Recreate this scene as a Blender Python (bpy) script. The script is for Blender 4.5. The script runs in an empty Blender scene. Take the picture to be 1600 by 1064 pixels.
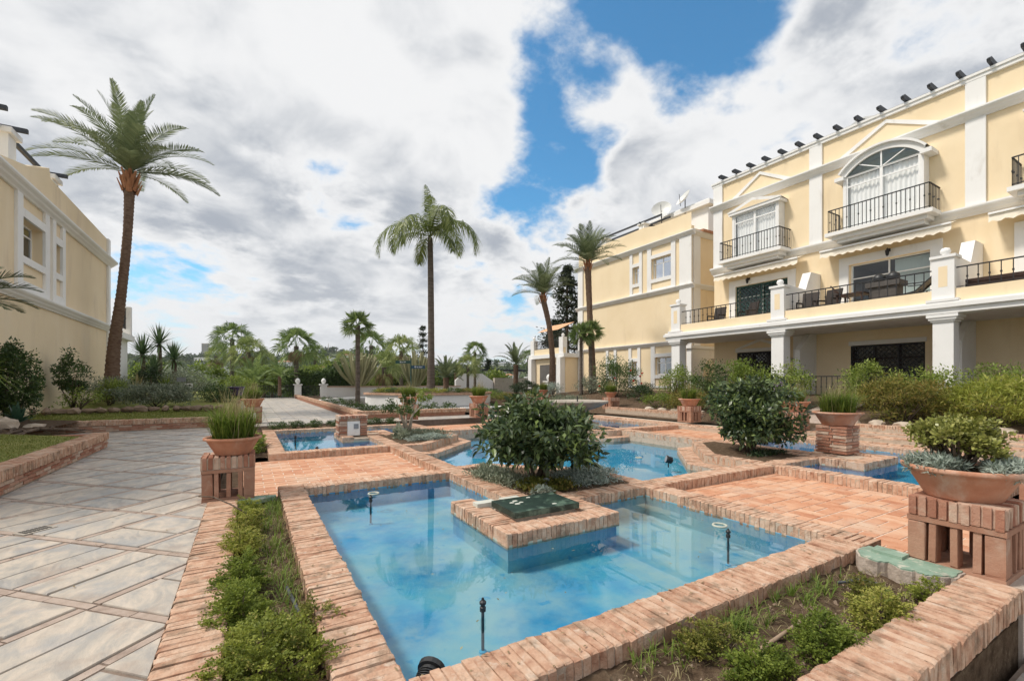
import bpy, bmesh, math, random
import numpy as np
from mathutils import Vector, Matrix

R = math.radians
rng = np.random.default_rng(7)
random.seed(7)
scene = bpy.context.scene
COL = scene.collection

# ------------------------------------------------------------------ camera
EYE = 1.3
YAW = math.atan(412 / 700)
SN, CS = math.sin(YAW), math.cos(YAW)
cam_d = bpy.data.cameras.new('camera')
cam = bpy.data.objects.new('camera', cam_d)
COL.objects.link(cam)
cam.location = (0, 0, EYE)
cam.rotation_euler = (R(90), 0, -YAW)
cam_d.sensor_width = 36
cam_d.lens = 700 / 1600 * 36
cam_d.shift_y = 65 / 1600
cam_d.clip_start = 0.05
cam_d.clip_end = 6000
scene.camera = cam

# ------------------------------------------------------------------ light
SUN_EL = 54
SUN_AZ = math.atan2(-0.93, 0.37)          # direction to the sun, measured from +Y towards +X
sun_dir = Vector((math.sin(SUN_AZ) * math.cos(R(SUN_EL)), math.cos(SUN_AZ) * math.cos(R(SUN_EL)), math.sin(R(SUN_EL))))
sl = bpy.data.lights.new('sun', 'SUN')
sl.energy = 2.0
sl.angle = R(10)
sl.color = (1.0, 0.93, 0.83)
so = bpy.data.objects.new('sun', sl)
COL.objects.link(so)
so.rotation_euler = (-sun_dir).to_track_quat('-Z', 'Y').to_euler()
so.location = (-20, 10, 40)

scene.view_settings.view_transform = 'Standard'
scene.view_settings.look = 'None'
scene.view_settings.gamma = 1
scene.view_settings.exposure = 0.78
try:
    scene.cycles.use_denoising = True
    scene.cycles.max_bounces = 8
    scene.cycles.transparent_max_bounces = 12
except Exception:
    pass


def px_dir(x, y):
    t = (x - 800) / 700; v = (597 - y) / 700
    d = Vector((SN + t * CS, CS - t * SN, v))
    return d.normalized()


# ------------------------------------------------------------------ sky: Nishita blue with broken cloud
world = bpy.data.worlds.new('World')
scene.world = world
world.use_nodes = True
nt = world.node_tree
for n in list(nt.nodes):
    nt.nodes.remove(n)
N = nt.nodes.new
L = nt.links.new


def val(node_tree, op, a, b=None, c=None, clamp=False):
    n = node_tree.nodes.new('ShaderNodeMath'); n.operation = op; n.use_clamp = clamp
    for i, s in enumerate((a, b, c)):
        if s is None:
            continue
        if isinstance(s, (int, float)):
            n.inputs[i].default_value = s
        else:
            node_tree.links.new(s, n.inputs[i])
    return n.outputs[0]


def smooth(node_tree, s, lo, hi, a=0.0, b=1.0):
    n = node_tree.nodes.new('ShaderNodeMapRange'); n.interpolation_type = 'SMOOTHSTEP'
    node_tree.links.new(s, n.inputs[0])
    n.inputs[1].default_value = lo; n.inputs[2].default_value = hi
    n.inputs[3].default_value = a; n.inputs[4].default_value = b
    return n.outputs[0]


out = N('ShaderNodeOutputWorld'); bg = N('ShaderNodeBackground')
L(bg.outputs[0], out.inputs[0])
bg.inputs[1].default_value = 0.088
sky = N('ShaderNodeTexSky'); sky.sky_type = 'NISHITA'; sky.sun_disc = False
sky.sun_elevation = R(SUN_EL); sky.sun_rotation = SUN_AZ
sky.air_density = 1.0; sky.dust_density = 0.6; sky.ozone_density = 2.2
tc = N('ShaderNodeTexCoord')
sep = N('ShaderNodeSeparateXYZ'); L(tc.outputs['Generated'], sep.inputs[0])
zc = val(nt, 'ADD', val(nt, 'MAXIMUM', sep.outputs[2], 0.0), 0.30)
comb = N('ShaderNodeCombineXYZ')
L(val(nt, 'DIVIDE', sep.outputs[0], zc), comb.inputs[0]); L(val(nt, 'DIVIDE', sep.outputs[1], zc), comb.inputs[1])
comb.inputs[2].default_value = 3.7


def wnoise(vec, scale, detail, rough, off=(0, 0, 0), dist=0.0):
    m = N('ShaderNodeMapping'); L(vec, m.inputs[0]); m.inputs[1].default_value = off
    n = N('ShaderNodeTexNoise'); L(m.outputs[0], n.inputs['Vector'])
    n.inputs['Scale'].default_value = scale; n.inputs['Detail'].default_value = detail
    n.inputs['Roughness'].default_value = rough; n.inputs['Distortion'].default_value = dist
    return n.outputs['Fac']


def lobe(x, y, inner, outer):
    """1 in a cone round the direction of the given picture point, 0 outside it (degrees)"""
    d = N('ShaderNodeVectorMath'); d.operation = 'DOT_PRODUCT'
    nrm = N('ShaderNodeVectorMath'); nrm.operation = 'NORMALIZE'; L(tc.outputs['Generated'], nrm.inputs[0])
    L(nrm.outputs[0], d.inputs[0]); d.inputs[1].default_value = px_dir(x, y)
    return smooth(nt, d.outputs['Value'], math.cos(R(outer)), math.cos(R(inner)))


n1 = wnoise(comb.outputs[0], 2.3, 9, 0.56, (1.3, 0.4, 0), 0.25)
n2 = wnoise(comb.outputs[0], 6.5, 7, 0.6, (4.1, 2.2, 0), 0.1)
dens = val(nt, 'ADD', val(nt, 'ADD', val(nt, 'MULTIPLY', n1, 1.1), val(nt, 'MULTIPLY', n2, 0.5)), -0.30)
cov = val(nt, 'ADD', dens, 0.15)
for (x, y, i, o, a) in [(850, 285, 1, 10, -0.25), (890, 205, 1, 8, -0.16), (1050, 70, 1, 12, -0.25), (1110, 20, 1, 9, -0.16), (870, 70, 1, 9, -0.17), (960, 40, 1, 7, -0.10),
                        (540, 300, 1, 6, -0.12), (1400, -40, 2, 12, -0.10), (935, 130, 1, 6, 0.16), (600, 200, 5, 18, 0.05), (300, 200, 8, 40, 0.12),
                        (1300, 200, 6, 22, 0.10), (260, 400, 1, 11, -0.20), (540, 330, 1, 8, -0.16), (700, 250, 1, 5, -0.08), (790, 320, 1, 5, -0.10), (985, 330, 2, 9, 0.14)]:
    cov = val(nt, 'ADD', cov, val(nt, 'MULTIPLY', lobe(x, y, i, o), a))
cloud = smooth(nt, cov, 0.42, 0.62)
thick = smooth(nt, cov, 0.58, 0.80)
# the shaded underside of the thick cloud
n3 = wnoise(comb.outputs[0], 1.5, 6, 0.5, (7.7, 1.1, 0), 0.2)
n4 = wnoise(comb.outputs[0], 3.6, 6, 0.55, (2.7, 5.1, 0), 0.4)
grey = val(nt, 'MULTIPLY', thick, smooth(nt, val(nt, 'ADD', val(nt, 'MULTIPLY', n3, 0.5), val(nt, 'MULTIPLY', n4, 0.5)), 0.41, 0.62), None, True)
cr = N('ShaderNodeMixRGB'); L(grey, cr.inputs[0])
cr.inputs[1].default_value = (6.0, 6.03, 6.08, 1); cr.inputs[2].default_value = (2.8, 3.05, 3.45, 1)
# blue a little deeper than the bare model, as between real clouds
bl = N('ShaderNodeMixRGB'); bl.blend_type = 'MULTIPLY'; bl.inputs[0].default_value = 1
L(sky.outputs[0], bl.inputs[1]); bl.inputs[2].default_value = (0.55, 1.10, 1.22, 1)
mx = N('ShaderNodeMixRGB'); L(cloud, mx.inputs[0]); L(bl.outputs[0], mx.inputs[1]); L(cr.outputs[0], mx.inputs[2])
# bright veil low over the horizon
hz = smooth(nt, sep.outputs[2], 0.0, 0.24, 0.85, 0.0)
mh = N('ShaderNodeMixRGB'); L(hz, mh.inputs[0]); L(mx.outputs[0], mh.inputs[1]); mh.inputs[2].default_value = (5.7, 5.78, 5.88, 1)
L(mh.outputs[0], bg.inputs[0])

# ------------------------------------------------------------------ materials
MATS = {}


def ramp(nt, fac, cols):
    r = nt.nodes.new('ShaderNodeValToRGB')
    el = r.color_ramp.elements
    while len(el) < len(cols):
        el.new(0.5)
    for i, c in enumerate(cols):
        if len(c) == 4:
            el[i].position = c[3]
        else:
            el[i].position = i / max(1, len(cols) - 1)
        el[i].color = (c[0], c[1], c[2], 1)
    nt.links.new(fac, r.inputs[0])
    return r.outputs[0]


def piece_random(nt):
    oi = nt.nodes.new('ShaderNodeObjectInfo')
    at = nt.nodes.new('ShaderNodeAttribute'); at.attribute_name = 'rnd'
    return val(nt, 'FRACT', val(nt, 'ADD', val(nt, 'MULTIPLY', oi.outputs['Random'], 0.999), at.outputs['Fac']))


def mat(name, cols, scale=4.0, detail=5, rough=0.8, bump=0.0, bscale=40.0, rnd=0.0, spec=0.3, stretch=(1, 1, 1), dirt=None, dirt2=None, dstretch=(1, 1, 1), distort=0.0, metal=0.0, contrast=1.0, nrough=0.6):
    m = bpy.data.materials.new(name); m.use_nodes = True
    nt = m.node_tree; b = nt.nodes['Principled BSDF']
    geo = nt.nodes.new('ShaderNodeNewGeometry')
    mp = nt.nodes.new('ShaderNodeMapping'); mp.inputs['Scale'].default_value = stretch
    nt.links.new(geo.outputs['Position'], mp.inputs[0])
    vec = mp.outputs[0]
    pr = None
    if rnd > 0:
        pr = piece_random(nt)
        ad = nt.nodes.new('ShaderNodeVectorMath'); ad.operation = 'ADD'
        cb = nt.nodes.new('ShaderNodeCombineXYZ')
        nt.links.new(val(nt, 'MULTIPLY', pr, 37.0), cb.inputs[0]); nt.links.new(val(nt, 'MULTIPLY', pr, 53.0), cb.inputs[2])
        nt.links.new(vec, ad.inputs[0]); nt.links.new(cb.outputs[0], ad.inputs[1]); vec = ad.outputs[0]
    tx = nt.nodes.new('ShaderNodeTexNoise'); nt.links.new(vec, tx.inputs['Vector'])
    tx.inputs['Scale'].default_value = scale; tx.inputs['Detail'].default_value = detail; tx.inputs['Roughness'].default_value = nrough; tx.inputs['Distortion'].default_value = distort
    f = tx.outputs['Fac']
    f = val(nt, 'ADD', val(nt, 'MULTIPLY', val(nt, 'SUBTRACT', f, 0.5), 2.0 * contrast), 0.5, None, True)
    if rnd > 0:
        f = val(nt, 'ADD', val(nt, 'MULTIPLY', f, 1 - rnd), val(nt, 'MULTIPLY', pr, rnd))
    c = ramp(nt, f, cols)
    for k_, dd_ in enumerate((dirt, dirt2)):
        if not dd_: continue
        dcol, dscale, lo, hi, amt = dd_
        t2 = nt.nodes.new('ShaderNodeTexNoise')
        m2 = nt.nodes.new('ShaderNodeMapping'); m2.inputs['Scale'].default_value = dstretch; m2.inputs['Location'].default_value = (9.1 * k_, 3.3 * k_, 0)
        nt.links.new(geo.outputs['Position'], m2.inputs[0]); nt.links.new(m2.outputs[0], t2.inputs['Vector'])
        t2.inputs['Scale'].default_value = dscale; t2.inputs['Detail'].default_value = 7; t2.inputs['Roughness'].default_value = 0.65
        mi = nt.nodes.new('ShaderNodeMixRGB')
        nt.links.new(smooth(nt, t2.outputs['Fac'], lo, hi, 0, amt), mi.inputs[0])
        nt.links.new(c, mi.inputs[1]); mi.inputs[2].default_value = (*dcol, 1); c = mi.outputs[0]
    nt.links.new(c, b.inputs['Base Color'])
    b.inputs['Roughness'].default_value = rough; b.inputs['Specular IOR Level'].default_value = spec; b.inputs['Metallic'].default_value = metal
    if bump > 0:
        t3 = nt.nodes.new('ShaderNodeTexNoise'); nt.links.new(vec, t3.inputs['Vector'])
        t3.inputs['Scale'].default_value = bscale; t3.inputs['Detail'].default_value = 6; t3.inputs['Roughness'].default_value = 0.65
        bp = nt.nodes.new('ShaderNodeBump'); bp.inputs['Strength'].default_value = bump; bp.inputs['Distance'].default_value = 0.02
        nt.links.new(t3.outputs['Fac'], bp.inputs['Height']); nt.links.new(bp.outputs[0], b.inputs['Normal'])
    MATS[name] = m
    return m


def leafmat(name, cols, trans=0.35, rough=0.5, spec=0.35):
    m = bpy.data.materials.new(name); m.use_nodes = True
    nt = m.node_tree; b = nt.nodes['Principled BSDF']
    pr = piece_random(nt)
    c = ramp(nt, pr, cols)
    nt.links.new(c, b.inputs['Base Color']); b.inputs['Roughness'].default_value = rough; b.inputs['Specular IOR Level'].default_value = spec
    tr = nt.nodes.new('ShaderNodeBsdfTranslucent'); nt.links.new(c, tr.inputs[0])
    mi = nt.nodes.new('ShaderNodeMixShader'); mi.inputs[0].default_value = trans
    nt.links.new(b.outputs[0], mi.inputs[1]); nt.links.new(tr.outputs[0], mi.inputs[2])
    nt.links.new(mi.outputs[0], nt.nodes['Material Output'].inputs[0])
    MATS[name] = m
    return m


# masonry
mat('brick', [(.33, .165, .105, 0), (.48, .28, .19, .25), (.575, .37, .26, .5), (.63, .45, .335, .8), (.63, .495, .39, 1)], scale=11, rnd=.36, rough=.95, bump=.8, bscale=45,
    dirt=((.24, .175, .125), 6, .49, .68, .75), dirt2=((.66, .58, .48), 11, .56, .72, .6), contrast=1.5, spec=.06)
mat('brick_red', [(.27, .115, .075, 0), (.38, .185, .125, .35), (.46, .27, .195, .6), (.54, .40, .31, .8), (.60, .50, .41, 1)], scale=12, rnd=.68, rough=.92, bump=.5, bscale=60,
    dirt=((.55, .46, .36), 9, .57, .72, .5), spec=.1)
mat('mortar', [(.38, .29, .22), (.52, .42, .33), (.46, .35, .27)], scale=14, rough=.95, bump=.6, bscale=70, dirt=((.12, .10, .08), 5, .5, .75, .5), spec=.1)
mat('plaster_rough', [(.40, .33, .28), (.52, .44, .37), (.46, .39, .34)], scale=4, rough=.95, bump=.8, bscale=25, dirt=((.14, .11, .09), 3, .5, .7, .6), spec=.1)
mat('terracotta', [(.40, .165, .095), (.50, .235, .145), (.56, .31, .21)], scale=6, rnd=.25, rough=.8, bump=.25, bscale=50, dirt=((.62, .52, .43), 4, .50, .72, .6), dirt2=((.24, .13, .08), 2.5, .55, .75, .5), dstretch=(1, 1, .5), spec=.2)
mat('terracotta_dark', [(.27, .13, .085), (.37, .20, .135), (.45, .28, .20)], scale=8, rnd=.4, rough=.85, bump=.3, bscale=60, dirt=((.5, .42, .34), 6, .55, .75, .45), spec=.2)
mat('tile', [(.40, .16, .085, 0), (.54, .26, .15, .35), (.61, .345, .215, .65), (.66, .44, .305, 1)], scale=5, rnd=.5, rough=.7, bump=.25, bscale=30, dirt=((.56, .44, .34), 1.6, .48, .70, .55), spec=.3, contrast=1.3)
mat('tile_joint', [(.62, .49, .39), (.70, .59, .49)], scale=8, rough=.95, bump=.3, spec=.1)
mat('slab', [(.25, .24, .225, 0), (.35, .325, .295, .3), (.435, .39, .335, .55), (.51, .44, .365, .8), (.57, .49, .405, 1)], scale=2.6, rnd=.42, rough=.5, bump=.35, bscale=12, stretch=(1.9, .9, 1), distort=1.6,
    dirt=((.33, .255, .205), 3.1, .50, .70, .6), dirt2=((.29, .30, .31), 1.9, .48, .66, .6), spec=.4, contrast=2.2, detail=8, nrough=.68)
mat('slab_joint', [(.17, .13, .105), (.27, .21, .17)], scale=10, rough=.95, bump=.5, spec=.1)
mat('strip', [(.31, .235, .19), (.42, .335, .28), (.50, .42, .36)], scale=9, rnd=.4, rough=.85, bump=.4, bscale=50, dirt=((.22, .16, .13), 8, .52, .7, .6), spec=.15)
mat('soil', [(.05, .033, .022), (.11, .075, .05), (.17, .125, .085)], scale=14, rough=1, bump=1.0, bscale=45, dirt=((.24, .19, .13), 30, .58, .7, .6), spec=.05)
mat('lawn', [(.14, .17, .045), (.24, .25, .08), (.34, .31, .13)], scale=3, rough=1, bump=.6, bscale=60, spec=.05)
mat('ground', [(.08, .11, .035), (.13, .15, .06), (.22, .20, .11)], scale=.5, rough=1, bump=.4, bscale=8, spec=.05)
mat('stone', [(.22, .19, .16), (.38, .34, .29), (.52, .46, .38)], scale=5, rnd=.4, rough=.9, bump=.7, bscale=18, spec=.15)
mat('rock', [(.28, .22, .17), (.48, .40, .32), (.62, .55, .46)], scale=4, rnd=.3, rough=.95, bump=.9, bscale=14, spec=.1)
# building
mat('yellow', [(.79, .64, .425), (.83, .68, .465), (.86, .715, .50)], scale=.9, rough=.9, bump=.10, bscale=60, dirt=((.62, .49, .33), 1.6, .54, .82, .5), dirt2=((.88, .76, .56), .7, .52, .7, .5), dstretch=(1, 1, .22), spec=.1)
mat('yellow_tan', [(.76, .625, .43), (.79, .655, .46), (.82, .69, .50)], scale=.7, rough=.9, bump=.10, bscale=60, dirt=((.57, .45, .32), 1.4, .50, .78, .55), dirt2=((.84, .72, .55), .6, .52, .7, .5), dstretch=(1, 1, .25), spec=.1)
mat('white', [(.77, .76, .745), (.83, .825, .81)], scale=1.2, rough=.8, bump=.03, bscale=80, dirt=((.50, .46, .41), 2.6, .56, .80, .5), dstretch=(1, 1, .35), spec=.2)
mat('white_paint', [(.80, .80, .79), (.84, .84, .83)], scale=3, rough=.45, spec=.4)
mat('curtain', [(.84, .84, .83), (.88, .88, .87)], scale=3, rough=.9, stretch=(1, 9, .3), spec=.1)
mat('iron', [(.012, .012, .014), (.03, .03, .032)], scale=20, rough=.5, spec=.4)
mat('dark_wood', [(.035, .02, .016), (.065, .035, .025)], scale=10, rough=.6, spec=.3)
mat('pergola', [(.03, .033, .04), (.06, .065, .075)], scale=8, rough=.6, spec=.35)
mat('wicker', [(.018, .013, .011), (.05, .037, .03)], scale=60, rough=.6, spec=.3)
mat('cover_grey', [(.07, .065, .06), (.11, .10, .095)], scale=6, rough=.8, spec=.2)
mat('awning', [(.78, .70, .58), (.84, .78, .67)], scale=4, rough=.9, spec=.1)
mat('awning_orange', [(.60, .33, .18), (.68, .42, .26)], scale=4, rough=.9, spec=.1)
mat('roof_tile', [(.36, .17, .10), (.50, .27, .17)], scale=8, rough=.9, spec=.1)
mat('slate', [(.20, .22, .25), (.30, .32, .35)], scale=3, rough=.5, spec=.4)
mat('dish', [(.62, .62, .60), (.72, .72, .70)], scale=5, rough=.4, spec=.4)
mat('green_lid', [(.010, .022, .018), (.018, .036, .028), (.04, .08, .055)], scale=7, rough=.5, bump=.06, bscale=60, dirt=((.13, .20, .15), 5, .5, .62, .7), spec=.4)
mat('green_paint', [(.17, .26, .20), (.24, .34, .265), (.30, .39, .31)], scale=9, rough=.85, bump=.2, bscale=50, dirt=((.52, .50, .42), 10, .52, .62, .8), dirt2=((.16, .13, .10), 4, .52, .7, .6), spec=.15)
mat('pale_patch', [(.5, .52, .46), (.6, .6, .54)], scale=20, rough=.8)
mat('black_plastic', [(.008, .008, .009), (.028, .03, .032)], scale=30, rough=.45, spec=.5)
mat('hose', [(.05, .055, .062), (.09, .095, .105)], scale=10, rough=.5)
mat('twig', [(.22, .15, .10), (.34, .25, .18)], scale=12, rough=.9)
mat('steel', [(.35, .36, .36), (.5, .5, .5)], scale=10, rough=.35, metal=.8)
mat('lamp_glass', [(.55, .50, .40), (.65, .6, .5)], scale=6, rough=.3)
mat('sign_blue', [(.015, .055, .10), (.02, .075, .13)], scale=8, rough=.5, spec=.4)
mat('sign_green', [(.012, .05, .045), (.02, .075, .065)], scale=8, rough=.5, spec=.4)
mat('sign_white', [(.72, .73, .72), (.8, .8, .8)], scale=8, rough=.5)
mat('purple_glaze', [(.02, .012, .045), (.05, .03, .10)], scale=6, rough=.15, spec=.6)
mat('red_cap', [(.5, .10, .05), (.62, .16, .08)], scale=6, rough=.6)
# trunks
mat('trunk_date', [(.085, .055, .04, 0), (.16, .105, .075, .45), (.24, .17, .125, 1)], scale=7, rough=.95, bump=1.0, bscale=16, stretch=(1, 1, 2.6), spec=.05)
mat('trunk_ring', [(.07, .055, .045), (.14, .115, .095), (.20, .17, .145)], scale=3.2, rough=.95, bump=.5, bscale=9, stretch=(.6, .6, 5), spec=.05)
mat('boots', [(.22, .09, .045), (.36, .165, .085), (.46, .25, .14)], scale=9, rnd=.5, rough=.9, bump=.5, spec=.1)
mat('bark', [(.07, .05, .038), (.14, .105, .08), (.22, .175, .14)], scale=9, rough=.95, bump=.8, bscale=25, stretch=(1, 1, .4), spec=.05)
mat('stem_pale', [(.34, .28, .22), (.48, .42, .34)], scale=9, rough=.9)
# leaves
leafmat('leaf_date', [(.085, .115, .055), (.15, .19, .09), (.25, .29, .15)], .3, .5)
leafmat('leaf_queen', [(.09, .125, .03), (.165, .215, .055), (.29, .33, .10)], .4, .45)
leafmat('leaf_fan', [(.08, .13, .04), (.16, .23, .07), (.29, .36, .12)], .4, .45)
leafmat('leaf_fan_pale', [(.17, .22, .07), (.27, .33, .11), (.40, .43, .18)], .4, .5)
leafmat('leaf_dead', [(.22, .16, .085), (.34, .26, .15)], .2, .8)
leafmat('leaf_glossy', [(.03, .05, .02, 0), (.06, .095, .035, .5), (.11, .15, .055, .8), (.20, .27, .07, 1)], .2, .36, .5)
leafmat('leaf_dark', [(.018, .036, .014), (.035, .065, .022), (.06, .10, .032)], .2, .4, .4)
leafmat('leaf_hedge', [(.04, .075, .022), (.075, .125, .035), (.13, .19, .055)], .3, .45)
leafmat('leaf_moss', [(.10, .13, .02), (.21, .25, .036), (.33, .36, .06), (.42, .38, .11)], .35, .6)
leafmat('leaf_moss_bright', [(.08, .125, .018), (.18, .235, .034), (.31, .36, .065)], .4, .6)
leafmat('leaf_olive', [(.085, .095, .016), (.16, .17, .03), (.24, .245, .05), (.31, .22, .065)], .35, .6)
leafmat('leaf_lime', [(.10, .15, .025), (.20, .27, .045), (.33, .39, .09)], .4, .5)
leafmat('leaf_silver', [(.20, .25, .20), (.33, .39, .33), (.48, .53, .47)], .2, .7)
leafmat('leaf_greygreen', [(.13, .165, .105), (.23, .265, .185), (.36, .39, .29)], .25, .7)
leafmat('leaf_jade', [(.16, .18, .04), (.27, .285, .065), (.42, .41, .13)], .2, .35, .5)
leafmat('leaf_dry', [(.22, .18, .075), (.36, .31, .15), (.48, .42, .24)], .35, .7)
leafmat('leaf_yucca', [(.035, .07, .03), (.07, .12, .05), (.15, .21, .10)], .2, .4, .4)
leafmat('leaf_agave', [(.03, .075, .045), (.05, .11, .065)], .15, .45)
leafmat('leaf_conifer', [(.016, .026, .014), (.03, .045, .022), (.055, .07, .034)], .15, .6)
leafmat('leaf_grass', [(.08, .14, .02), (.16, .235, .035), (.27, .33, .07)], .4, .55)
leafmat('leaf_lawn', [(.13, .17, .03), (.24, .27, .06), (.36, .34, .12)], .4, .6)
leafmat('leaf_cactus', [(.20, .20, .105), (.29, .285, .155), (.38, .36, .21)], .05, .6)
leafmat('leaf_far', [(.04, .065, .03), (.07, .10, .045), (.115, .145, .065)], .2, .8, .1)
leafmat('petal_red', [(.55, .03, .015), (.65, .08, .02)], .3, .5)
leafmat('petal_purple', [(.26, .17, .36), (.42, .32, .52)], .4, .5)
leafmat('petal_white', [(.7, .68, .66), (.8, .78, .78)], .4, .5)


def glassmat(name, col, rough=0.03, alpha=0.55):
    m = bpy.data.materials.new(name); m.use_nodes = True
    nt = m.node_tree; nt.nodes.remove(nt.nodes['Principled BSDF'])
    fr = nt.nodes.new('ShaderNodeFresnel'); fr.inputs[0].default_value = 1.5
    tr = nt.nodes.new('ShaderNodeBsdfTransparent'); tr.inputs[0].default_value = (*col, 1)
    gl = nt.nodes.new('ShaderNodeBsdfGlossy'); gl.inputs['Roughness'].default_value = rough
    gl.inputs[0].default_value = (.95, .97, 1, 1)
    mi = nt.nodes.new('ShaderNodeMixShader')
    nt.links.new(val(nt, 'ADD', val(nt, 'MULTIPLY', fr.outputs[0], 0.95), 0.02, None, True), mi.inputs[0])
    nt.links.new(tr.outputs[0], mi.inputs[1]); nt.links.new(gl.outputs[0], mi.inputs[2])
    nt.links.new(mi.outputs[0], nt.nodes['Material Output'].inputs[0])
    MATS[name] = m


glassmat('glass', (.72, .80, .80))
glassmat('glass_clear', (.97, .98, .98))


def watermat(name, tint, ripple=0.02, ior=1.4, scale=3.0):
    m = bpy.data.materials.new(name); m.use_nodes = True
    nt = m.node_tree; nt.nodes.remove(nt.nodes['Principled BSDF'])
    geo = nt.nodes.new('ShaderNodeNewGeometry')
    tx = nt.nodes.new('ShaderNodeTexNoise'); nt.links.new(geo.outputs['Position'], tx.inputs['Vector'])
    tx.inputs['Scale'].default_value = scale; tx.inputs['Detail'].default_value = 3
    t2 = nt.nodes.new('ShaderNodeTexNoise'); nt.links.new(geo.outputs['Position'], t2.inputs['Vector'])
    t2.inputs['Scale'].default_value = .9; t2.inputs['Detail'].default_value = 1
    bp = nt.nodes.new('ShaderNodeBump'); bp.inputs['Distance'].default_value = 0.02
    nt.links.new(val(nt, 'MULTIPLY', smooth(nt, t2.outputs['Fac'], .5, .68), ripple), bp.inputs['Strength'])
    nt.links.new(tx.outputs['Fac'], bp.inputs['Height'])
    fr = nt.nodes.new('ShaderNodeFresnel'); fr.inputs[0].default_value = ior
    nt.links.new(bp.outputs[0], fr.inputs['Normal'])
    tr = nt.nodes.new('ShaderNodeBsdfTransparent'); tr.inputs[0].default_value = (*tint, 1)
    gl = nt.nodes.new('ShaderNodeBsdfGlossy'); gl.inputs['Roughness'].default_value = 0.012; nt.links.new(bp.outputs[0], gl.inputs['Normal'])
    mi = nt.nodes.new('ShaderNodeMixShader'); nt.links.new(fr.outputs[0], mi.inputs[0])
    nt.links.new(tr.outputs[0], mi.inputs[1]); nt.links.new(gl.outputs[0], mi.inputs[2])
    nt.links.new(mi.outputs[0], nt.nodes['Material Output'].inputs[0])
    MATS[name] = m


watermat('water', (.88, .96, .97), .05, 1.58)
watermat('water_far', (.75, .88, .92), .25, 1.45, 2.0)
mat('pool_paint', [(.018, .25, .48, 0), (.035, .33, .59, .35), (.08, .42, .62, .6), (.19, .49, .59, 1)], scale=1.3, detail=8, rough=.6, spec=.2, contrast=1.4,
    dirt=((.41, .56, .55), .80, .40, .64, .74), dirt2=((.03, .32, .58), 5, .60, .68, .7))
mat('pool_paint_blue', [(.03, .33, .58), (.06, .41, .64), (.12, .48, .66)], scale=1.5, detail=6, rough=.6, spec=.2, dirt=((.25, .42, .55), 2.2, .52, .7, .5))
mat('pool_side', [(.015, .21, .38, 0), (.03, .29, .50, .5), (.09, .38, .52, 1)], scale=2.5, detail=7, rough=.6, spec=.2, contrast=1.3, dirt=((.30, .38, .36), 3, .55, .75, .5), dstretch=(1, 1, .4))
mat('pool_grey', [(.22, .27, .32), (.32, .37, .42)], scale=1.5, rough=.6)
mat('pool_edge', [(.55, .53, .44), (.38, .42, .36)], scale=12, rough=.9, bump=.4)

# ------------------------------------------------------------------ geometry helpers
WLOC = {}


def link(o, parent=None):
    COL.objects.link(o)
    if parent is not None:
        o.parent = parent
    return o


def tag(o, label=None, cat=None, group=None, kind=None):
    if label: o['label'] = label
    if cat: o['category'] = cat
    if group: o['group'] = group
    if kind: o['kind'] = kind
    return o


def thing(name, loc, label, cat, group=None, kind=None, rz=0.0):
    o = bpy.data.objects.new(name, None); o.empty_display_size = .2
    o.location = loc; o.rotation_euler = (0, 0, rz)
    link(o); WLOC[o.name] = Vector(loc)
    return tag(o, label, cat, group, kind)


def mesh_np(name, V, faces, rnd=None, smooth_shade=False):
    """faces: list of equal-length index arrays (each an (n,k) array) or python lists"""
    me = bpy.data.meshes.new(name)
    V = np.asarray(V, dtype=np.float32)
    if isinstance(faces, np.ndarray):
        faces = [faces]
    me.vertices.add(len(V)); me.vertices.foreach_set('co', V.ravel())
    nl = sum(f.size for f in faces); nf = sum(len(f) for f in faces)
    me.loops.add(nl); me.polygons.add(nf)
    me.loops.foreach_set('vertex_index', np.concatenate([f.ravel() for f in faces]).astype(np.int32))
    st = []; p = 0
    for f in faces:
        k = f.shape[1]; st.append(p + np.arange(len(f)) * k); p += f.size
    me.polygons.foreach_set('loop_start', np.concatenate(st).astype(np.int32))
    if smooth_shade:
        me.polygons.foreach_set('use_smooth', np.ones(nf, dtype=bool))
    if rnd is not None:
        at = me.attributes.new('rnd', 'FLOAT', 'FACE'); at.data.foreach_set('value', np.asarray(rnd, dtype=np.float32))
    me.update(calc_edges=True)
    return me


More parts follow.
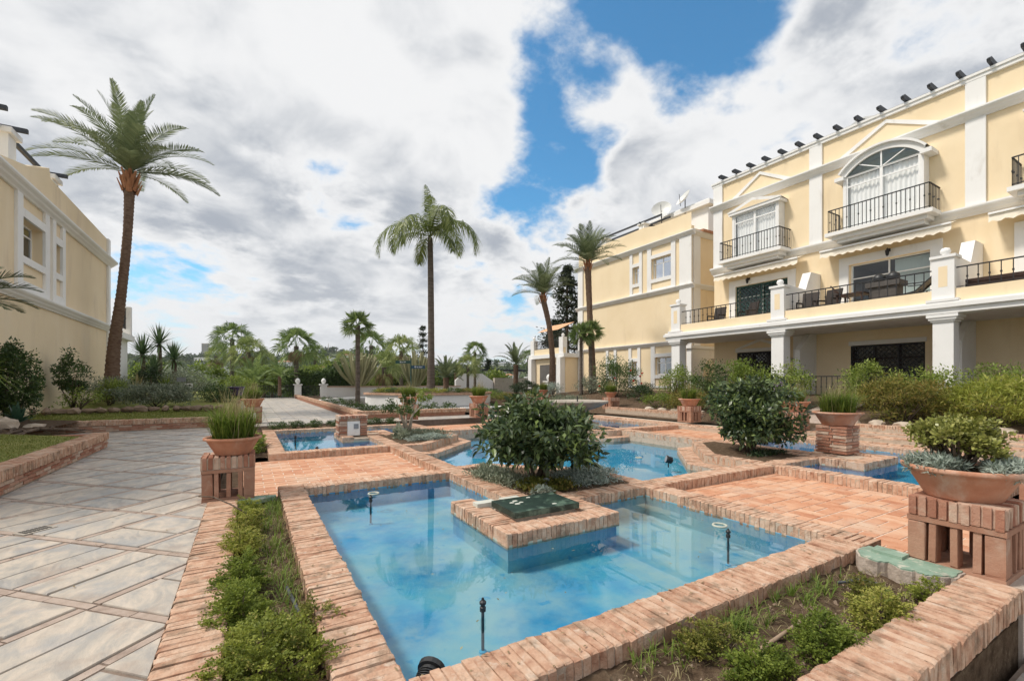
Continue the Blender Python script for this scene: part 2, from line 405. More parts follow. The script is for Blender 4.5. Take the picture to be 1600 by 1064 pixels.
class MB:
    """collects faces; build() links them as one mesh object"""
    def __init__(s, frame=None):
        s.v = []; s.f = []; s.r = []; s.frame = frame; s.sm = False

    def pt(s, p):
        if s.frame:
            o, u, w = s.frame
            return (o[0] + u[0] * p[0] + w[0] * p[1], o[1] + u[1] * p[0] + w[1] * p[1], o[2] + p[2])
        return tuple(p)

    def add(s, vs, fs, r=0.0):
        b = len(s.v); s.v += [s.pt(p) for p in vs]
        for f in fs:
            s.f.append([b + i for i in f]); s.r.append(r)

    def box(s, x0, x1, y0, y1, z0, z1, r=0.0):
        s.add([(x0, y0, z0), (x1, y0, z0), (x1, y1, z0), (x0, y1, z0), (x0, y0, z1), (x1, y0, z1), (x1, y1, z1), (x0, y1, z1)],
              [(0, 3, 2, 1), (4, 5, 6, 7), (0, 1, 5, 4), (1, 2, 6, 5), (2, 3, 7, 6), (3, 0, 4, 7)], r)

    def quad(s, a, b, c, d, r=0.0):
        s.add([a, b, c, d], [(0, 1, 2, 3)], r)

    def prism(s, poly, z0, z1, r=0.0, bottom=False):
        n = len(poly)
        s.add([(x, y, z0) for x, y in poly] + [(x, y, z1) for x, y in poly],
              [tuple(range(n, 2 * n))] + ([tuple(range(n - 1, -1, -1))] if bottom else []) + [(i, (i + 1) % n, n + (i + 1) % n, n + i) for i in range(n)], r)

    def extrude(s, prof, u0, u1, r=0.0):
        """profile in (w, z), run along u"""
        n = len(prof)
        s.add([(u0, a, b) for a, b in prof] + [(u1, a, b) for a, b in prof],
              [tuple(range(n)), tuple(range(2 * n - 1, n - 1, -1))] + [(i, n + i, n + (i + 1) % n, (i + 1) % n) for i in range(n)], r)

    def facepoly(s, prof, w0, w1, r=0.0):
        """profile in (u, z), thickness from w0 to w1"""
        n = len(prof)
        s.add([(a, w0, b) for a, b in prof] + [(a, w1, b) for a, b in prof],
              [tuple(range(n)), tuple(range(2 * n - 1, n - 1, -1))] + [(i, n + i, n + (i + 1) % n, (i + 1) % n) for i in range(n)], r)

    def bar(s, a, b, t, t2=None, r=0.0):
        a = Vector(s.pt(a)); b = Vector(s.pt(b)); d = (b - a)
        if d.length < 1e-6: return
        d.normalize(); up = Vector((0, 0, 1)) if abs(d.z) < .9 else Vector((1, 0, 0))
        x = d.cross(up).normalized(); y = x.cross(d); t2 = t2 or t
        fr, s.frame = s.frame, None
        vs = [p + x * (i * t / 2) + y * (j * t2 / 2) for p in (a, b) for i, j in ((-1, -1), (1, -1), (1, 1), (-1, 1))]
        s.add(vs, [(3, 2, 1, 0), (4, 5, 6, 7), (0, 1, 5, 4), (1, 2, 6, 5), (2, 3, 7, 6), (3, 0, 4, 7)], r)
        s.frame = fr

    def tube(s, pts, rad, seg=8, r=0.0, cap=True):
        P = [Vector(s.pt(p)) for p in pts]
        if not hasattr(rad, '__len__'): rad = [rad] * len(P)
        fr, s.frame = s.frame, None
        vs = []; x = None
        for i, p in enumerate(P):
            d = (P[min(i + 1, len(P) - 1)] - P[max(i - 1, 0)]).normalized()
            if x is None:
                x = d.cross(Vector((0, 0, 1)) if abs(d.z) < .9 else Vector((0, 1, 0))).normalized()
            x = (x - d * x.dot(d)).normalized(); y = d.cross(x)
            for k in range(seg):
                a = 2 * math.pi * k / seg
                vs.append(p + (x * math.cos(a) + y * math.sin(a)) * rad[i])
        fs = [(i * seg + k, i * seg + (k + 1) % seg, (i + 1) * seg + (k + 1) % seg, (i + 1) * seg + k) for i in range(len(P) - 1) for k in range(seg)]
        if cap:
            fs += [tuple(range(seg - 1, -1, -1)), tuple(range((len(P) - 1) * seg, len(P) * seg))]
        s.add(vs, fs, r); s.frame = fr

    def lathe(s, prof, c, seg=24, r=0.0, squash=1.0):
        vs = []
        for (q, z) in prof:
            for k in range(seg):
                a = 2 * math.pi * k / seg
                vs.append((c[0] + q * math.cos(a), c[1] + q * math.sin(a) * squash, c[2] + z))
        n = len(prof)
        fs = [(i * seg + k, i * seg + (k + 1) % seg, (i + 1) * seg + (k + 1) % seg, (i + 1) * seg + k) for i in range(n - 1) for k in range(seg)]
        fs += [tuple(range(seg - 1, -1, -1)), tuple(range((n - 1) * seg, n * seg))]
        s.add(vs, fs, r)

    def merge(s, me_v, me_f, M, r=0.0):
        s.add([M @ Vector(v) for v in me_v], me_f, r)

    def build(s, name, m, parent=None, origin=None, smooth_shade=False, kind=None, label=None):
        o = origin if origin is not None else (WLOC.get(parent.name, Vector((0, 0, 0))) if parent is not None else Vector((0, 0, 0)))
        o = Vector(o)
        me = bpy.data.meshes.new(name)
        me.from_pydata([(p[0] - o.x, p[1] - o.y, p[2] - o.z) for p in s.v], [], s.f)
        at = me.attributes.new('rnd', 'FLOAT', 'FACE'); at.data.foreach_set('value', np.array(s.r, dtype=np.float32))
        if smooth_shade or s.sm:
            me.polygons.foreach_set('use_smooth', np.ones(len(me.polygons), dtype=bool))
        me.materials.append(MATS[m]); me.update()
        ob = bpy.data.objects.new(name, me)
        link(ob, parent)
        if parent is None:
            ob.location = o
        WLOC[ob.name] = o
        if kind: ob['kind'] = kind
        if label: ob['label'] = label
        return ob


def put(name, me, m, parent, loc=(0, 0, 0), rot=(0, 0, 0), sc=(1, 1, 1), kind=None):
    """an object on shared mesh data, loc in world coordinates (parents are never rotated)"""
    if m and not me.materials:
        me.materials.append(MATS[m])
    o = bpy.data.objects.new(name, me); link(o, parent)
    w = Vector(loc); WLOC[o.name] = w
    o.location = w - (WLOC.get(parent.name, Vector((0, 0, 0))) if parent is not None else Vector((0, 0, 0)))
    o.rotation_euler = rot; o.scale = sc
    if kind: o['kind'] = kind
    return o


def copy_tree(o, parent=None, loc=None, rz=None):
    c = o.copy(); COL.objects.link(c); c.parent = parent
    if loc is not None: c.location = loc; WLOC[c.name] = Vector(loc)
    if rz is not None: c.rotation_euler = (0, 0, rz)
    for ch in list(o.children):
        copy_tree(ch, c)
    return c


# irregular bricks: unit box (1,1,1) centred, a few worn variants
def brick_variant(seed, bev=0.09, jit=0.03):
    rr = random.Random(seed)
    bm = bmesh.new(); bmesh.ops.create_cube(bm, size=1.0)
    bmesh.ops.bevel(bm, geom=list(bm.edges), offset=bev * .5, segments=1, affect='EDGES', profile=.5)
    for v in bm.verts:
        v.co += Vector((rr.uniform(-jit, jit) * 1.6, rr.uniform(-jit, jit) * .5, rr.uniform(-jit, jit)))
    bm.verts.ensure_lookup_table()
    V = [tuple(v.co) for v in bm.verts]; F = [tuple(v.index for v in f.verts) for f in bm.faces]
    bm.free()
    return V, F


BV = [brick_variant(i) for i in range(8)]


def brick_mesh(name, i, m):
    V, F = BV[i]
    me = bpy.data.meshes.new(name); me.from_pydata(V, [], F); me.materials.append(MATS[m]); me.update()
    return me


BRICK_ME = {}


def brick_me(i, m):
    if (i, m) not in BRICK_ME:
        BRICK_ME[(i, m)] = brick_mesh('brick', i, m)
    return BRICK_ME[(i, m)]


BRK = random.Random(3)


def one_brick(dst, parent, c, dims, rz=0.0, m='brick', rot=None, jit=1.0, name='brick'):
    """dst None: an own object under parent; dst an MB: joined into it"""
    i = BRK.randrange(8)
    j = lambda a: BRK.uniform(-a, a) * jit
    c = (c[0] + j(.002), c[1] + j(.002), c[2] + j(.0035))
    e = rot or (j(.012), j(.012), rz + j(.012))
    d = (dims[0] * (1 + j(.04)), dims[1] * (1 + j(.015)), dims[2] * (1 + j(.02)))
    if dst is None:
        return put(name, brick_me(i, m), None, parent, c, e, d)
    from mathutils import Euler
    M = Matrix.Translation(c) @ Euler(e).to_matrix().to_4x4() @ Matrix.Diagonal((*d, 1))
    dst.merge(BV[i][0], BV[i][1], M, BRK.random())


def brick_run(p0, p1, ztop, width=.28, height=.14, side=1, pitch=.0505, thick=.0465, dst=None, parent=None, m='brick', trim0=0, trim1=0):
    """row of bricks on edge along p0-p1 (the line is one long edge of the row, side +1 = left of travel)"""
    p0 = Vector(p0); p1 = Vector(p1); d = (p1 - p0); Ln = d.length; d.normalize()
    nrm = Vector((-d.y, d.x)) * side
    n = max(1, round(Ln / pitch)); st = Ln / n
    rz = math.atan2(d.y, d.x)
    for k in range(n):
        c = p0 + d * (st * (k + .5)) + nrm * (width / 2 + BRK.uniform(-.004, .004))
        one_brick(dst, parent, (c.x, c.y, ztop - height / 2), (thick, width, height), rz, m)


# ------------------------------------------------------------------ foliage helpers
def leaf_quads(P, D, Nn, ln, w, fold=0.12):
    """diamond leaves: base point P, direction D, side vector from Nn; returns verts, quads"""
    n = len(P)
    D = D / np.linalg.norm(D, axis=1, keepdims=True)
    S = np.cross(D, Nn); S /= (np.linalg.norm(S, axis=1, keepdims=True) + 1e-9)
    U = np.cross(S, D)
    ln = np.broadcast_to(ln, (n,))[:, None]; w = np.broadcast_to(w, (n,))[:, None]
    A = P; B = P + D * ln * .45 + S * w * .5 + U * w * fold; C = P + D * ln; E = P + D * ln * .45 - S * w * .5 + U * w * fold
    V = np.stack([A, B, C, E], axis=1).reshape(-1, 3)
    F = np.arange(4 * n).reshape(n, 4)
    return V, F


def rand_dirs(n, up=0.0, r=rng):
    d = r.normal(size=(n, 3)); d /= np.linalg.norm(d, axis=1, keepdims=True)
    d[:, 2] += up
    return d / np.linalg.norm(d, axis=1, keepdims=True)


def clump_points(c, rad, n, k, r, spread=.33, shell=.75, flat_bottom=True):
    """points gathered in k uneven clumps through an ellipsoid"""
    cc = rand_dirs(k, .15, r) * (shell * r.uniform(.55, 1.08, (k, 1)))
    if flat_bottom:
        cc[:, 2] = np.where(cc[:, 2] < -.55, -.55 + .3 * r.random(k), cc[:, 2])
    idx = r.integers(0, k, n)
    sz = r.uniform(.6, 1.3, k)[idx][:, None]
    off = rand_dirs(n, 0, r) * (r.random((n, 1)) ** .45) * spread * sz
    q = cc[idx] + off
    return np.asarray(c) + q * np.asarray(rad), q, idx, off


def foliage(name, m, parent, c, rad, n, leaf=(.06, .03), k=30, seed=0, up=.2, spread=.33, shell=.75, out=.8, kind='stuff', zmin=None, droop=0.0, label=None, rbias=.45):
    r = np.random.default_rng(seed + 100)
    P, q, idx, off = clump_points(c, rad, n, k, r, spread, shell)
    D = rand_dirs(n, up, r) + out * off / (np.linalg.norm(off, axis=1, keepdims=True) + 1e-6) * .8
    D[:, 2] -= droop
    ln = leaf[0] * r.uniform(.6, 1.25, n); w = leaf[1] * r.uniform(.7, 1.2, n)
    Nn = rand_dirs(n, 1.0, r)
    if zmin is not None:
        P[:, 2] = np.maximum(P[:, 2], zmin + r.random(n) * .02)
    V, F = leaf_quads(P, D, Nn, ln, w)
    tone = r.random(k)[idx] * rbias + r.random(n) * (1 - rbias)
    o = WLOC.get(parent.name, Vector((0, 0, 0))) if parent is not None else Vector((0, 0, 0))
    me = mesh_np(name, V - np.array(o), F, np.clip(tone, 0, .999)); me.materials.append(MATS[m])
    ob = bpy.data.objects.new(name, me); link(ob, parent); WLOC[ob.name] = o
    if kind: ob['kind'] = kind
    if label: ob['label'] = label
    return ob


def blades(name, m, parent, pts, n_per, h, w, lean, seed=0, kind=None, tone=None):
    """grass blades: bent two-piece strips from each point"""
    r = np.random.default_rng(seed + 500)
    P = np.repeat(np.asarray(pts, dtype=float), n_per, axis=0); n = len(P)
    az = r.uniform(0, 2 * np.pi, n); H = h * r.uniform(.5, 1.15, n); W = w * r.uniform(.6, 1.2, n); Ln = lean * H * r.uniform(.2, 1.3, n)
    dx = np.stack([np.cos(az), np.sin(az), np.zeros(n)], 1); sx = np.stack([-np.sin(az), np.cos(az), np.zeros(n)], 1)
    up = np.array([0, 0, 1.0])
    M1 = P + up * (H * .62)[:, None] + dx * (Ln * .32)[:, None]
    T = P + up * (H * np.clip(1 - .25 * (Ln / np.maximum(H, 1e-6)) ** 2, .3, 1))[:, None] + dx * Ln[:, None]
    a = (W / 2)[:, None] * sx
    V = np.stack([P - a, P + a, M1 + a * .8, M1 - a * .8, T], 1).reshape(-1, 3)
    b = np.arange(n)[:, None] * 5
    Q = b + np.array([[0, 1, 2, 3]]); Tt = b + np.array([[3, 2, 4]])
    tn = r.random(n) if tone is None else np.clip(tone + r.normal(0, .15, n), 0, .999)
    o = WLOC.get(parent.name, Vector((0, 0, 0))) if parent is not None else Vector((0, 0, 0))
    me = mesh_np(name, V - np.array(o), [Q, Tt], np.concatenate([tn, tn])); me.materials.append(MATS[m])
    ob = bpy.data.objects.new(name, me); link(ob, parent); WLOC[ob.name] = o
    if kind: ob['kind'] = kind
    return ob


def ground_pts(n, x0, x1, y0, y1, z, r):
    p = np.stack([r.uniform(x0, x1, n), r.uniform(y0, y1, n), np.zeros(n)], 1)
    p[:, 2] = z if not callable(z) else [z(a, b) for a, b in p[:, :2]]
    return p


# ------------------------------------------------------------------ ground, to the horizon
gx = [-3000, -900, -300, -120, -60, -30, -8, 0, 12, 30, 60, 120, 300, 900, 3000]
gy = [-400, -60, -20, 0, 10, 20, 30, 44, 50, 60, 80, 120, 200, 400, 900, 3000]


def gz(x, y):
    if y < 46: return -.75
    return -.75 - 9 * min(1, (y - 46) / 40)


V = [(x, y, gz(x, y)) for y in gy for x in gx]
nx = len(gx)
mb = MB(); mb.add(V, [(j * nx + i, j * nx + i + 1, (j + 1) * nx + i + 1, (j + 1) * nx + i) for j in range(len(gy) - 1) for i in range(nx - 1)])
tag(mb.build('ground', 'ground'), 'dry green valley ground spreading to the far hills', 'ground', kind='structure')

# ------------------------------------------------------------------ the pool court
# front L pool: X .6..4.25, Y 1.95..6.05; its notch corner at X 2.5, Y 3.96; court centre mirrored
XA, XB, XN = 0.60, 4.25, 2.50
YA, YB, YN = 1.93, 6.05, 3.96
CX, CY = 5.80, 7.75
CW = .28                                   # coping width
ZW = -.105                                 # water level
ZF = -.33                                  # pool floor
mx_ = lambda x, f: 2 * CX - x if f else x
my_ = lambda y, f: 2 * CY - y if f else y

POOL_LABEL = {(0, 0): 'large L-shaped blue pool in the foreground with fresh brick coping',
              (0, 1): 'L-shaped blue pool behind the left terracotta terrace with white cloud reflection',
              (1, 0): 'L-shaped blue pool at right behind the brick terrace and potted pillar',
              (1, 1): 'rear L-shaped blue pool strip below the stone fountain bowl'}


def l_pool(fx, fy):
    near = (fx, fy) == (0, 0)
    X = lambda x: mx_(x, fx)
    Y = lambda y: my_(y, fy)
    t = thing('reflecting_pool', (X((XA + XB) / 2), Y((YA + YB) / 2), ZF), POOL_LABEL[(fx, fy)], 'pool', 'four L-shaped pools round the star basin')
    L_ = [(XA, YA), (XB, YA), (XB, YN), (XN, YN), (XN, YB), (XA, YB)]
    # platform that reaches into the pool at the notch corner
    PX0, PX1, PY0, PY1 = 1.89, 3.17, 3.29, 4.52
    # floor and walls
    bmx = MB()
    poly = [(X(x), Y(y)) for x, y in L_]
    if fx != fy: poly.reverse()
    bmx.add([(x, y, ZF) for x, y in poly], [tuple(range(6))])
    bmx.build('floor', 'pool_paint' if near else 'pool_paint_blue', t); bmx = MB()
    for i in range(6):
        a, b = poly[i], poly[(i + 1) % 6]
        bmx.quad((a[0], a[1], ZF), (b[0], b[1], ZF), (b[0], b[1], ZW + .006), (a[0], a[1], ZW + .006))
    px0, px1 = sorted((X(PX0), X(PX1))); py0, py1 = sorted((Y(PY0), Y(PY1)))
    bmx.box(px0 + .02, px1 - .02, py0 + .02, py1 - .02, ZF - .01, ZW - .02)
    bmx.build('basin_wall', 'pool_paint' if near else 'pool_paint_blue', t)
    wm = MB()
    wm.add([(x, y, ZW) for x, y in poly], [tuple(range(6))])
    wm.build('water', 'water', t)
    # mortar bed under the coping
    bed = MB()
    ins = .006

    def bedbox(x0, x1, y0, y1, z0=ZW - .012, z1=-.012):
        a, b = sorted((X(x0), X(x1))); c, d = sorted((Y(y0), Y(y1)))
        bed.box(a + ins, b - ins, c + ins, d - ins, z0, z1)
    bedbox(XA - CW, XA, YA - CW, YB + CW); bedbox(XA, XB, YA - CW, YA); bedbox(XB, XB + CW, YA - CW, YN + CW)
    bedbox(XA, XN, YB, YB + CW); bedbox(XN, XN + CW, YN, YB + CW); bedbox(XN + CW, XB, YN, YN + CW)
    bed.box(px0 + .012, px1 - .012, py0 + .012, py1 - .012, ZW + .017, -.035)
    bed.build('mortar_bed', 'mortar', t)
    rest = MB()
    dst = None if near else rest

    def run(a, b, side, **k):
        a = (X(a[0]), Y(a[1])); b = (X(b[0]), Y(b[1]))
        s = side if fx == fy else -side
        brick_run(a, b, 0.0, CW, .135, s, dst=k.get('dst', dst), parent=t)
    # left, front, right, back, notch sides
    run((XA, YA - CW), (XA, YB + CW), 1)
    run((XA, YA), (XB, YA), -1, dst=dst)
    run((XB, YN + CW), (XB, YA - CW), 1)
    run((XA, YB), (XN, YB), 1, dst=rest)
    run((XN, YN), (XN, YB + CW), -1, dst=rest)
    run((XN + CW, YN), (XB, YN), 1, dst=rest)
    # platform rim
    ph = .135
    q0, q1, r0, r1 = PX0, PX1, PY0, PY1
    for a, b, s in [((q0, r0 + .26), (q0, r1), -1), ((q0, r0), (q1, r0), 1), ((q1, r1), (q1, r0 + .26), -1)]:
        a2 = (X(a[0]), Y(a[1])); b2 = (X(b[0]), Y(b[1])); s2 = s if fx == fy else -s
        brick_run(a2, b2, .012, .26, ph, s2, dst=rest if not near else None, parent=t)
    if rest.v:
        rest.build('coping', 'brick', t, kind='stuff')
    # plaster skirt with a pale waterline below the platform rim
    sk = MB(); sk.box(px0 + .004, px1 - .004, py0 + .004, py1 - .004, ZW - .02, ZW + .016); sk.build('waterline_ledge', 'pool_edge', t)
    inn = MB(); inn.box(px0 + .25, px1 - .25, py0 + .25, py1 - .25, -.1, -.02); inn.build('platform_fill', 'mortar', t)
    return t


pools = {(fx, fy): l_pool(fx, fy) for fx in (0, 1) for fy in (0, 1)}

# star basin in the middle, inside the square ring
RX0, RX1, RY0, RY1 = XN, 2 * CX - XN, YN, 2 * CY - YN          # ring outer lines
IX0, IX1, IY0, IY1 = RX0 + CW, RX1 - CW, RY0 + CW, RY1 - CW
PA, PB = 4.50, 6.43                                            # planter reaches X 4.5 / Y 6.43 from the corner
CHX, CHY = 1.25, 1.22
star = thing('star_basin', (CX, CY, ZF), 'eight-sided bright blue star basin in the middle with stepped brick ledge', 'pool')


def planter_poly(fx, fy, grow=0.0):
    g = grow
    p = [(IX0, IY0), (PA + g, IY0), (PA + g, PB - CHY + g * .4), (PA - CHX + g * .4, PB + g), (IX0, PB + g)]
    q = [(mx_(x, fx), my_(y, fy)) for x, y in p]
    return q if fx == fy else q[::-1]


m1 = MB(); m1.box(IX0 - .02, IX1 + .02, IY0 - .02, IY1 + .02, ZF - .05, ZF); m1.build('basin', 'pool_paint_blue', star)
m1 = MB(); m1.quad((IX0, IY0, -.26), (IX1, IY0, -.26), (IX1, IY1, -.26), (IX0, IY1, -.26)); m1.build('water', 'water', star)
bed = MB(); ring = MB()
for fx in (0, 1):
    for fy in (0, 1):
        bed.prism(planter_poly(fx, fy, .30), ZF - .02, -.175)
        bed.prism(planter_poly(fx, fy), -.2, -.02)
        for g, z, hgt in ((.30, -.16, .13), (0, 0, .14)):
            w = .30 if g else .2
            q = planter_poly(fx, fy, g)
            if fx != fy: q = q[::-1]
            for i in (1, 2, 3):
                a, b = Vector(q[i]), Vector(q[i + 1])
                s = 1 if fx == fy else -1
                brick_run(a, b, z, w, hgt, s, dst=ring, m='brick')
bed.box(RX0 + .01, RX1 - .01, RY0 + .01, IY0, -.4, -.02); bed.box(RX0 + .01, RX1 - .01, IY1, RY1 - .01, -.4, -.02)
bed.box(RX0 + .01, IX0, IY0, IY1, -.4, -.02); bed.box(IX1, RX1 - .01, IY0, IY1, -.4, -.02)
bed.build('mortar_bed', 'mortar', star)
# ring walls along the four terraces
GX0, GX1, GY0, GY1 = XB, 2 * CX - XB, YB, 2 * CY - YB
brick_run((RX0, GY0 + CW), (RX0, GY1 - CW), .0, CW, .14, -1, dst=ring); brick_run((RX1, GY0 + CW), (RX1, GY1 - CW), 0, CW, .14, 1, dst=ring)
brick_run((GX0 + CW, RY0), (GX1 - CW, RY0), 0, CW, .14, 1, dst=ring); brick_run((GX0 + CW, RY1), (GX1 - CW, RY1), 0, CW, .14, -1, dst=ring)
ring.build('coping', 'brick', star, kind='stuff')
# soil of the four corner planters
for fx in (0, 1):
    for fy in (0, 1):
        q = planter_poly(fx, fy, -.2)
        s = MB(); s.prism(q, -.1, -.012 + .01 * fx + .004 * fy)
        tag(s.build('planter_soil', 'soil'), 'dark soil of a corner planter at the star basin', 'soil', kind='structure')

# ------------------------------------------------------------------ terracotta terraces
def terrace(name, label, x0, x1, y0, y1, z, pattern, indiv):
    t = thing(name, (x0, y0, z), label, 'terrace', kind='structure')
    b = MB(); b.box(x0, x1, y0, y1, z - .3, z - .006); b.build('joint_bed', 'tile_joint', t)
    mm = MB(); dst = None if indiv else mm

    def tl(cx, cy, w, d):
        w -= .016; d -= .016
        a0, a1 = max(x0, cx - w / 2), min(x1, cx + w / 2); b0, b1 = max(y0, cy - d / 2), min(y1, cy + d / 2)
        if a1 - a0 < .03 or b1 - b0 < .03: return
        rz = 0; dim = (a1 - a0, b1 - b0, .03)
        if dst is None:
            put('tile', tile_me(BRK.randrange(4)), None, t, ((a0 + a1) / 2, (b0 + b1) / 2, z - .015 + BRK.uniform(-.002, .002)), (BRK.uniform(-.004, .004), BRK.uniform(-.004, .004), BRK.uniform(-.006, .006)), dim)
        else:
            mm.box(a0, a1, b0, b1, z - .02, z + BRK.uniform(-.002, .002), BRK.random())
    if pattern == 'running':
        w, d = .285, .145
        nj = int((y1 - y0) / d) + 1
        for j in range(nj):
            for i in range(-1, int((x1 - x0) / w) + 2):
                tl(x0 + w * (i + .5 + .5 * (j % 2)), y0 + d * (j + .5), w, d)
    else:                                   # pairs laid crosswise
        u = .285
        for j in range(int((y1 - y0) / u) + 1):
            for i in range(int((x1 - x0) / u) + 1):
                cx, cy = x0 + u * (i + .5), y0 + u * (j + .5)
                if (i + j) % 2:
                    tl(cx - u / 4, cy, u / 2, u); tl(cx + u / 4, cy, u / 2, u)
                else:
                    tl(cx, cy - u / 4, u, u / 2); tl(cx, cy + u / 4, u, u / 2)
    if mm.v: mm.build('tiles', 'tile', t, kind='stuff')
    return t


TILE_ME = {}


def tile_me(i):
    if i not in TILE_ME:
        V_, F_ = brick_variant(50 + i, .03, .008)
        me = bpy.data.meshes.new('tile'); me.from_pydata(V_, [], F_); me.materials.append(MATS['tile']); me.update(); TILE_ME[i] = me
    return TILE_ME[i]


ZT = -.125
terrace('tile_terrace', 'left terracotta tile terrace between the two left pools', -.1, RX0, GY0 + CW, GY1 - CW, ZT, 'running', True)
terrace('tile_terrace', 'right terracotta paver terrace behind the large pier', GX0 + CW, GX1 - CW, 1.0, RY0, ZT, 'basket', True)
terrace('tile_terrace', 'rear terracotta terrace behind the star basin', GX0 + CW, GX1 - CW, RY1, 13.9, ZT, 'running', False)
terrace('tile_terrace', 'far right terracotta terrace between the right pools', RX1, 12.4, GY0 + CW, GY1 - CW, ZT, 'running', False)

# solid fill under the court so that nothing is hollow
fl = MB()
fl.box(-.36, 12.4, .82, YA - CW, -.7, -.2); fl.box(-.36, XA - CW, YA - CW, 15.2, -.7, -.2)
fl.box(XA - CW, 12.4, 2 * CY - YA + CW, 15.2, -.7, -.2); fl.box(2 * CX - XA + CW, 12.4, YA - CW, 2 * CY - YA + CW, -.7, -.2)
tag(fl.build('garden_soil', 'soil'), 'bare brown soil of the beds round the pools', 'soil', kind='structure')

# ------------------------------------------------------------------ beds, edging and walls in the foreground
SOILZ = -.10


def soil_bed(x0, x1, y0, y1, z, label, seed=0, n=14):
    r = random.Random(seed); nx_, ny_ = max(3, int((x1 - x0) / .06)), max(3, int((y1 - y0) / .06))
    V_ = []
    for j in range(ny_ + 1):
        for i in range(nx_ + 1):
            V_.append((x0 + (x1 - x0) * i / nx_, y0 + (y1 - y0) * j / ny_, z + r.uniform(-.018, .022)))
    b = MB(); b.add(V_, [(j * (nx_ + 1) + i, j * (nx_ + 1) + i + 1, (j + 1) * (nx_ + 1) + i + 1, (j + 1) * (nx_ + 1) + i) for j in range(ny_) for i in range(nx_)])
    return tag(b.build('planting_soil', 'soil'), label, 'soil', kind='structure')


soil_bed(-.12, XA - CW, .9, 6.02, SOILZ, 'dark crumbly soil of the left planting bed', 1)
soil_bed(-.12, XA - CW, GY1 - .0, 15.0, SOILZ, 'soil of the narrow bed left of the second pool', 2)
soil_bed(XA - CW, XB + CW + .1, 1.04, YA - CW, SOILZ, 'grey brown soil of the front planting bed', 3)
soil_bed(XA - CW, GX0, 2 * CY - YA + CW, 15.2, SOILZ + .03, 'soil of the bed behind the second pool', 4)

ed = thing('brick_edging', (-.25, 3, -.14), 'brick edging strip between stone path and left planting bed', 'edging')
b = MB(); b.box(-.375, -.125, 1.0, 5.88, -.3, -.016); b.build('mortar_bed', 'mortar', ed)
brick_run((-.10, 1.0), (-.10, 5.88), .004, .28, .13, 1, dst=None, parent=ed)
ed2 = thing('brick_edging', (-.25, 12, -.14), 'far brick edging strip beside the second pool and path', 'edging')
b = MB(); b.box(-.375, -.125, GY1 - .3, 15.6, -.3, -.016); b.build('mortar_bed', 'mortar', ed2)
rs = MB(); brick_run((-.10, GY1 - .3), (-.10, 15.6), .004, .28, .13, 1, dst=rs); rs.build('coping', 'brick', ed2, kind='stuff')

ow = thing('planter_wall', (2, .92, -.45), 'outer brick-capped planter wall at the lower right corner', 'wall')
b = MB(); b.box(-.36, 4.20, .83, 1.035, -.75, -.016); b.box(-.375, -.36, .83, 1.0, -.75, -.016); b.build('wall_face', 'plaster_rough', ow)
brick_run((.4, .795), (4.20, .795), .004, .265, .15, 1, dst=None, parent=ow, m='brick')
rs = MB(); brick_run((-.38, .795), (.4, .795), .004, .265, .15, 1, dst=rs); rs.build('coping', 'brick', ow, kind='stuff')
# wall of the right terrace towards the lower path, with two steps
tw = thing('terrace_wall', (5.5, .9, -.45), 'low plastered wall and steps under the right terrace beside the big pier', 'wall')
b = MB(); b.box(4.21, 4.75, .80, 1.0, -.75, -.02); b.box(4.75, 6.9, .86, 1.0, -.75, ZT - .02); b.build('wall_face', 'plaster_rough', tw)
rs = MB(); brick_run((4.75, 1.14), (6.9, 1.14), ZT + .004, .28, .12, -1, dst=rs); rs.build('step_edge', 'brick', tw, kind='stuff')

# green painted cover beside the big pier
gc = thing('cable_cover', (4.05, 1.3, -.02), 'mint green painted cement cover with broken edge beside the big pier', 'cover')
b = MB()
pl = [(4.22, 1.63), (4.05, 1.64), (3.93, 1.57), (3.90, 1.47), (3.95, 1.40), (3.89, 1.31), (3.93, 1.24), (3.90, 1.17), (3.97, 1.13), (4.02, 1.06), (4.22, 1.06)]
cr_ = random.Random(2); cxx = sum(p[0] for p in pl) / len(pl); cyy = sum(p[1] for p in pl) / len(pl)
pj = []
for i in range(len(pl)):
    a_, b_ = pl[i], pl[(i + 1) % len(pl)]
    for k_ in range(4):
        q_ = (a_[0] + (b_[0] - a_[0]) * k_ / 4, a_[1] + (b_[1] - a_[1]) * k_ / 4); e_ = cr_.uniform(-.012, .012) if q_[0] < 4.15 else 0
        pj.append((q_[0] + e_, q_[1] + e_ * .6))
b.prism(pj, -.12, .004); b.build('cement_base', 'plaster_rough', gc)
b = MB(); b.prism([(x_ + (cxx - x_) * .05 + cr_.uniform(-.004, .004), y_ + (cyy - y_) * .05) for x_, y_ in pj], .004, .014); b.build('painted_skin', 'green_paint', gc)
b = MB(); b.prism([(4.21, 1.56), (4.08, 1.55), (4.07, 1.36), (4.20, 1.36)], .014, .036); b.build('raised_lid', 'green_paint', gc)

# left low garden wall
LWX = -2.45
gw = thing('garden_wall', (LWX, 7, 0), 'low brick lawn wall with soldier coping at the left picture edge', 'wall')
b = MB(); b.box(LWX - .25, LWX - .012, 2.0, 11.98, -.1, .15); b.build('core', 'mortar', gw)
fc = MB()
for row in range(3):
    y = 2.0 + (.13 if row % 2 else 0)
    while y < 11.9:
        y1_ = min(y + .262, 11.98); one_brick(fc, None, (LWX - .06, (y + y1_) / 2, .022 + row * .049), (.12, y1_ - y - .01, .041), m='brick_red'); y = y1_
fc.build('brick_courses', 'brick_red', gw, kind='stuff')
brick_run((LWX + .015, 4.2), (LWX + .015, 12.0), .285, .27, .135, 1, dst=None, parent=gw, m='brick')
b = MB(); b.box(LWX - 1.5, LWX - .27, 11.72, 11.98, -.1, .27); b.build('return_wall', 'brick_red', gw)

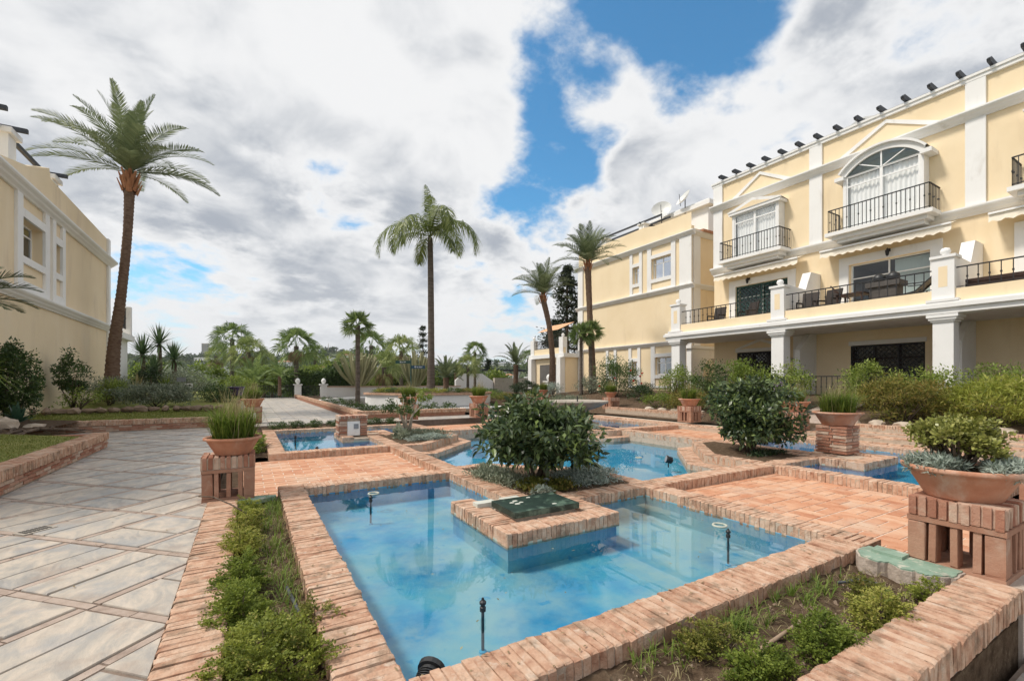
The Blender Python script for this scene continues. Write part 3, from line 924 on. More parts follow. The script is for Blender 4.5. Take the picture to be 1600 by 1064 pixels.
# wall along the far side of the side path
gw2 = thing('garden_wall', (-3, 15.7, 0), 'long low brick wall in front of the far lawn', 'wall')
b = MB(); b.box(-9, -.35, 15.62, 15.85, -.1, .16); b.build('core', 'mortar', gw2)
fc = MB()
for row in range(3):
    x = -9 + (.13 if row % 2 else 0)
    while x < -.4:
        x1_ = min(x + .262, -.36); one_brick(fc, None, ((x + x1_) / 2, 15.66, .022 + row * .049), (x1_ - x - .01, .12, .041), m='brick_red'); x = x1_
fc.build('brick_courses', 'brick_red', gw2, kind='stuff')
fc = MB(); brick_run((-9, 15.58), (-.35, 15.58), .29, .27, .135, 1, dst=fc); fc.build('coping', 'brick', gw2, kind='stuff')
fc = MB(); brick_run((-.35, 15.6), (-.35, 30), .29, .27, .135, 1, dst=fc, pitch=.08, thick=.07); fc.build('side_coping', 'brick_red', gw2, kind='stuff')
b = MB(); b.box(-.6, -.37, 15.86, 30, -.1, .16); b.build('side_core', 'brick_red', gw2)

# ------------------------------------------------------------------ stone path with brick strips, laid on the diagonal
def clip(poly, a, b, c):
    """keep the side a*x+b*y<=c"""
    outp = []
    for i in range(len(poly)):
        p, q = poly[i], poly[(i + 1) % len(poly)]
        dp, dq = a * p[0] + b * p[1] - c, a * q[0] + b * q[1] - c
        if dp <= 0: outp.append(p)
        if dp * dq < 0:
            t_ = dp / (dp - dq); outp.append((p[0] + (q[0] - p[0]) * t_, p[1] + (q[1] - p[1]) * t_))
    return outp


def area(p):
    return abs(sum(p[i][0] * p[(i + 1) % len(p)][1] - p[(i + 1) % len(p)][0] * p[i][1] for i in range(len(p)))) / 2


path = thing('path', (-1.4, 5, -.02), 'pale grey stone slab path with diagonal brick strips on the left', 'path', kind='structure')
regions = [(LWX, -.385, 1.0, 12.0), (-3.9, -.385, 12.0, 15.6)]
b = MB()
for (x0, x1, y0, y1) in regions: b.box(x0, x1, y0, y1, -.3, -.022)
b.build('joint_bed', 'slab_joint', path)
PR = random.Random(11)
I2 = 1 / math.sqrt(2)
toW = lambda a, c: ((a - c) * I2, (a + c) * I2)      # a along (1,1), c along (-1,1)
# strips at X+Y = 2.72 + k*1.06 (a = that / sqrt2), Y-X = 3.35 + k*.99
SA, SC = 1.065 * I2, .98 * I2
A0, C0 = 2.72 * I2, 3.35 * I2
SWD = .062
far_slabs = MB(); strips = MB()


def lay(poly, z, name, indiv, m, dst, inset=.004):
    for (x0, x1, y0, y1) in regions:
        q = poly
        for (aa, bb, cc) in ((1, 0, x1), (-1, 0, -x0), (0, 1, y1), (0, -1, -y0)):
            q = clip(q, aa, bb, cc)
            if len(q) < 3: break
        if len(q) < 3 or area(q) < .002: continue
        cx = sum(p[0] for p in q) / len(q); cy = sum(p[1] for p in q) / len(q)
        if indiv and cy < 10 and cx > -3:
            t_ = MB()
            tx_, ty_ = PR.uniform(-.006, .006), PR.uniform(-.006, .006); dz = PR.uniform(-.003, .003)
            n_ = len(q)
            qi = [(p[0] + (cx - p[0]) * .015, p[1] + (cy - p[1]) * .015) for p in q]
            zf = lambda p: z + dz + (p[0] - cx) * tx_ + (p[1] - cy) * ty_
            t_.add([(p[0] - cx, p[1] - cy, -.05) for p in q] + [(p[0] - cx, p[1] - cy, zf(p) - .006 - z) for p in q] + [(p[0] - cx, p[1] - cy, zf(p) - z) for p in qi],
                   [(i, (i + 1) % n_, n_ + (i + 1) % n_, n_ + i) for i in range(n_)] + [(n_ + i, n_ + (i + 1) % n_, 2 * n_ + (i + 1) % n_, 2 * n_ + i) for i in range(n_)] + [tuple(range(2 * n_, 3 * n_))])
            ob = t_.build(name, m, path, origin=Vector((0, 0, 0)))
            ob.location = Vector((cx, cy, z)) - Vector(path.location); WLOC[ob.name] = Vector((cx, cy, z))
        else:
            dst.prism(q, z - .04, z + PR.uniform(-.003, .003), PR.random())


for ia in range(-4, 26):
    for ic in range(-6, 34):
        a0, a1 = A0 + SA * ia + SWD / 2, A0 + SA * (ia + 1) - SWD / 2
        c0, c1 = C0 + SC * ic + SWD / 2, C0 + SC * (ic + 1) - SWD / 2
        ctr = toW((a0 + a1) / 2, (c0 + c1) / 2)
        if not (-9.6 < ctr[0] < .3 and .4 < ctr[1] < 16.3): continue
        j = .009
        cells = []
        k = PR.random()
        if k < .45:
            s_ = c0 + (c1 - c0) * PR.uniform(.38, .62); cells = [(a0, a1, c0, s_), (a0, a1, s_, c1)]
        elif k < .8:
            s_ = a0 + (a1 - a0) * PR.uniform(.38, .62); cells = [(a0, s_, c0, c1), (s_, a1, c0, c1)]
        elif k < .9:
            s_ = a0 + (a1 - a0) * PR.uniform(.4, .6); u_ = c0 + (c1 - c0) * PR.uniform(.4, .6); cells = [(a0, s_, c0, c1), (s_, a1, c0, u_), (s_, a1, u_, c1)]
        else:
            cells = [(a0, a1, c0, c1)]
        for (p0, p1, q0, q1) in cells:
            lay([toW(p0 + j, q0 + j), toW(p1 - j, q0 + j), toW(p1 - j, q1 - j), toW(p0 + j, q1 - j)], -.012, 'slab', True, 'slab', far_slabs)
        # strip pieces: two of brick between neighbouring panels
        for (p0, p1, q0, q1) in [(a0, (a0 + a1) / 2, c0 - SWD, c0), ((a0 + a1) / 2, a1, c0 - SWD, c0), (a0 - SWD, a0, c0 - SWD, (c0 + c1) / 2), (a0 - SWD, a0, (c0 + c1) / 2, c1)]:
            lay([toW(p0 + .006, q0 + .006), toW(p1 - .006, q0 + .006), toW(p1 - .006, q1 - .006), toW(p0 + .006, q1 - .006)], -.015, 'strip', False, 'strip', strips)
far_slabs.build('far_slabs', 'slab', path, kind='stuff')
strips.build('brick_strips', 'strip', path, kind='stuff')
# drain cover
dr = thing('drain_cover', (-1.32, 4.84, -.01), 'small rectangular iron drain grate set in the stone path', 'drain')
dcx, dcy = -1.62, 5.55
b = MB(); dd = [toW((dcx + dcy) * I2 + u_, (dcy - dcx) * I2 + v_) for u_, v_ in ((-.12, -.07), (.12, -.07), (.12, .07), (-.12, .07))]
b.prism(dd, -.03, -.004); b.build('frame', 'stone', dr)
b = MB()
for i in range(7):
    u0 = -.095 + i * .028
    for (v0, v1) in ((-.05, -.005), (.008, .052)):
        b.prism([toW((dcx + dcy) * I2 + u_, (dcy - dcx) * I2 + v_) for u_, v_ in ((u0, v0), (u0 + .016, v0), (u0 + .016, v1), (u0, v1))], -.01, -.001)
b.build('slot', 'iron', dr)

# lower path outside the outer planter wall
lp = thing('lower_path', (3, -1, -.42), 'lower grey stone path past the outer planter wall', 'path', kind='structure')
b = MB(); b.box(-2.4, 16, -6, .78, -.6, -.432); b.build('joint_bed', 'slab_joint', lp)
b = MB()
for i in range(34):
    for j in range(14):
        x0 = -2.4 + i * .53 + (.26 if j % 2 else 0); y1 = .76 - j * .48
        b.box(x0 + .008, x0 + .522, y1 - .472, y1 - .008, -.46, -.42 + PR.uniform(-.003, .003), PR.random())
b.build('slabs', 'slab', lp, kind='stuff')

# ------------------------------------------------------------------ things on the pools
lid = thing('hatch_cover', (2.48, 3.77, .02), 'dark green weathered hatch cover on the brick platform of the front pool', 'hatch')
b = MB(); b.prism([(2.12, 3.55), (2.86, 3.53), (2.87, 4.02), (2.13, 4.03)], .038, .095); ob = b.build('lid', 'green_lid', lid)
b = MB(); b.prism([(2.15, 3.58), (2.83, 3.56), (2.84, 4.0), (2.16, 4.0)], -.01, .045); b.build('frame', 'mortar', lid)
for i, (x, y, s) in enumerate([(2.27, 3.86, .022), (2.33, 3.90, .026), (2.36, 3.83, .02), (2.30, 3.80, .028), (2.62, 3.62, .022), (2.52, 3.95, .02)]):
    b = MB(); rr = random.Random(i); b.prism([(x + s * (1 + .4 * rr.random()) * math.cos(a), y + s * .7 * (1 + .4 * rr.random()) * math.sin(a)) for a in np.linspace(0, 2 * math.pi, 9)[:-1]], .095, .0975); b.build('paint_fleck', 'pale_patch', lid)
for x, y in ((2.02, 4.13), (2.33, 4.13)):
    b = MB(); b.box(x, x + .22, y, y + .11, -.02, .052); tag(b.build('stone_block', 'pale_patch', None, origin=(x + .1, y, 0)), 'small white stone block beside hatch cover, ' + ('nearer the pool' if x < 2.2 else 'nearer the shrub'), 'stone')


def nozzle(x, y, h, label, rad=.013, zb=ZF, base=True):
    t = thing('fountain_nozzle', (x, y, zb), label, 'nozzle', 'fountain nozzles')
    top = ZW + h
    b = MB(); b.tube([(x, y, zb), (x, y, top - .075)], rad * .8, 10); b.build('pipe', 'hose', t)
    b = MB(); b.lathe([(rad, 0), (rad * 1.55, .005), (rad * 1.55, .03), (rad * 1.1, .034), (rad * 1.1, .044), (rad * 1.7, .048), (rad * 1.7, .062), (rad * .8, .072), (rad * .55, .085)], (x, y, top - .08), 12); b.build('head', 'black_plastic', t)
    b = MB(); b.lathe([(rad * 1.9, 0), (rad * 1.9, .01), (rad * 1.2, .016)], (x, y, zb), 14); b.build('foot', 'pool_paint_blue', t)


nozzle(1.22, 2.42, .10, 'black fountain nozzle nearest the camera in the front pool', .012)
nozzle(1.21, 5.25, .11, 'black fountain nozzle near the far left corner of front pool')
nozzle(3.68, 2.46, .10, 'black fountain nozzle near the right edge of front pool', .012)
nozzle(.98, 12.0, .12, 'short fountain nozzle at the far side of second pool', .02)
nozzle(1.22, 10.0, .08, 'short fountain nozzle at the near side of second pool', .02)
nozzle(8.6, 2.6, .10, 'short fountain nozzle in the right pool', .02)
for (x, y, l) in [(1.36, 5.75, 'pale ring drain floating by back wall of front pool'), (3.98, 2.75, 'pale ring drain floating by right wall of front pool'), (6.9, 6.6, 'white ring inlet at the star basin wall')]:
    b = MB(); b.sm = True
    zr = ZW if x < 5 else -.25
    cc_ = [(x + .062 * math.cos(a), y + .062 * math.sin(a), zr + .004) for a in np.linspace(0, 2 * math.pi, 21)]
    b.tube(cc_, .011, 6); tag(b.build('ring_drain', 'pool_edge', None, origin=(x, y, zr)), l, 'drain')


def floodlight(x, y, z, ax, label, s=1.0):
    t = thing('floodlight', (x, y, z), label, 'lamp', 'black pool floodlights')
    d = Vector(ax).normalized(); p = Vector((x, y, z))
    b = MB(); b.sm = False
    b.tube([p - d * .09 * s, p - d * .07 * s, p - d * .02 * s, p + d * .015 * s, p + d * .02 * s, p + d * .05 * s], [.03 * s, .052 * s, .058 * s, .06 * s, .078 * s, .078 * s], 18); b.build('housing', 'black_plastic', t)
    b = MB()
    for k in range(5): b.tube([p - d * (.065 - .014 * k) * s, p - d * (.06 - .014 * k) * s], .068 * s, 16)
    b.build('cooling_fin', 'black_plastic', t)
    b = MB(); b.tube([p + d * .051 * s, p + d * .054 * s], .068 * s, 18); b.build('lens', 'slate', t)
    b = MB(); b.tube([p - Vector((0, 0, .02)), (x, y, z - .14)], .012 * s, 8); b.build('bracket', 'black_plastic', t)


floodlight(.74, 2.03, -.085, (.62, .70, .32), 'round black floodlight at the near left corner of front pool', .85)
floodlight(3.17, 4.55, .06, (-.2, -.5, .85), 'small dark floodlight under the front shrub', .7)
floodlight(6.55, 5.55, -.1, (-.75, .5, .25), 'black floodlight on the ledge of the star basin', .9)

# ------------------------------------------------------------------ open brick piers
PW = .50


def pier_proto(name, indiv):
    t = thing(name, (0, 0, 0), 'x', 'pier')
    h = PW / 2
    b = MB(); b.box(-h, h, -h, h, 0, .036); b.build('base_slab', 'terracotta_dark', t)
    b = MB(); b.box(-h - .004, h + .004, -h - .004, h + .004, .316, .352); b.build('top_slab', 'terracotta_dark', t)
    mm = MB(); dst = None if indiv else mm
    for sx in (-1, 1):
        for sy in (-1, 1):
            one_brick(dst, t, (sx * (h - .05), sy * (h - .05), .176), (.10, .10, .28), m='terracotta_dark', name='upright')
    for k in (-.115, 0, .115):
        for s in (-1, 1):
            one_brick(dst, t, (k, s * (h - .055), .176), (.042, .10, .28), m='terracotta_dark', name='upright')
            one_brick(dst, t, (s * (h - .055), k, .176), (.10, .042, .28), m='terracotta_dark', name='upright')
    if mm.v: mm.build('uprights', 'terracotta_dark', t, kind='stuff')
    b = MB(); b.box(-h + .012, h - .012, -h + .012, h - .012, .352, .478); b.build('mortar_core', 'mortar', t)
    mm = MB(); dst = None if indiv else mm
    n = 9; st = PW / n
    for k in range(n):
        for s in (-1, 1):
            one_brick(dst, t, (-h + st * (k + .5), s * h / 2, .422), (st - .012, h - .008, .138), m='brick_red')
    # end faces: bricks turned across
    for k in range(n):
        for s in (-1, 1):
            one_brick(dst, t, (s * (h - .006), -h + st * (k + .5), .422), (.03, st - .014, .136), m='brick_red')
    if mm.v: mm.build('soldier_course', 'brick_red', t, kind='stuff')
    return t


pier_n = pier_proto('brick_pier', True)
pier_f = None
piers = {}
for i, (x, y, z, lab) in enumerate([
        (-.19, 6.15, -.02, 'open brick pier by the stone path carrying the pot of tall grass'),
        (4.45, 1.12, -.02, 'large open brick pier at lower right carrying the wide bowl planter'),
        (6.95, 1.05, -.02, 'open brick pier cut off by the right picture edge behind the bowl planter'),
        (.12, 16.4, .03, 'far left open brick pier beside the lawn carrying a terracotta pot'),
        (4.6, 14.6, .06, 'open brick pier behind the small tree carrying a pot'),
        (7.05, 14.3, .06, 'open brick pier right of the low brick wall below the big palm'),
        (12.0, 9.35, .05, 'open brick pier behind the right shrub at its left side'),
        (12.1, 6.25, .05, 'open brick pier just behind the right shrub and brick pillar'),
        (13.3, 14.3, .16, 'small far open brick pier near the flowering shrub'),
        (13.4, 19.5, .16, 'smallest far open brick pier by the tall right palm trunk')]):
    if i == 0:
        o = pier_n
    elif i in (1, 2):
        o = copy_tree(pier_n)
    else:
        if pier_f is None: pier_f = o = pier_proto('brick_pier', False)
        else: o = copy_tree(pier_f)
    o.location = (x, y, z); WLOC[o.name] = Vector((x, y, z)); o['label'] = lab; o['group'] = 'open brick piers'
    piers[i] = (x, y, z + .492)
b = MB(); b.prism([(-.06 + .34 * math.cos(a) * (1 + .15 * math.sin(3 * a)), 5.88 + .12 * math.sin(a)) for a in np.linspace(0, 2 * math.pi, 13)[:-1]], -.06, -.018)
tag(b.build('cement_pad', 'green_paint', None, origin=(-.06, 5.88, -.06)), 'pale green cement pad at the foot of the left brick pier', 'cement')


def pot(x, y, z, rim, h, label, seg=32, soil=True):
    t = thing('terracotta_pot', (x, y, z), label, 'pot', 'terracotta pots on the piers')
    r = rim
    b = MB(); b.sm = True
    b.lathe([(r * .60, 0), (r * .61, .01), (r * .86, h * .72), (r * .90, h * .80), (r * .93, h * .83), (r * .99, h * .85), (r * 1.0, h * .90), (r * 1.0, h * .97), (r * .97, h), (r * .90, h * .99), (r * .87, h * .93), (r * .80, h * .80), (0.001, h * .79)], (x, y, z), seg)
    b.build('bowl', 'terracotta', t)
    b = MB(); b.lathe([(r * .83, h * .85), (r * .5, h * .88), (0.001, h * .89)], (x, y, z), 20); b.build('potting_soil', 'soil', t)
    return t


def tuft(x, y, z, h, n, rad, label, m='leaf_grass', seed=0, w=.009, dry=True, cat='grass'):
    t = thing('potted_grass', (x, y, z), label, cat, 'tufts of grass in pots')
    r = np.random.default_rng(seed)
    a = r.uniform(0, 6.28, n); q = rad * np.sqrt(r.random(n))
    blades('leaves', m, t, np.stack([x + q * np.cos(a), y + q * np.sin(a), np.full(n, z)], 1), 6, h, w, .95, seed, 'stuff')
    if dry:
        k = max(6, n // 2)
        blades('dry_stalks', 'leaf_dry', t, np.stack([x + rad * .8 * r.normal(0, .5, k), y + rad * .8 * r.normal(0, .5, k), np.full(k, z)], 1), 2, h * 1.5, w * .6, .42, seed + 1, 'stuff')
    return t

# ------------------------------------------------------------------ raised grounds beside the court
def sheet(name, m, label, cat, xs, ys, zf, seed=0, rough=0.0):
    r = random.Random(seed); b = MB()
    b.add([(x, y, zf(x, y) + r.uniform(-rough, rough)) for y in ys for x in xs], [(j * len(xs) + i, j * len(xs) + i + 1, (j + 1) * len(xs) + i + 1, (j + 1) * len(xs) + i) for j in range(len(ys) - 1) for i in range(len(xs) - 1)])
    b.sm = True
    o = b.build(name, m); tag(o, label, cat, kind='structure'); return o


lin = lambda a, b, n: [a + (b - a) * i / n for i in range(n + 1)]
lawn_z = lambda x, y: .235 + max(0, (-2.75 - x)) * .10
lawnb_z = lambda x, y: .24 + max(0, min(1, (y - 17) / 8)) * .35
sheet('lawn', 'lawn', 'short patchy lawn above the left brick wall', 'lawn', lin(-9, -2.6, 24), lin(1.5, 11.8, 30), lawn_z, 1, .008)
sheet('lawn', 'soil', 'planted ground with rocks left of the side path', 'ground', lin(-9, -3.75, 20), lin(11.8, 15.9, 18), lambda x, y: .30 + max(0, (-3.75 - x)) * .05, 7, .015)
sheet('lawn', 'lawn', 'far sunlit lawn strip behind the long low brick wall', 'lawn', lin(-12, -.45, 30), lin(15.8, 44, 50), lawnb_z, 2, .01)
bank_z = lambda x, y: .02 + (max(0, min(1, (x - 12.9) / 4)) * .66 + (.12 if x > 12.95 else 0)) * max(.3, min(1, (27 - y) / 6))
sheet('garden_bank', 'soil', 'planted soil bank rising to the right building terrace', 'bank', [12.35, 12.9, 12.96, 13.5, 14, 15, 16, 16.8, 17.3, 24], lin(-8, 46, 60), bank_z, 3, .01)
sheet('rear_bed', 'soil', 'planted ground round the far round pool', 'bed', lin(3.45, 12.4, 12), lin(16.3, 46, 30), lambda x, y: .10 if y < 19 else -.02, 4, .01)

rp = thing('rear_path', (1.5, 28, 0), 'far pale stone path leading to the white gate', 'path', kind='structure')
b = MB(); b.box(-.34, 3.2, 15.2, 43, -.7, -.016); b.box(3.2, 13.0, 14.9, 16.2, -.7, -.016); b.build('joint_bed', 'slab_joint', rp)
b = MB()
for i in range(8):
    for j in range(56):
        x0 = -.34 + i * .445; y0 = 15.25 + j * .5
        b.box(x0 + .006, x0 + .439, y0 + .006, y0 + .494, -.05, PR.uniform(-.003, .003), PR.random())
for i in range(22):
    for j in range(3):
        x0 = 3.22 + i * .445; y0 = 14.9 + j * .43
        b.box(x0 + .006, x0 + .439, y0 + .006, y0 + .424, -.05, PR.uniform(-.003, .003), PR.random())
b.build('slabs', 'slab', rp, kind='stuff')

fw = thing('planter_wall', (5, 16.3, 0), 'far low brick planter wall with slender palm behind it', 'wall')
b = MB(); b.box(3.3, 7.4, 16.24, 16.45, -.1, .14); b.box(3.3, 3.5, 16.45, 41, -.1, .14); b.build('wall_face', 'brick_red', fw)
rs = MB(); brick_run((3.27, 16.2), (7.42, 16.2), .27, .28, .135, 1, dst=rs); brick_run((3.27, 16.2), (3.27, 41), .27, .28, .135, -1, dst=rs, pitch=.09, thick=.08); rs.build('coping', 'brick', fw, kind='stuff')

# brick treads and second retaining row at the right of the court
st = thing('brick_steps', (12.3, 4, 0), 'shallow brick steps and low retaining row below the right shrubs', 'steps')
b = MB(); b.box(11.35, 12.35, -3, 13.9, -.3, -.03); b.box(12.0, 12.4, -3, 6.0, -.05, .055); b.box(12.4, 12.98, -3, 6.0, -.05, .115); b.box(12.9, 13.08, -3, 5.8, 0, .20); b.box(12.9, 13.08, 9.6, 14.2, 0, .20); b.build('treads', 'mortar', st)
rs = MB()
for xx, zz in ((11.36, -.012), (11.66, .0), (12.0, .075), (12.28, .075), (12.5, .135)):
    y = -3.0 + BRK.random() * .1
    while y < (13.8 if xx < 11.9 else 5.9):
        one_brick(rs, None, (xx + .07, y + .13, zz - .02), (.13, .25, .04)); y += .262
brick_run((12.9, -3), (12.9, 5.8), .275, .24, .12, -1, dst=rs); brick_run((12.9, 9.6), (12.9, 14.2), .275, .24, .12, -1, dst=rs)
rs.build('bricks', 'brick', st, kind='stuff')


mat('stone_brown', [(.16, .11, .08), (.27, .20, .15), (.36, .28, .22)], scale=5, rnd=.5, rough=.95, bump=.9, bscale=14, spec=.05)


def stone_at(name, x, y, z, s, label, seed, parent=None, cat='rock', grp=None, m='rock'):
    r = random.Random(seed); bm = bmesh.new(); bmesh.ops.create_icosphere(bm, subdivisions=2, radius=1)
    for v in bm.verts:
        v.co *= 1 + r.uniform(-.2, .2); v.co = Vector((v.co.x * s[0], v.co.y * s[1], v.co.z * s[2]))
    me = bpy.data.meshes.new(name); bm.to_mesh(me); bm.free(); me.materials.append(MATS[m])
    o = put(name, me, None, parent, (x, y, z), (0, 0, r.uniform(0, 6)))
    if parent is None: tag(o, label, cat, grp)
    return o


for i, yy in enumerate([2.2, 2.75, 3.3, 3.8, 4.35, 4.9, 5.4]):
    stone_at('rock', 13.22, yy, .27, (.16, .22, .11), ['rightmost', 'second from right', 'third from right', 'middle', 'third from left', 'second from left', 'leftmost'][i] + ' pale rock of the row below the right shrubs', i, grp='rocks along the retaining row')
for i, yy in enumerate([9.9, 10.4, 10.9, 11.5, 12.1]):
    stone_at('rock', 13.22, yy, .27, (.14, .18, .09), ['rightmost', 'second from right', 'middle', 'second from left', 'leftmost'][i] + ' grey rock of the row behind the rear pool', 20 + i, grp='rocks behind the rear pool')
stone_at('rock', -4.33, 13.3, .42, (.19, .16, .15), 'large cream rock on the lawn by the agave', 40)
stone_at('rock', -4.0, 13.7, .33, (.2, .15, .07), 'flat grey rock on the lawn behind the cream rock', 41)
stone_at('rock', -4.5, 12.9, .38, (.16, .16, .1), 'small cream rock at the left picture edge', 42)
stone_at('rock', .02, 3.05, -.08, (.05, .07, .04), 'small pale stone in the left planting bed', 43)
# rough stone edging of the far bed
se = thing('stone_edging', (-4, 19.2, .3), 'rough brown stone edging in front of the far left bed', 'edging')
for i in range(26):
    stone_at('stone', -8.6 + i * .31 + PR.uniform(-.03, .03), 18.9 - .02 * i + .18 * math.sin(i * .4), .42, (.22, .11, PR.uniform(.07, .13)), '', 60 + i, parent=se, m='stone_brown')
roots = MB()
rr_ = random.Random(5)
for i in range(9):
    x0, y0 = -3.9 + rr_.uniform(-.35, .3), 12.9 + rr_.uniform(-.5, .4)
    pts = [(x0, y0, .34)]
    a = rr_.uniform(-1.9, -.5)
    for k in range(6):
        a += rr_.uniform(-.35, .35); pts.append((pts[-1][0] + .17 * math.cos(a), pts[-1][1] + .17 * math.sin(a), .33 - .012 * k + rr_.uniform(-.01, .012)))
    roots.tube(pts, [.035 - .004 * k for k in range(7)], 7)
tag(roots.build('surface_roots', 'bark', None, origin=(-3.9, 12.9, .3), smooth_shade=True), 'grey gnarled roots spreading over the left lawn', 'roots')

# ------------------------------------------------------------------ grass
r_ = np.random.default_rng(5)
blades('lawn_grass', 'leaf_lawn', None, ground_pts(26000, -6.2, -2.72, 4, 11.7, lawn_z, r_), 2, .035, .006, .8, 1)
tag(bpy.data.objects['lawn_grass'], 'short green and straw lawn grass above the left wall', 'grass', kind='stuff')
o = blades('lawn_grass', 'leaf_lawn', None, ground_pts(16000, -8, -.6, 15.9, 19.3, lawnb_z, r_), 2, .05, .012, .8, 2)
tag(o, 'pale cut grass of the far lawn strip', 'grass', kind='stuff')


# ------------------------------------------------------------------ shrubs and ground cover
def stems(b, base, n, spread, h, r, rad=.02, fork=True):
    for i in range(n):
        a = r.uniform(0, 6.28); q = spread * r.uniform(.3, 1)
        p0 = Vector(base) + Vector((r.uniform(-.05, .05), r.uniform(-.05, .05), 0))
        p2 = Vector(base) + Vector((q * math.cos(a), q * math.sin(a), h * r.uniform(.6, 1)))
        p1 = (p0 + p2) / 2 + Vector((r.uniform(-.06, .06), r.uniform(-.06, .06), h * .12))
        b.tube([p0, p1, p2], [rad, rad * .75, rad * .35], 6)
        if fork:
            for k in range(2):
                e = p2 + Vector((r.uniform(-.3, .3) * spread, r.uniform(-.3, .3) * spread, h * r.uniform(.1, .3)))
                b.tube([p1 + (p2 - p1) * .4, (p1 + p2) / 2 + (e - p2) * .4, e], [rad * .5, rad * .35, rad * .2], 5)


def bush(name, label, x, y, z, rad, n, m, leaf, k=30, seed=0, cat='shrub', group=None, up=.2, spread=.33, droop=0.0, stem=True, shell=.75, out=.8, lift=0.85, stem_m='bark'):
    t = thing(name, (x, y, z), label, cat, group)
    foliage('foliage', m, t, (x, y, z + rad[2] * lift), rad, n, leaf, k, seed, up, spread, shell, out, droop=droop, zmin=z)
    if stem:
        b = MB(); stems(b, (x, y, z - .03), 6, max(rad[0], rad[1]) * .55, rad[2] * 1.1, random.Random(seed), rad=.012 + .012 * rad[2]); b.build('stem', stem_m, t, smooth_shade=True)
    return t


# two glossy shrubs at the star basin
def leaf_mesh(name, ln, w, m):
    V_ = [(0, 0, 0), (ln * .3, w * .42, w * .10), (ln * .3, 0, -w * .04), (ln * .3, -w * .42, w * .10), (ln * .65, w * .38, w * .05), (ln * .65, 0, -w * .12), (ln * .65, -w * .38, w * .05), (ln, 0, -w * .35)]
    F_ = [(0, 2, 1), (0, 3, 2), (1, 2, 5, 4), (2, 3, 6, 5), (4, 5, 7), (5, 6, 7)]
    me = bpy.data.meshes.new(name); me.from_pydata(V_, [], F_); me.materials.append(MATS[m]); me.update(); return me


def glossy_shrub(label, x, y, z, rad, n, seed, own=0, base_h=.25):
    t = thing('evergreen_shrub', (x, y, z), label, 'shrub', 'glossy evergreen shrubs in the corner planters')
    zc_ = z + base_h + rad[2] * .85
    foliage('foliage', 'leaf_glossy', t, (x, y, zc_), rad, n, (.11, .046), 62, seed, .05, .25, .88, .9, droop=.25, rbias=.35)
    foliage('side_shoots', 'leaf_glossy', t, (x, y, zc_ - .05), [a * 1.06 for a in rad], n // 10, (.11, .046), 16, seed + 5, .2, .16, 1.0, .9, droop=.1, rbias=.4)
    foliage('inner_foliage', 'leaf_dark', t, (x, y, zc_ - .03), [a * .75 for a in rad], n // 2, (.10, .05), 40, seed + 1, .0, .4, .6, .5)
    if own:
        r = np.random.default_rng(seed + 9)
        me = leaf_mesh('leaf', .125, .056, 'leaf_glossy')
        P, q, idx, off = clump_points((x, y, zc_), [a * 1.04 for a in rad], own, 60, r, .22, .88)
        cd = px_dir(835, 690)
        for i in range(own):
            d = off[i] / (np.linalg.norm(off[i]) + 1e-6) + q[i] * .6 + np.array([0, 0, -.1])
            put('leaf', me, None, t, P[i], (r.uniform(-.5, .5), -math.atan2(d[2], math.hypot(d[0], d[1])) + r.uniform(-.3, .3), math.atan2(d[1], d[0]) + r.uniform(-.4, .4)), (r.uniform(.75, 1.2),) * 3)
    b = MB(); stems(b, (x, y, z - .02), 9, rad[0] * .6, base_h + rad[2] * 1.0, random.Random(seed), rad=.026); b.build('stem', 'bark', t, smooth_shade=True)
    return t


glossy_shrub('broad glossy dark green shrub behind the hatch cover in the foreground planter', 3.20, 4.82, 0, (.78, .78, .48), 5200, 3, 300, .20)
glossy_shrub('dense dark green shrub in the right corner planter beside potted brick pillar', 8.05, 4.95, 0, (.84, .84, .68), 6500, 8, 0, .12)
glossy_shrub('small dark green shrub in front of the stone fountain bowl', 8.1, 10.4, 0, (.5, .5, .32), 1500, 12, 0, .05)
# small open tree in the left-rear planter
t = thing('small_tree', (3.35, 10.7, 0), 'small open-branched tree with few leaf tufts in the left rear planter', 'tree')
b = MB(); rr = random.Random(4); stems(b, (3.35, 10.7, 0), 5, .42, .85, rr, .032); b.build('trunk', 'stem_pale', t, smooth_shade=True)
for i, (dx, dy, dz, s) in enumerate([(-.42, .1, .72, .24), (.38, -.05, .92, .22), (.05, .2, .86, .22), (-.15, -.25, .62, .2), (.2, .1, .55, .15)]):
    foliage('crown', 'leaf_lime' if i in (1, 4) else 'leaf_hedge', t, (3.35 + dx, 10.7 + dy, dz), (s, s, s * .75), 330, (.07, .03), 9, 30 + i, .3)


def cover(name, label, x, y, z, rad, n, m, leaf, k=26, seed=0, group=None, cat='ground cover', up=.55, spread=.3, shell=.8):
    o = foliage(name, m, None, (x, y, z + rad[2] * .35), rad, n, leaf, k, seed, up, spread, shell, .7, kind=None, zmin=z)
    tag(o, label, cat, group); return o


SG = 'low grey ground cover in the corner planters'
cover('ground_cover', 'silvery low ground cover right of the front shrub trunk', 3.92, 4.72, 0, (.58, .46, .11), 6500, 'leaf_silver', (.045, .016), 60, 1, SG)
cover('ground_cover', 'brownish grey low ground cover left of the front shrub trunk', 2.95, 5.35, 0, (.36, .75, .10), 4200, 'leaf_greygreen', (.045, .016), 60, 2, SG)
cover('ground_cover', 'reddish green ground cover under the front shrub', 3.15, 4.55, 0, (.40, .38, .08), 2600, 'leaf_olive', (.05, .02), 40, 3, SG)
cover('ground_cover', 'small pale silver tuft just behind the hatch cover', 2.92, 4.28, 0, (.14, .12, .07), 700, 'leaf_silver', (.045, .015), 14, 4, SG)
cover('ground_cover', 'silvery ground cover edge of the left rear planter', 3.6, 9.75, 0, (.65, .26, .09), 2800, 'leaf_silver', (.05, .018), 40, 5, SG)
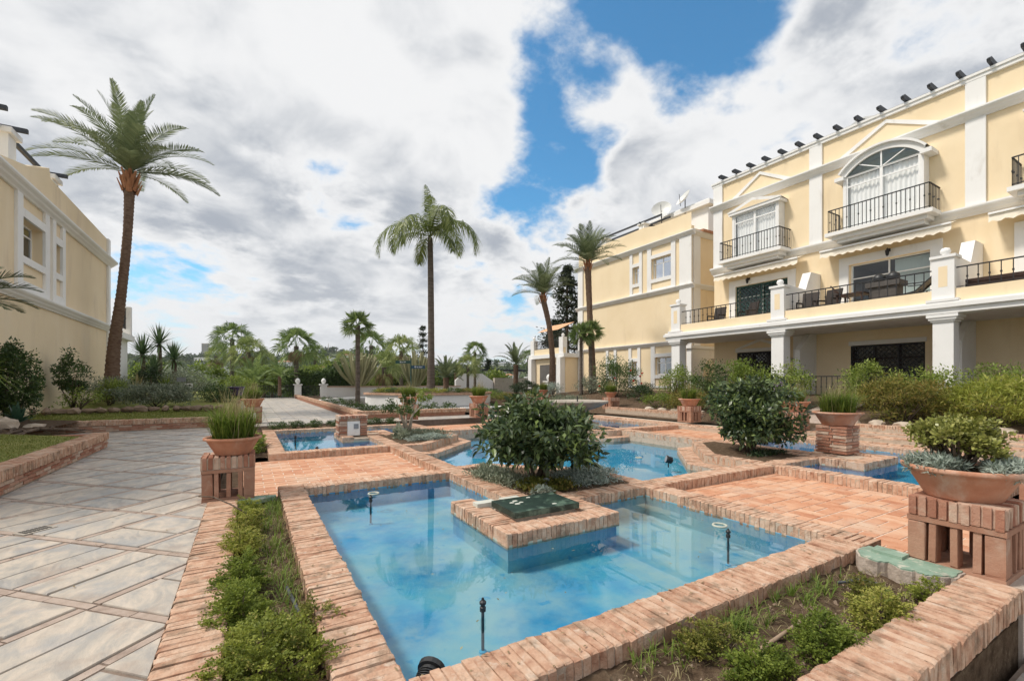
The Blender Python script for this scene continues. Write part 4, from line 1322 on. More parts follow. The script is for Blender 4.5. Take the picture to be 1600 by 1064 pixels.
cover('ground_cover', 'grey green ground cover behind the small open tree', 3.7, 10.75, 0, (.75, .45, .10), 2600, 'leaf_greygreen', (.05, .018), 40, 6, SG)
cover('ground_cover', 'bluish rosette plants beside the small open tree', 3.05, 10.35, 0, (.25, .35, .2), 700, 'leaf_greygreen', (.12, .03), 20, 7, SG)
cover('ground_cover', 'silvery ground cover of the rear right planter', 8.0, 9.75, 0, (.8, .3, .10), 2600, 'leaf_silver', (.05, .018), 40, 8, SG)
cover('ground_cover', 'sparse dark plants on the soil under the right shrub', 8.0, 4.6, 0, (.7, .25, .05), 700, 'leaf_dark', (.05, .02), 20, 9, SG)

LB = 'mossy juniper mats in the front beds'


def juniper(label, x, y, z, rx, ry, h, n, m, seed):
    """sprawling mat of flat feathery sprays on creeping twigs"""
    r = np.random.default_rng(seed); T = max(30, n // 34); t = thing('juniper_mat', (x, y, z), label, 'plant', LB)
    a = r.uniform(0, 2 * np.pi, T); q = np.sqrt(r.random(T)) * .85; lob = 1 + .28 * np.sin(3 * a + seed) + .18 * np.sin(5 * a + 2 * seed)
    root = np.stack([x + rx * q * .72 * lob * np.cos(a), y + ry * q * .72 * lob * np.sin(a), z + 1.55 * h * (1 - .85 * q ** 2) * r.uniform(.1, 1.0, T)], 1)
    az = a + r.normal(0, .8, T); el = r.uniform(.05, 1.0, T); ln = r.uniform(.05, .125, T)
    d = np.stack([np.cos(az) * np.cos(el), np.sin(az) * np.cos(el), np.sin(el)], 1)
    side = np.stack([-np.sin(az), np.cos(az), np.zeros(T)], 1); side = side + r.normal(0, .35, (T, 3)); side -= d * (side * d).sum(1, keepdims=True); side /= np.linalg.norm(side, axis=1, keepdims=True)
    M_ = 34; u = (np.arange(M_) + .5) / M_; sg = np.where(np.arange(M_) % 2, 1.0, -1.0)
    P = root[:, None] + d[:, None] * (ln[:, None] * u)[..., None]; P[..., 2] -= (.25 * ln[:, None] * u ** 2)
    D = side[:, None] * sg[None, :, None] * .9 + d[:, None] * .8 + r.normal(0, .3, (T, M_, 3))
    P = P + side[:, None] * (sg * .012 * (1 - u))[None, :, None] + r.normal(0, .004, (T, M_, 3))
    P = P.reshape(-1, 3); D = D.reshape(-1, 3); k = len(P)
    P[:, 2] = np.maximum(P[:, 2], z + .004)
    V_, F_ = leaf_quads(P, D, rand_dirs(k, 1, r), .021 * np.tile(1 - .5 * u, T) * r.uniform(.7, 1.3, k), .0095, .1)
    tone = np.clip(np.repeat(r.random(T) * .55, M_) + .45 * r.random(k) * np.tile(.5 + .5 * u, T), 0, .999)
    me = mesh_np('sprays', V_ - np.array((x, y, z)), F_, tone); me.materials.append(MATS[m]); o = bpy.data.objects.new('sprays', me); link(o, t); o['kind'] = 'stuff'
    b = MB(); rr_0 = random.Random(seed)
    for i in range(14):
        e = root[rr_0.randrange(T)]; b.tube([(x + rr_0.uniform(-.03, .03), y + rr_0.uniform(-.03, .03), z - .01), ((x + e[0]) / 2, (y + e[1]) / 2, z + .35 * (e[2] - z) + .01), tuple(e)], [.006, .004, .002], 5)
    b.build('twig', 'bark', t)
    return t


for i, (x, y, rx, ry, h, n, m, lab) in enumerate([
        (.07, 2.40, .36, .40, .17, 15000, 'leaf_moss', 'yellow green mat at the near end of left bed, cut by the frame'),
        (-.05, 2.98, .19, .22, .17, 9000, 'leaf_moss_bright', 'bright green mat leaning over the brick edging in the left bed'),
        (-.04, 3.42, .18, .22, .17, 9000, 'leaf_moss_bright', 'round bright green mat in the middle of left bed'),
        (-.04, 4.15, .15, .24, .16, 7500, 'leaf_moss', 'dull green mat in the left bed, third before the brick pier'),
        (-.02, 4.70, .14, .20, .17, 7000, 'leaf_moss', 'green mat in the left bed, second before the brick pier'),
        (-.01, 5.28, .12, .18, .14, 5000, 'leaf_moss', 'dark green mat in the left bed nearest the brick pier'),
        (.33, 2.72, .12, .17, .11, 2500, 'leaf_olive', 'small olive tuft touching the coping of the front pool'),
        (2.05, 1.22, .25, .12, .10, 5500, 'leaf_moss_bright', 'bright green mat in the front bed nearest the lower frame edge'),
        (2.55, 1.17, .24, .15, .13, 7000, 'leaf_moss_bright', 'large bright mat overhanging the outer brick cap'),
        (3.13, 1.15, .24, .16, .13, 6500, 'leaf_moss', 'rusty green mat in the front bed beside bare soil'),
        (3.38, 1.30, .14, .10, .10, 2500, 'leaf_olive', 'small rusty tuft behind the rusty green mat'),
        (3.72, 1.10, .12, .09, .09, 1800, 'leaf_moss', 'little dark mat below the mint green cover'),
        (2.05, 1.50, .22, .10, .09, 3000, 'leaf_olive', 'olive grass-like mat against the front pool coping')]):
    juniper(lab, x, y, SOILZ, rx, ry, h, n, m, 40 + i)
r_ = np.random.default_rng(9)
o = blades('weeds', 'leaf_grass', None, np.concatenate([ground_pts(170, .1, .30, 2.5, 5.9, SOILZ, r_), ground_pts(60, -.1, .3, 5.4, 6.0, SOILZ, r_)]), 5, .12, .006, 1.1, 3)
tag(o, 'thin green weeds and dry blades beside the left coping', 'weeds', kind='stuff')
o = blades('weeds', 'leaf_grass', None, np.concatenate([ground_pts(90, 1.6, 3.7, 1.45, 1.62, SOILZ, r_), ground_pts(26, 2.3, 2.5, 1.5, 1.6, SOILZ, r_)]), 6, .10, .006, 1.2, 4)
tag(o, 'thin weeds along the front pool coping', 'weeds', kind='stuff')
o = blades('dry_grass', 'leaf_dry', None, np.concatenate([ground_pts(220, .05, .31, 2.2, 5.9, SOILZ, r_), ground_pts(200, 1.5, 4.0, 1.1, 1.62, SOILZ, r_)]), 4, .06, .004, 1.6, 5)
tag(o, 'dry straw litter on the bed soil', 'litter', kind='stuff')
for (pts, rad, m, lab, nm) in [
        ([(.22, 3.32, -.06), (.25, 3.0, -.055), (.27, 2.82, -.07)], .011, 'hose', 'grey irrigation pipe lying in the left bed', 'irrigation_pipe'),
        ([(.06, 3.05, -.02), (.03, 2.85, -.06)], .012, 'twig', 'pinkish cut stem standing in the left bed', 'stick'),
        ([(2.15, 1.33, -.075), (2.6, 1.36, -.07), (2.95, 1.40, -.075)], .011, 'twig', 'bare brown stick lying in the front bed', 'stick'),
        ([(3.45, 1.50, -.06), (3.62, 1.44, -.055), (3.66, 1.36, -.06), (3.62, 1.28, -.07)], .010, 'hose', 'bent grey hose beside the mint green cover', 'irrigation_pipe'),
        ([(.02, 5.05, 0.0), (-.15, 5.2, .10), (-.3, 5.3, .17), (-.42, 5.35, .18)], .007, 'bark', 'thin bare branch arching over the stone path', 'branch')]:
    b = MB(); b.tube(pts, rad, 8); tag(b.build(nm, m, None, origin=pts[0], smooth_shade=True), lab, nm.replace('_', ' ').split()[-1])

# narrow beds by the second pool and the right shrubs
bush('bed_plant', 'leafy green plants in the narrow bed beside the second pool', .1, 10.3, SOILZ, (.2, .7, .22), 900, 'leaf_lime', (.09, .035), 24, 70)
for i, x in enumerate([.75, 1.25, 1.75, 2.3, 2.9, 3.5, 4.0]):
    bush('low_juniper', ['leftmost', 'second', 'third', 'fourth', 'fifth', 'sixth', 'rightmost'][i] + ' dark juniper tuft of the row behind the second pool', x, 14.55 + .1 * (i % 2), -.07, (.30, .26, .13), 900, 'leaf_hedge', (.05, .018), 22, 80 + i, 'plant', 'junipers behind the second pool', stem=False)
for i, (x, y) in enumerate([(3.9, 17), (3.9, 19), (4.0, 21), (4.0, 24), (4.0, 28), (4.7, 16.8), (5.5, 16.8), (6.3, 16.9), (7.0, 16.9)]):
    bush('low_juniper', ['near left corner', 'second along the path side', 'third along the path side', 'fourth along the path side', 'farthest along the path side', 'left one beside the slender palm', 'second right of the slender palm', 'third right of the slender palm', 'right end'][i] + ' juniper tuft of the far brick planter', x, y, .10, (.45, .5, .22), 500, 'leaf_hedge', (.08, .03), 18, 90 + i, 'plant', 'junipers of the far brick planter', stem=False)

# shrubs on the right bank
def zb(x, y): return bank_z(x, y)


for i, (x, y, rx, ry, h, n, m, lf, lab) in enumerate([
        (13.9, 4.6, 1.0, 1.2, .66, 8500, 'leaf_olive', (.13, .02), 'feathery olive bush at the right of the sandy path'),
        (13.9, 3.0, 1.0, 1.2, .62, 8500, 'leaf_moss', (.13, .02), 'feathery yellow green bush behind the bowl planter plant'),
        (13.9, 1.3, 1.0, 1.2, .66, 8500, 'leaf_olive', (.13, .02), 'feathery olive bush at the right picture edge'),
        (15.2, 4.6, .9, 1.0, .72, 3600, 'leaf_lime', (.09, .035), 'bright lime shrub in front of the middle column'),
        (15.3, 5.9, .8, .8, .80, 3200, 'leaf_lime', (.09, .035), 'tall light green shrub before the right grille doors'),
        (15.2, 3.0, .9, 1.1, .72, 3200, 'leaf_lime', (.10, .03), 'light green shrub before the white column at right'),
        (15.4, 1.9, .8, .9, .82, 3000, 'leaf_lime', (.09, .04), 'light green rose bush at the right picture edge'),
        (13.6, 10.6, .8, .9, .50, 4200, 'leaf_olive', (.13, .02), 'feathery olive bush left of the potted pier'),
        (13.7, 8.9, .7, .8, .48, 3600, 'leaf_moss', (.13, .02), 'feathery yellow green bush right of the potted pier'),
        (15.0, 9.3, .9, 1.0, .95, 3600, 'leaf_lime', (.09, .04), 'light green shrub behind the right glossy shrub'),
        (14.9, 7.9, .8, .9, .85, 3000, 'leaf_lime', (.09, .04), 'loose light green shrub before the terrace railing'),
        (15.2, 10.9, .9, 1.0, .92, 3400, 'leaf_hedge', (.09, .04), 'mid green shrub before the left grille doors'),
        (15.4, 12.6, .9, .9, .85, 3000, 'leaf_lime', (.09, .04), 'light shrub below the left terrace column'),
        (15.0, 14.2, .7, .9, .45, 2200, 'leaf_dark', (.08, .035), 'low dark hedge clump below the archway'),
        (15.4, 16.2, 1.3, 1.3, 1.15, 5600, 'leaf_hedge', (.12, .035), 'large hibiscus bush with red flowers before the far building'),
        (16.3, 19.2, 1.0, 1.1, .6, 1800, 'leaf_greygreen', (.10, .04), 'grey green bush between the palm trunks'),
        (15.0, 21.0, .9, .9, .45, 1800, 'leaf_silver', (.10, .035), 'silvery bush left of the tall right palm'),
        (16.0, 23.4, .8, .9, .4, 1200, 'leaf_hedge', (.10, .04), 'small green bush by the far balcony pillar'),
        (13.9, 18.3, .9, 1.6, .25, 1700, 'leaf_greygreen', (.09, .03), 'pale low plants behind the stone fountain bowl'),
        (13.8, 12.2, .5, 1.0, .35, 1500, 'leaf_lime', (.10, .03), 'low light plants beside the small far pier')]):
    bush('garden_shrub', lab, x, y, zb(x, y) - .03, (rx, ry, h), n, m, lf, 34, 120 + i, up=.35)
t = thing('hibiscus_flowers', (15.4, 16.2, 1.4), 'scattered red hibiscus blooms on the large bush', 'flowers')
me = leaf_mesh('petal', .12, .10, 'petal_red')
for i in range(7):
    a = R(190 + 25 * i + 9 * (i % 3)); z_ = .9 + .12 * (i * 3 % 7)
    for k in range(4): put('petal', me, None, t, (15.4 + 1.2 * math.cos(a), 16.2 + 1.2 * math.sin(a), z_ + .2), (k * 1.57, -.3, a), (1, 1, 1))
o = foliage('blossom', 'petal_purple', None, (13.2, 7.2, 1.1), (.25, .25, .2), 90, (.05, .03), 10, 4, kind=None); tag(o, 'pale mauve flower heads beside the grass pots', 'flowers')
t = thing('agave', (14.1, 7.1, .35), 'blue green agave beside the sandy path', 'agave')
b = MB()
for i in range(22):
    a = i * 2.4; e = .3 + .045 * i; l = .6
    tip = Vector((14.1 + l * math.cos(a) * math.cos(e), 7.1 + l * math.sin(a) * math.cos(e), .35 + l * math.sin(e)))
    s_ = Vector((-math.sin(a), math.cos(a), 0)) * .055; p = Vector((14.1, 7.1, .35)); mid = p + (tip - p) * .5 + Vector((0, 0, .05))
    b.add([p - s_ * .6, p + s_ * .6, mid + s_, tip, mid - s_], [(0, 1, 2, 4), (4, 2, 3)], random.random())
b.build('leaves', 'leaf_agave', t)

# pots with grass
p0 = piers[0]; pot(p0[0] + .04, p0[1] - .02, p0[2], .295, .20, 'terracotta bowl with tall green grass on the left brick pier')
tuft(p0[0] + .04, p0[1] - .02, p0[2] + .16, .40, 230, .20, 'tall green grass with straw stalks in the bowl on the left pier', seed=1)
p1 = piers[1]; pot(p1[0] + .0, p1[1] + .02, p1[2], .34, .23, 'wide terracotta bowl on the large pier at lower right', 40)
for i, (rim, h, lab1, lab2) in {3: (.33, .26, 'terracotta bowl on the far left pier beside the lawn', 'small green plant in the bowl on the far left pier'),
                                4: (.34, .27, 'terracotta bowl behind the small open tree', 'spiky grass in the bowl behind the small open tree'),
                                5: (.34, .27, 'terracotta bowl on the pier right of the big palm', 'spiky grey grass in the bowl right of the big palm'),
                                6: (.33, .24, 'terracotta bowl on the pier before the feathery bushes', 'short green grass in the bowl before the feathery bushes'),
                                7: (.36, .27, 'terracotta bowl half hidden behind the right shrub', 'straw-topped grass in the half hidden bowl'),
                                8: (.26, .22, 'small reddish pot on the far pier near the hibiscus', 'thin leaves in the small pot near the hibiscus'),
                                9: (.26, .24, 'tiny terracotta pot on the farthest pier by the palm trunk', 'thin leaves in the tiny farthest pot')}.items():
    x, y, z = piers[i]; pot(x, y, z, rim, h, lab1); tuft(x, y, z + h * .8, .40, 130, rim * .6, lab2, seed=10 + i, w=.014)
    if i in (8, 9): pass
# brick pillar on the right platform
pil = thing('brick_pillar', (9.42, 4.1, .01), 'square banded brick pillar on the right pool platform carrying a grass bowl', 'pillar')
b = MB(); b.box(9.42 - .23, 9.42 + .23, 4.1 - .23, 4.1 + .23, 0, .49); b.build('mortar_core', 'mortar', pil)


def courses(parent, cx, cy, w, z0, n, hh=.044, gap=.012):
    for c_ in range(n):
        z = z0 + (hh + gap) * c_ + hh / 2 + .004
        for k in range(4):
            a = k * math.pi / 2; off = (w - .27) / 2 * (1 if c_ % 2 else -1)
            for (u0, ln) in ((-w / 2 + .135 if c_ % 2 else -w / 2 + (w - .28) / 2, None),):
                l1 = .27; l2 = w - l1 - .01
                segs = [(-w / 2 + l1 / 2, l1), (w / 2 - l2 / 2, l2)] if c_ % 2 else [(-w / 2 + l2 / 2, l2), (w / 2 - l1 / 2, l1)]
                for (u, l) in segs:
                    v = w / 2 - .055
                    x = cx + u * math.cos(a) - v * math.sin(a) * -1; y = cy + u * math.sin(a) + v * math.cos(a) * -1
                    one_brick(None, parent, (x, y, z), (l - .006, .115, hh), a, 'brick_red')


courses(pil, 9.42, 4.1, .50, 0.0, 9)
pot(9.42, 4.1, .505, .40, .25, 'terracotta bowl with green grass on the banded brick pillar')
tuft(9.42, 4.1, .70, .44, 230, .26, 'green grass with pale stalks on the banded brick pillar', seed=31, w=.012)
# meter pillar on the left platform
LYp = 2 * CY - 3.95
mp = thing('meter_pillar', (2.2, LYp, .01), 'short banded brick pillar with pale meter door on the second pool platform', 'pillar')
b = MB(); b.box(2.2 - .31, 2.2 + .31, LYp - .22, LYp + .22, 0, .42); b.build('mortar_core', 'mortar', mp)
for c_ in range(7):
    for sx in (-1, 1):
        one_brick(None, mp, (2.2 + sx * .235, LYp - .225, .03 + .059 * c_), (.16, .06, .046), 0, 'brick_red')
    one_brick(None, mp, (2.2 - .315, LYp, .03 + .059 * c_), (.05, .42, .046), 0, 'brick_red')
b = MB()
brick_run((2.2 - .34, LYp - .26), (2.2 + .34, LYp - .26), .49, .52, .07, 1, dst=b); b.build('cap', 'brick_red', mp, kind='stuff')
b = MB(); b.box(2.2 - .145, 2.2 + .145, LYp - .262, LYp - .2, .01, .35); d_ = b.build('meter_door', 'white', mp)
b = MB(); b.box(2.2 + .0, 2.2 + .11, LYp - .275, LYp - .262, .17, .29); b.build('meter_window', 'slate', mp)
# stone fountain bowl on the rear platform
fb = thing('fountain_bowl', (9.4, 11.7, 0), 'wide grey stone fountain bowl on a stone foot by the rear pool', 'fountain')
b = MB(); b.sm = True; b.lathe([(.45, 0), (.40, .06), (.26, .12), (.24, .30), (.34, .36), (.75, .50), (.98, .62), (1.02, .66), (1.0, .69), (.93, .68), (.5, .56), (.001, .54)], (9.4, 11.7, 0), 40); b.build('bowl', 'stone', fb)
b = MB(); b.lathe([(.001, .65), (.94, .65), (.94, .645), (.001, .64)], (9.4, 11.7, 0), 32); b.build('water', 'water_far', fb)
b = MB(); b.tube([(9.4, 11.7, .6), (9.4, 11.7, .84)], .02, 8); b.build('spout', 'iron', fb)

# jade plant and silver plant in the wide bowl
x, y, z = piers[1]; z += .205
jd = thing('jade_plant', (x, y, z), 'sprawling jade plant with yellow green leaf pads in the wide bowl', 'plant')
b = MB(); rr = random.Random(8); tips = []
for i in range(26):
    a = i * 2.4 + rr.uniform(-.3, .3); q = rr.uniform(.08, .26); h_ = rr.uniform(.10, .27) * (1.2 - 1.2 * q)
    p0_ = Vector((x - .02, y + .05, z)); p2_ = Vector((x + q * math.cos(a), y + .03 + q * math.sin(a), z + h_)); p1_ = p0_ + (p2_ - p0_) * .5 + Vector((rr.uniform(-.04, .04), rr.uniform(-.04, .04), -.02))
    b.tube([p0_, p1_, p2_], [.012, .009, .006], 7); tips.append(p2_)
    for k in range(4):
        e = p2_ + Vector((rr.uniform(-.08, .08), rr.uniform(-.08, .08), rr.uniform(.0, .05))); b.tube([p1_ + (p2_ - p1_) * .5, (p2_ + e) / 2 - Vector((0, 0, .01)), e], [.007, .005, .003], 5); tips.append(e)
b.build('branch', 'bark', jd, smooth_shade=True)
P = []; D = []
for tp in tips:
    for k in range(46):
        d = Vector((rr.gauss(0, 1), rr.gauss(0, 1), rr.gauss(.5, .8))).normalized(); P.append(tp + d * rr.uniform(0, .045) * Vector((1.3, 1.3, .7))[0]); D.append(d)
P = np.array([tuple(p) for p in P]); D = np.array([tuple(d) for d in D])
Vv, Ff = leaf_quads(P, D, rand_dirs(len(P), 1), .030 * rng.uniform(.7, 1.2, len(P)), .021, .25)
me = mesh_np('leaves', Vv - np.array((x, y, z)), Ff, rng.random(len(P))); me.materials.append(MATS['leaf_jade']); o = bpy.data.objects.new('leaves', me); link(o, jd); o['kind'] = 'stuff'
sv = thing('silver_plant', (x, y, z - .02), 'silvery blue plant spilling over the wide bowl rim', 'plant')
foliage('leaves_front', 'leaf_silver', sv, (x - .02, y - .19, z + .025), (.27, .13, .07), 3000, (.05, .010), 50, 71, .5, .3, .8)
foliage('leaves_back', 'leaf_silver', sv, (x - .20, y + .12, z + .03), (.15, .20, .07), 1800, (.05, .010), 40, 72, .5, .3, .8)

# ------------------------------------------------------------------ palms
def strip_leaflets(base, d, nrm, ln, w, droop):
    """one leaflet: 5 verts"""
    s = d.cross(nrm)
    s = s.normalized() if s.length > 1e-6 else Vector((0, 1, 0))
    m_ = base + d * ln * .5 - Vector((0, 0, droop * ln * .18)); tp = base + d * ln * .97 - Vector((0, 0, droop * ln * .75))
    return [base - s * w * .35, base + s * w * .35, m_ + s * w * .5, m_ - s * w * .5, tp]


def frond_mesh(name, m, L_, elev, bend, nl, ll, lw, droop, lift=.25, fwd=.55, seed=0, rib=.018, power=1.5, plumose=0.0):
    r = random.Random(seed); P = []; ns = 16
    p = Vector((0, 0, 0)); T = []
    for i in range(ns + 1):
        t = i / ns; a = elev - bend * t ** power
        d = Vector((math.cos(a), 0, math.sin(a))); P.append(p.copy()); T.append(d); p = p + d * (L_ / ns)
    V_, F_, Rn = [], [], []
    for i in range(ns):                      # rachis
        w0 = rib * (1 - .85 * i / ns); w1 = rib * (1 - .85 * (i + 1) / ns); b_ = len(V_)
        V_ += [P[i] + Vector((0, w0, 0)), P[i] - Vector((0, w0, 0)), P[i + 1] - Vector((0, w1, 0)), P[i + 1] + Vector((0, w1, 0))]; F_.append((b_, b_ + 1, b_ + 2, b_ + 3)); Rn.append(.85)
        n_ = Vector((-T[i].z, 0, T[i].x)); b_ = len(V_)
        V_ += [P[i] + n_ * w0, P[i] - n_ * w0, P[i + 1] - n_ * w1, P[i + 1] + n_ * w1]; F_.append((b_, b_ + 1, b_ + 2, b_ + 3)); Rn.append(.85)
    for k in range(nl):
        t = .10 + .90 * (k + .5) / nl; f = t * ns; i = min(ns - 1, int(f)); u = f - i
        q = P[i] + (P[i + 1] - P[i]) * u; d = T[i]; n_ = Vector((-d.z, 0, d.x))
        prof = (math.sin(math.pi * min(1, .18 + .80 * t)) ** .7) if t > .05 else .4
        for s in (-1, 1):
            lf = lift + r.uniform(-.12, .12) + plumose * r.uniform(-1, 1)
            dd = (Vector((0, s, 0)) * (1 - .25 * t) + d * (fwd + .35 * t + r.uniform(-.08, .08)) + n_ * lf).normalized()
            l_ = ll * prof * r.uniform(.85, 1.1); b_ = len(V_)
            V_ += strip_leaflets(q, dd, n_, l_, lw * r.uniform(.8, 1.15), droop * r.uniform(.7, 1.3))
            tone = min(.999, max(0, r.gauss(.45, .22)))
            F_.append((b_, b_ + 1, b_ + 2, b_ + 3)); F_.append((b_ + 3, b_ + 2, b_ + 4)); Rn += [tone, tone]
    me = bpy.data.meshes.new(name); me.from_pydata([tuple(v) for v in V_], [], F_)
    at = me.attributes.new('rnd', 'FLOAT', 'FACE'); at.data.foreach_set('value', np.array(Rn, dtype=np.float32) * .6)
    me.materials.append(MATS[m]); me.update(); return me


def fan_mesh(name, m, pet, rad, elev, nseg, droop, seed=0, cover_=1.95, segw=None, split=.38, roll=0.0):
    r = random.Random(seed); V_, F_, Rn = [], [], []
    d = Vector((math.cos(elev), 0, math.sin(elev))); sag = -.12 * pet
    e = d * pet + Vector((0, 0, sag)); b_ = 0
    w = .018 * max(1, pet)
    V_ += [Vector((0, w, 0)), Vector((0, -w, 0)), e - Vector((0, w * .6, 0)), e + Vector((0, w * .6, 0))]; F_.append((0, 1, 2, 3)); Rn.append(.7)
    ax = (d + Vector((0, 0, -(.12 + droop * .38) * max(.25, math.cos(elev))))).normalized(); sd = Matrix.Rotation(roll, 3, ax) @ Vector((0, 1, 0)); n_ = ax.cross(sd).normalized()
    if n_.z < 0: n_ = -n_
    sw = segw or (2 * cover_ / nseg) * rad * .75
    for k in range(nseg):
        a = -cover_ + 2 * cover_ * (k + .5) / nseg
        l_ = rad * (1 - .22 * abs(a) / cover_) * r.uniform(.92, 1.05)
        dd = (ax * math.cos(a) + sd * math.sin(a) + n_ * (.10 * r.uniform(-1, 1) + .10 + .30 * abs(a) / cover_)).normalized(); s = dd.cross(n_).normalized()
        mid = e + dd * l_ * (1 - split); tp = e + dd * l_ * .96 - Vector((0, 0, droop * l_ * r.uniform(.3, .8)))
        b_ = len(V_)
        V_ += [e, mid + s * sw * .5 * (1 - split) + n_ * .02 * (-1) ** k, tp, mid - s * sw * .5 * (1 - split) - n_ * .02 * (-1) ** k]; F_.append((b_, b_ + 1, b_ + 2, b_ + 3)); Rn.append(min(.999, max(0, r.gauss(.45, .2))) * .6)
    me = bpy.data.meshes.new(name); me.from_pydata([tuple(v) for v in V_], [], F_)
    at = me.attributes.new('rnd', 'FLOAT', 'FACE'); at.data.foreach_set('value', np.array(Rn, dtype=np.float32))
    me.materials.append(MATS[m]); me.update(); return me


def trunk(parent, pts, rads, m, rough=.04, rings=40, seg=14, seed=0, name='trunk'):
    r = random.Random(seed); P = [Vector(p) for p in pts]; Q, RR = [], []
    n = rings
    for i in range(n + 1):
        f = i / n * (len(P) - 1); k = min(len(P) - 2, int(f)); u = f - k
        a, b_ = P[k], P[k + 1]; pm = P[max(0, k - 1)]; pn = P[min(len(P) - 1, k + 2)]
        q = .5 * ((2 * a) + (b_ - pm) * u + (2 * pm - 5 * a + 4 * b_ - pn) * u * u + (3 * a - pm - 3 * b_ + pn) * u ** 3)
        Q.append(q); RR.append((rads[k] * (1 - u) + rads[k + 1] * u) * (1 + rough * (1 if i % 2 else -1) * r.uniform(.5, 1)))
    b = MB(); b.tube(Q, RR, seg); b.build(name, m, parent, smooth_shade=True)
    return Q[-1]


def boots(parent, top, rad, h, n, seed=0):
    r = random.Random(seed); b = MB()
    for i in range(n):
        a = i * 2.4; z = top.z - h * (1 - i / n); q = rad * (1.0 - .35 * i / n)
        p = Vector((top.x + q * .8 * math.cos(a), top.y + q * .8 * math.sin(a), z)); e = p + Vector((math.cos(a) * rad * .75, math.sin(a) * rad * .75, h * .55 + .1)); s = Vector((-math.sin(a), math.cos(a), 0)) * rad * .42
        o_ = Vector((math.cos(a), math.sin(a), 0)) * rad * .22
        b.add([p - s, p + s, p + o_ - Vector((0, 0, .06)), e + s * .35, e - s * .35, e + o_ * .5], [(0, 1, 3, 4), (1, 2, 5, 3), (2, 0, 4, 5), (0, 2, 1), (3, 5, 4)], r.random())
    b.build('leaf_base', 'boots', parent, kind='stuff')


def crown(parent, top, sets, seed=0, tilt=.12):
    """sets: (mesh list, count, azimuth start); each frond its own part"""
    r = random.Random(seed)
    for (mes, n, a0) in sets:
        for i in range(n):
            az = a0 + 2 * math.pi * i / n + r.uniform(-.25, .25); s = r.uniform(.9, 1.08)
            put('frond', mes[i % len(mes)], None, parent, top, (r.uniform(-tilt, tilt), r.uniform(-tilt, tilt) * .6, az), (s, s, s))


def date_fronds(L_, tag_, m='leaf_date', nl=40, ll=.42, lw=.03, droop=.12):
    return {'up': [frond_mesh('frond', m, L_ * .92, R(80), R(28), nl, ll, lw, droop, .35, .75, 1), frond_mesh('frond', m, L_ * .95, R(70), R(48), nl, ll, lw, droop, .35, .7, 2)],
            'mid': [frond_mesh('frond', m, L_, R(52), R(66), nl, ll, lw, droop, .32, .5, 3), frond_mesh('frond', m, L_ * 1.02, R(42), R(62), nl, ll, lw, droop, .32, .5, 4), frond_mesh('frond', m, L_, R(60), R(84), nl, ll, lw, droop, .3, .48, 5)],
            'low': [frond_mesh('frond', m, L_ * .95, R(24), R(58), nl, ll, lw, droop, .28, .6, 6), frond_mesh('frond', m, L_ * .92, R(12), R(48), nl, ll, lw, droop, .28, .6, 7)]}


# tall date palm by the left building
T1 = thing('date_palm', (-4.75, 23.7, .4), 'tall leaning date palm with thick trunk beside the left building', 'palm tree')
RT = Vector((CS, -SN, 0))
b0 = Vector((-4.75, 23.7, .35))
top = trunk(T1, [b0, b0 + RT * .10 + Vector((0, 0, 2.2)), b0 + RT * .42 + Vector((0, 0, 4.6)), b0 + RT * .66 + Vector((0, 0, 7.0)), b0 + RT * .74 + Vector((0, 0, 8.9))], [.29, .215, .165, .15, .18], 'trunk_date', .075, 110, 18, 1)
boots(T1, top + Vector((0, 0, .22)), .25, .60, 24, 1)
df = date_fronds(3.2, 'a', nl=52, ll=.58, lw=.037)
dfu = date_fronds(3.35, 'a', nl=54, ll=.58, lw=.037)
crown(T1, top + Vector((0, 0, .45)), [(dfu['up'], 9, .3), (df['mid'], 17, .1), (df['low'], 10, .5)], 2)

# queen palm in the round white planter
T2 = thing('queen_palm', (9.5, 25.8, .8), 'tall slim feather palm with drooping fronds in the round white planter', 'palm tree')
b0 = Vector((9.5, 25.8, .7))
top = trunk(T2, [b0, b0 + Vector((0, 0, .5)), b0 + Vector((.02, 0, 3)), b0 + Vector((.0, 0, 6)), b0 + Vector((-.03, 0, 8.3)), b0 + Vector((-.05, 0, 9.3))], [.38, .24, .19, .18, .165, .14], 'trunk_ring', .015, 60, 18, 2)
qk = dict(nl=84, ll=.88, lw=.045, droop=1.2, lift=.15, fwd=.4, plumose=.35, rib=.028)
qf = [frond_mesh('frond', 'leaf_queen', 4.8, R(64), R(178), seed=1, power=1.25, **qk), frond_mesh('frond', 'leaf_queen', 4.8, R(50), R(170), seed=2, power=1.15, **qk), frond_mesh('frond', 'leaf_queen', 4.0, R(82), R(85), seed=3, power=2.4, **qk), frond_mesh('frond', 'leaf_queen', 3.3, R(20), R(112), seed=4, power=1.1, **qk)]
T2top = top
for i, (me_i, az, s) in enumerate([(0, 150, 1), (1, 185, 1), (1, -20, 1.0), (0, -60, 1), (2, 100, 1.0), (2, -90, .8), (0, 60, .95), (3, 215, .9), (3, -45, .9), (1, 250, .95), (0, 300, .85), (3, 120, .8), (0, 20, .9)]):
    put('frond', qf[me_i], None, T2, top, (0, 0, R(az) - YAW), (s, s, s))

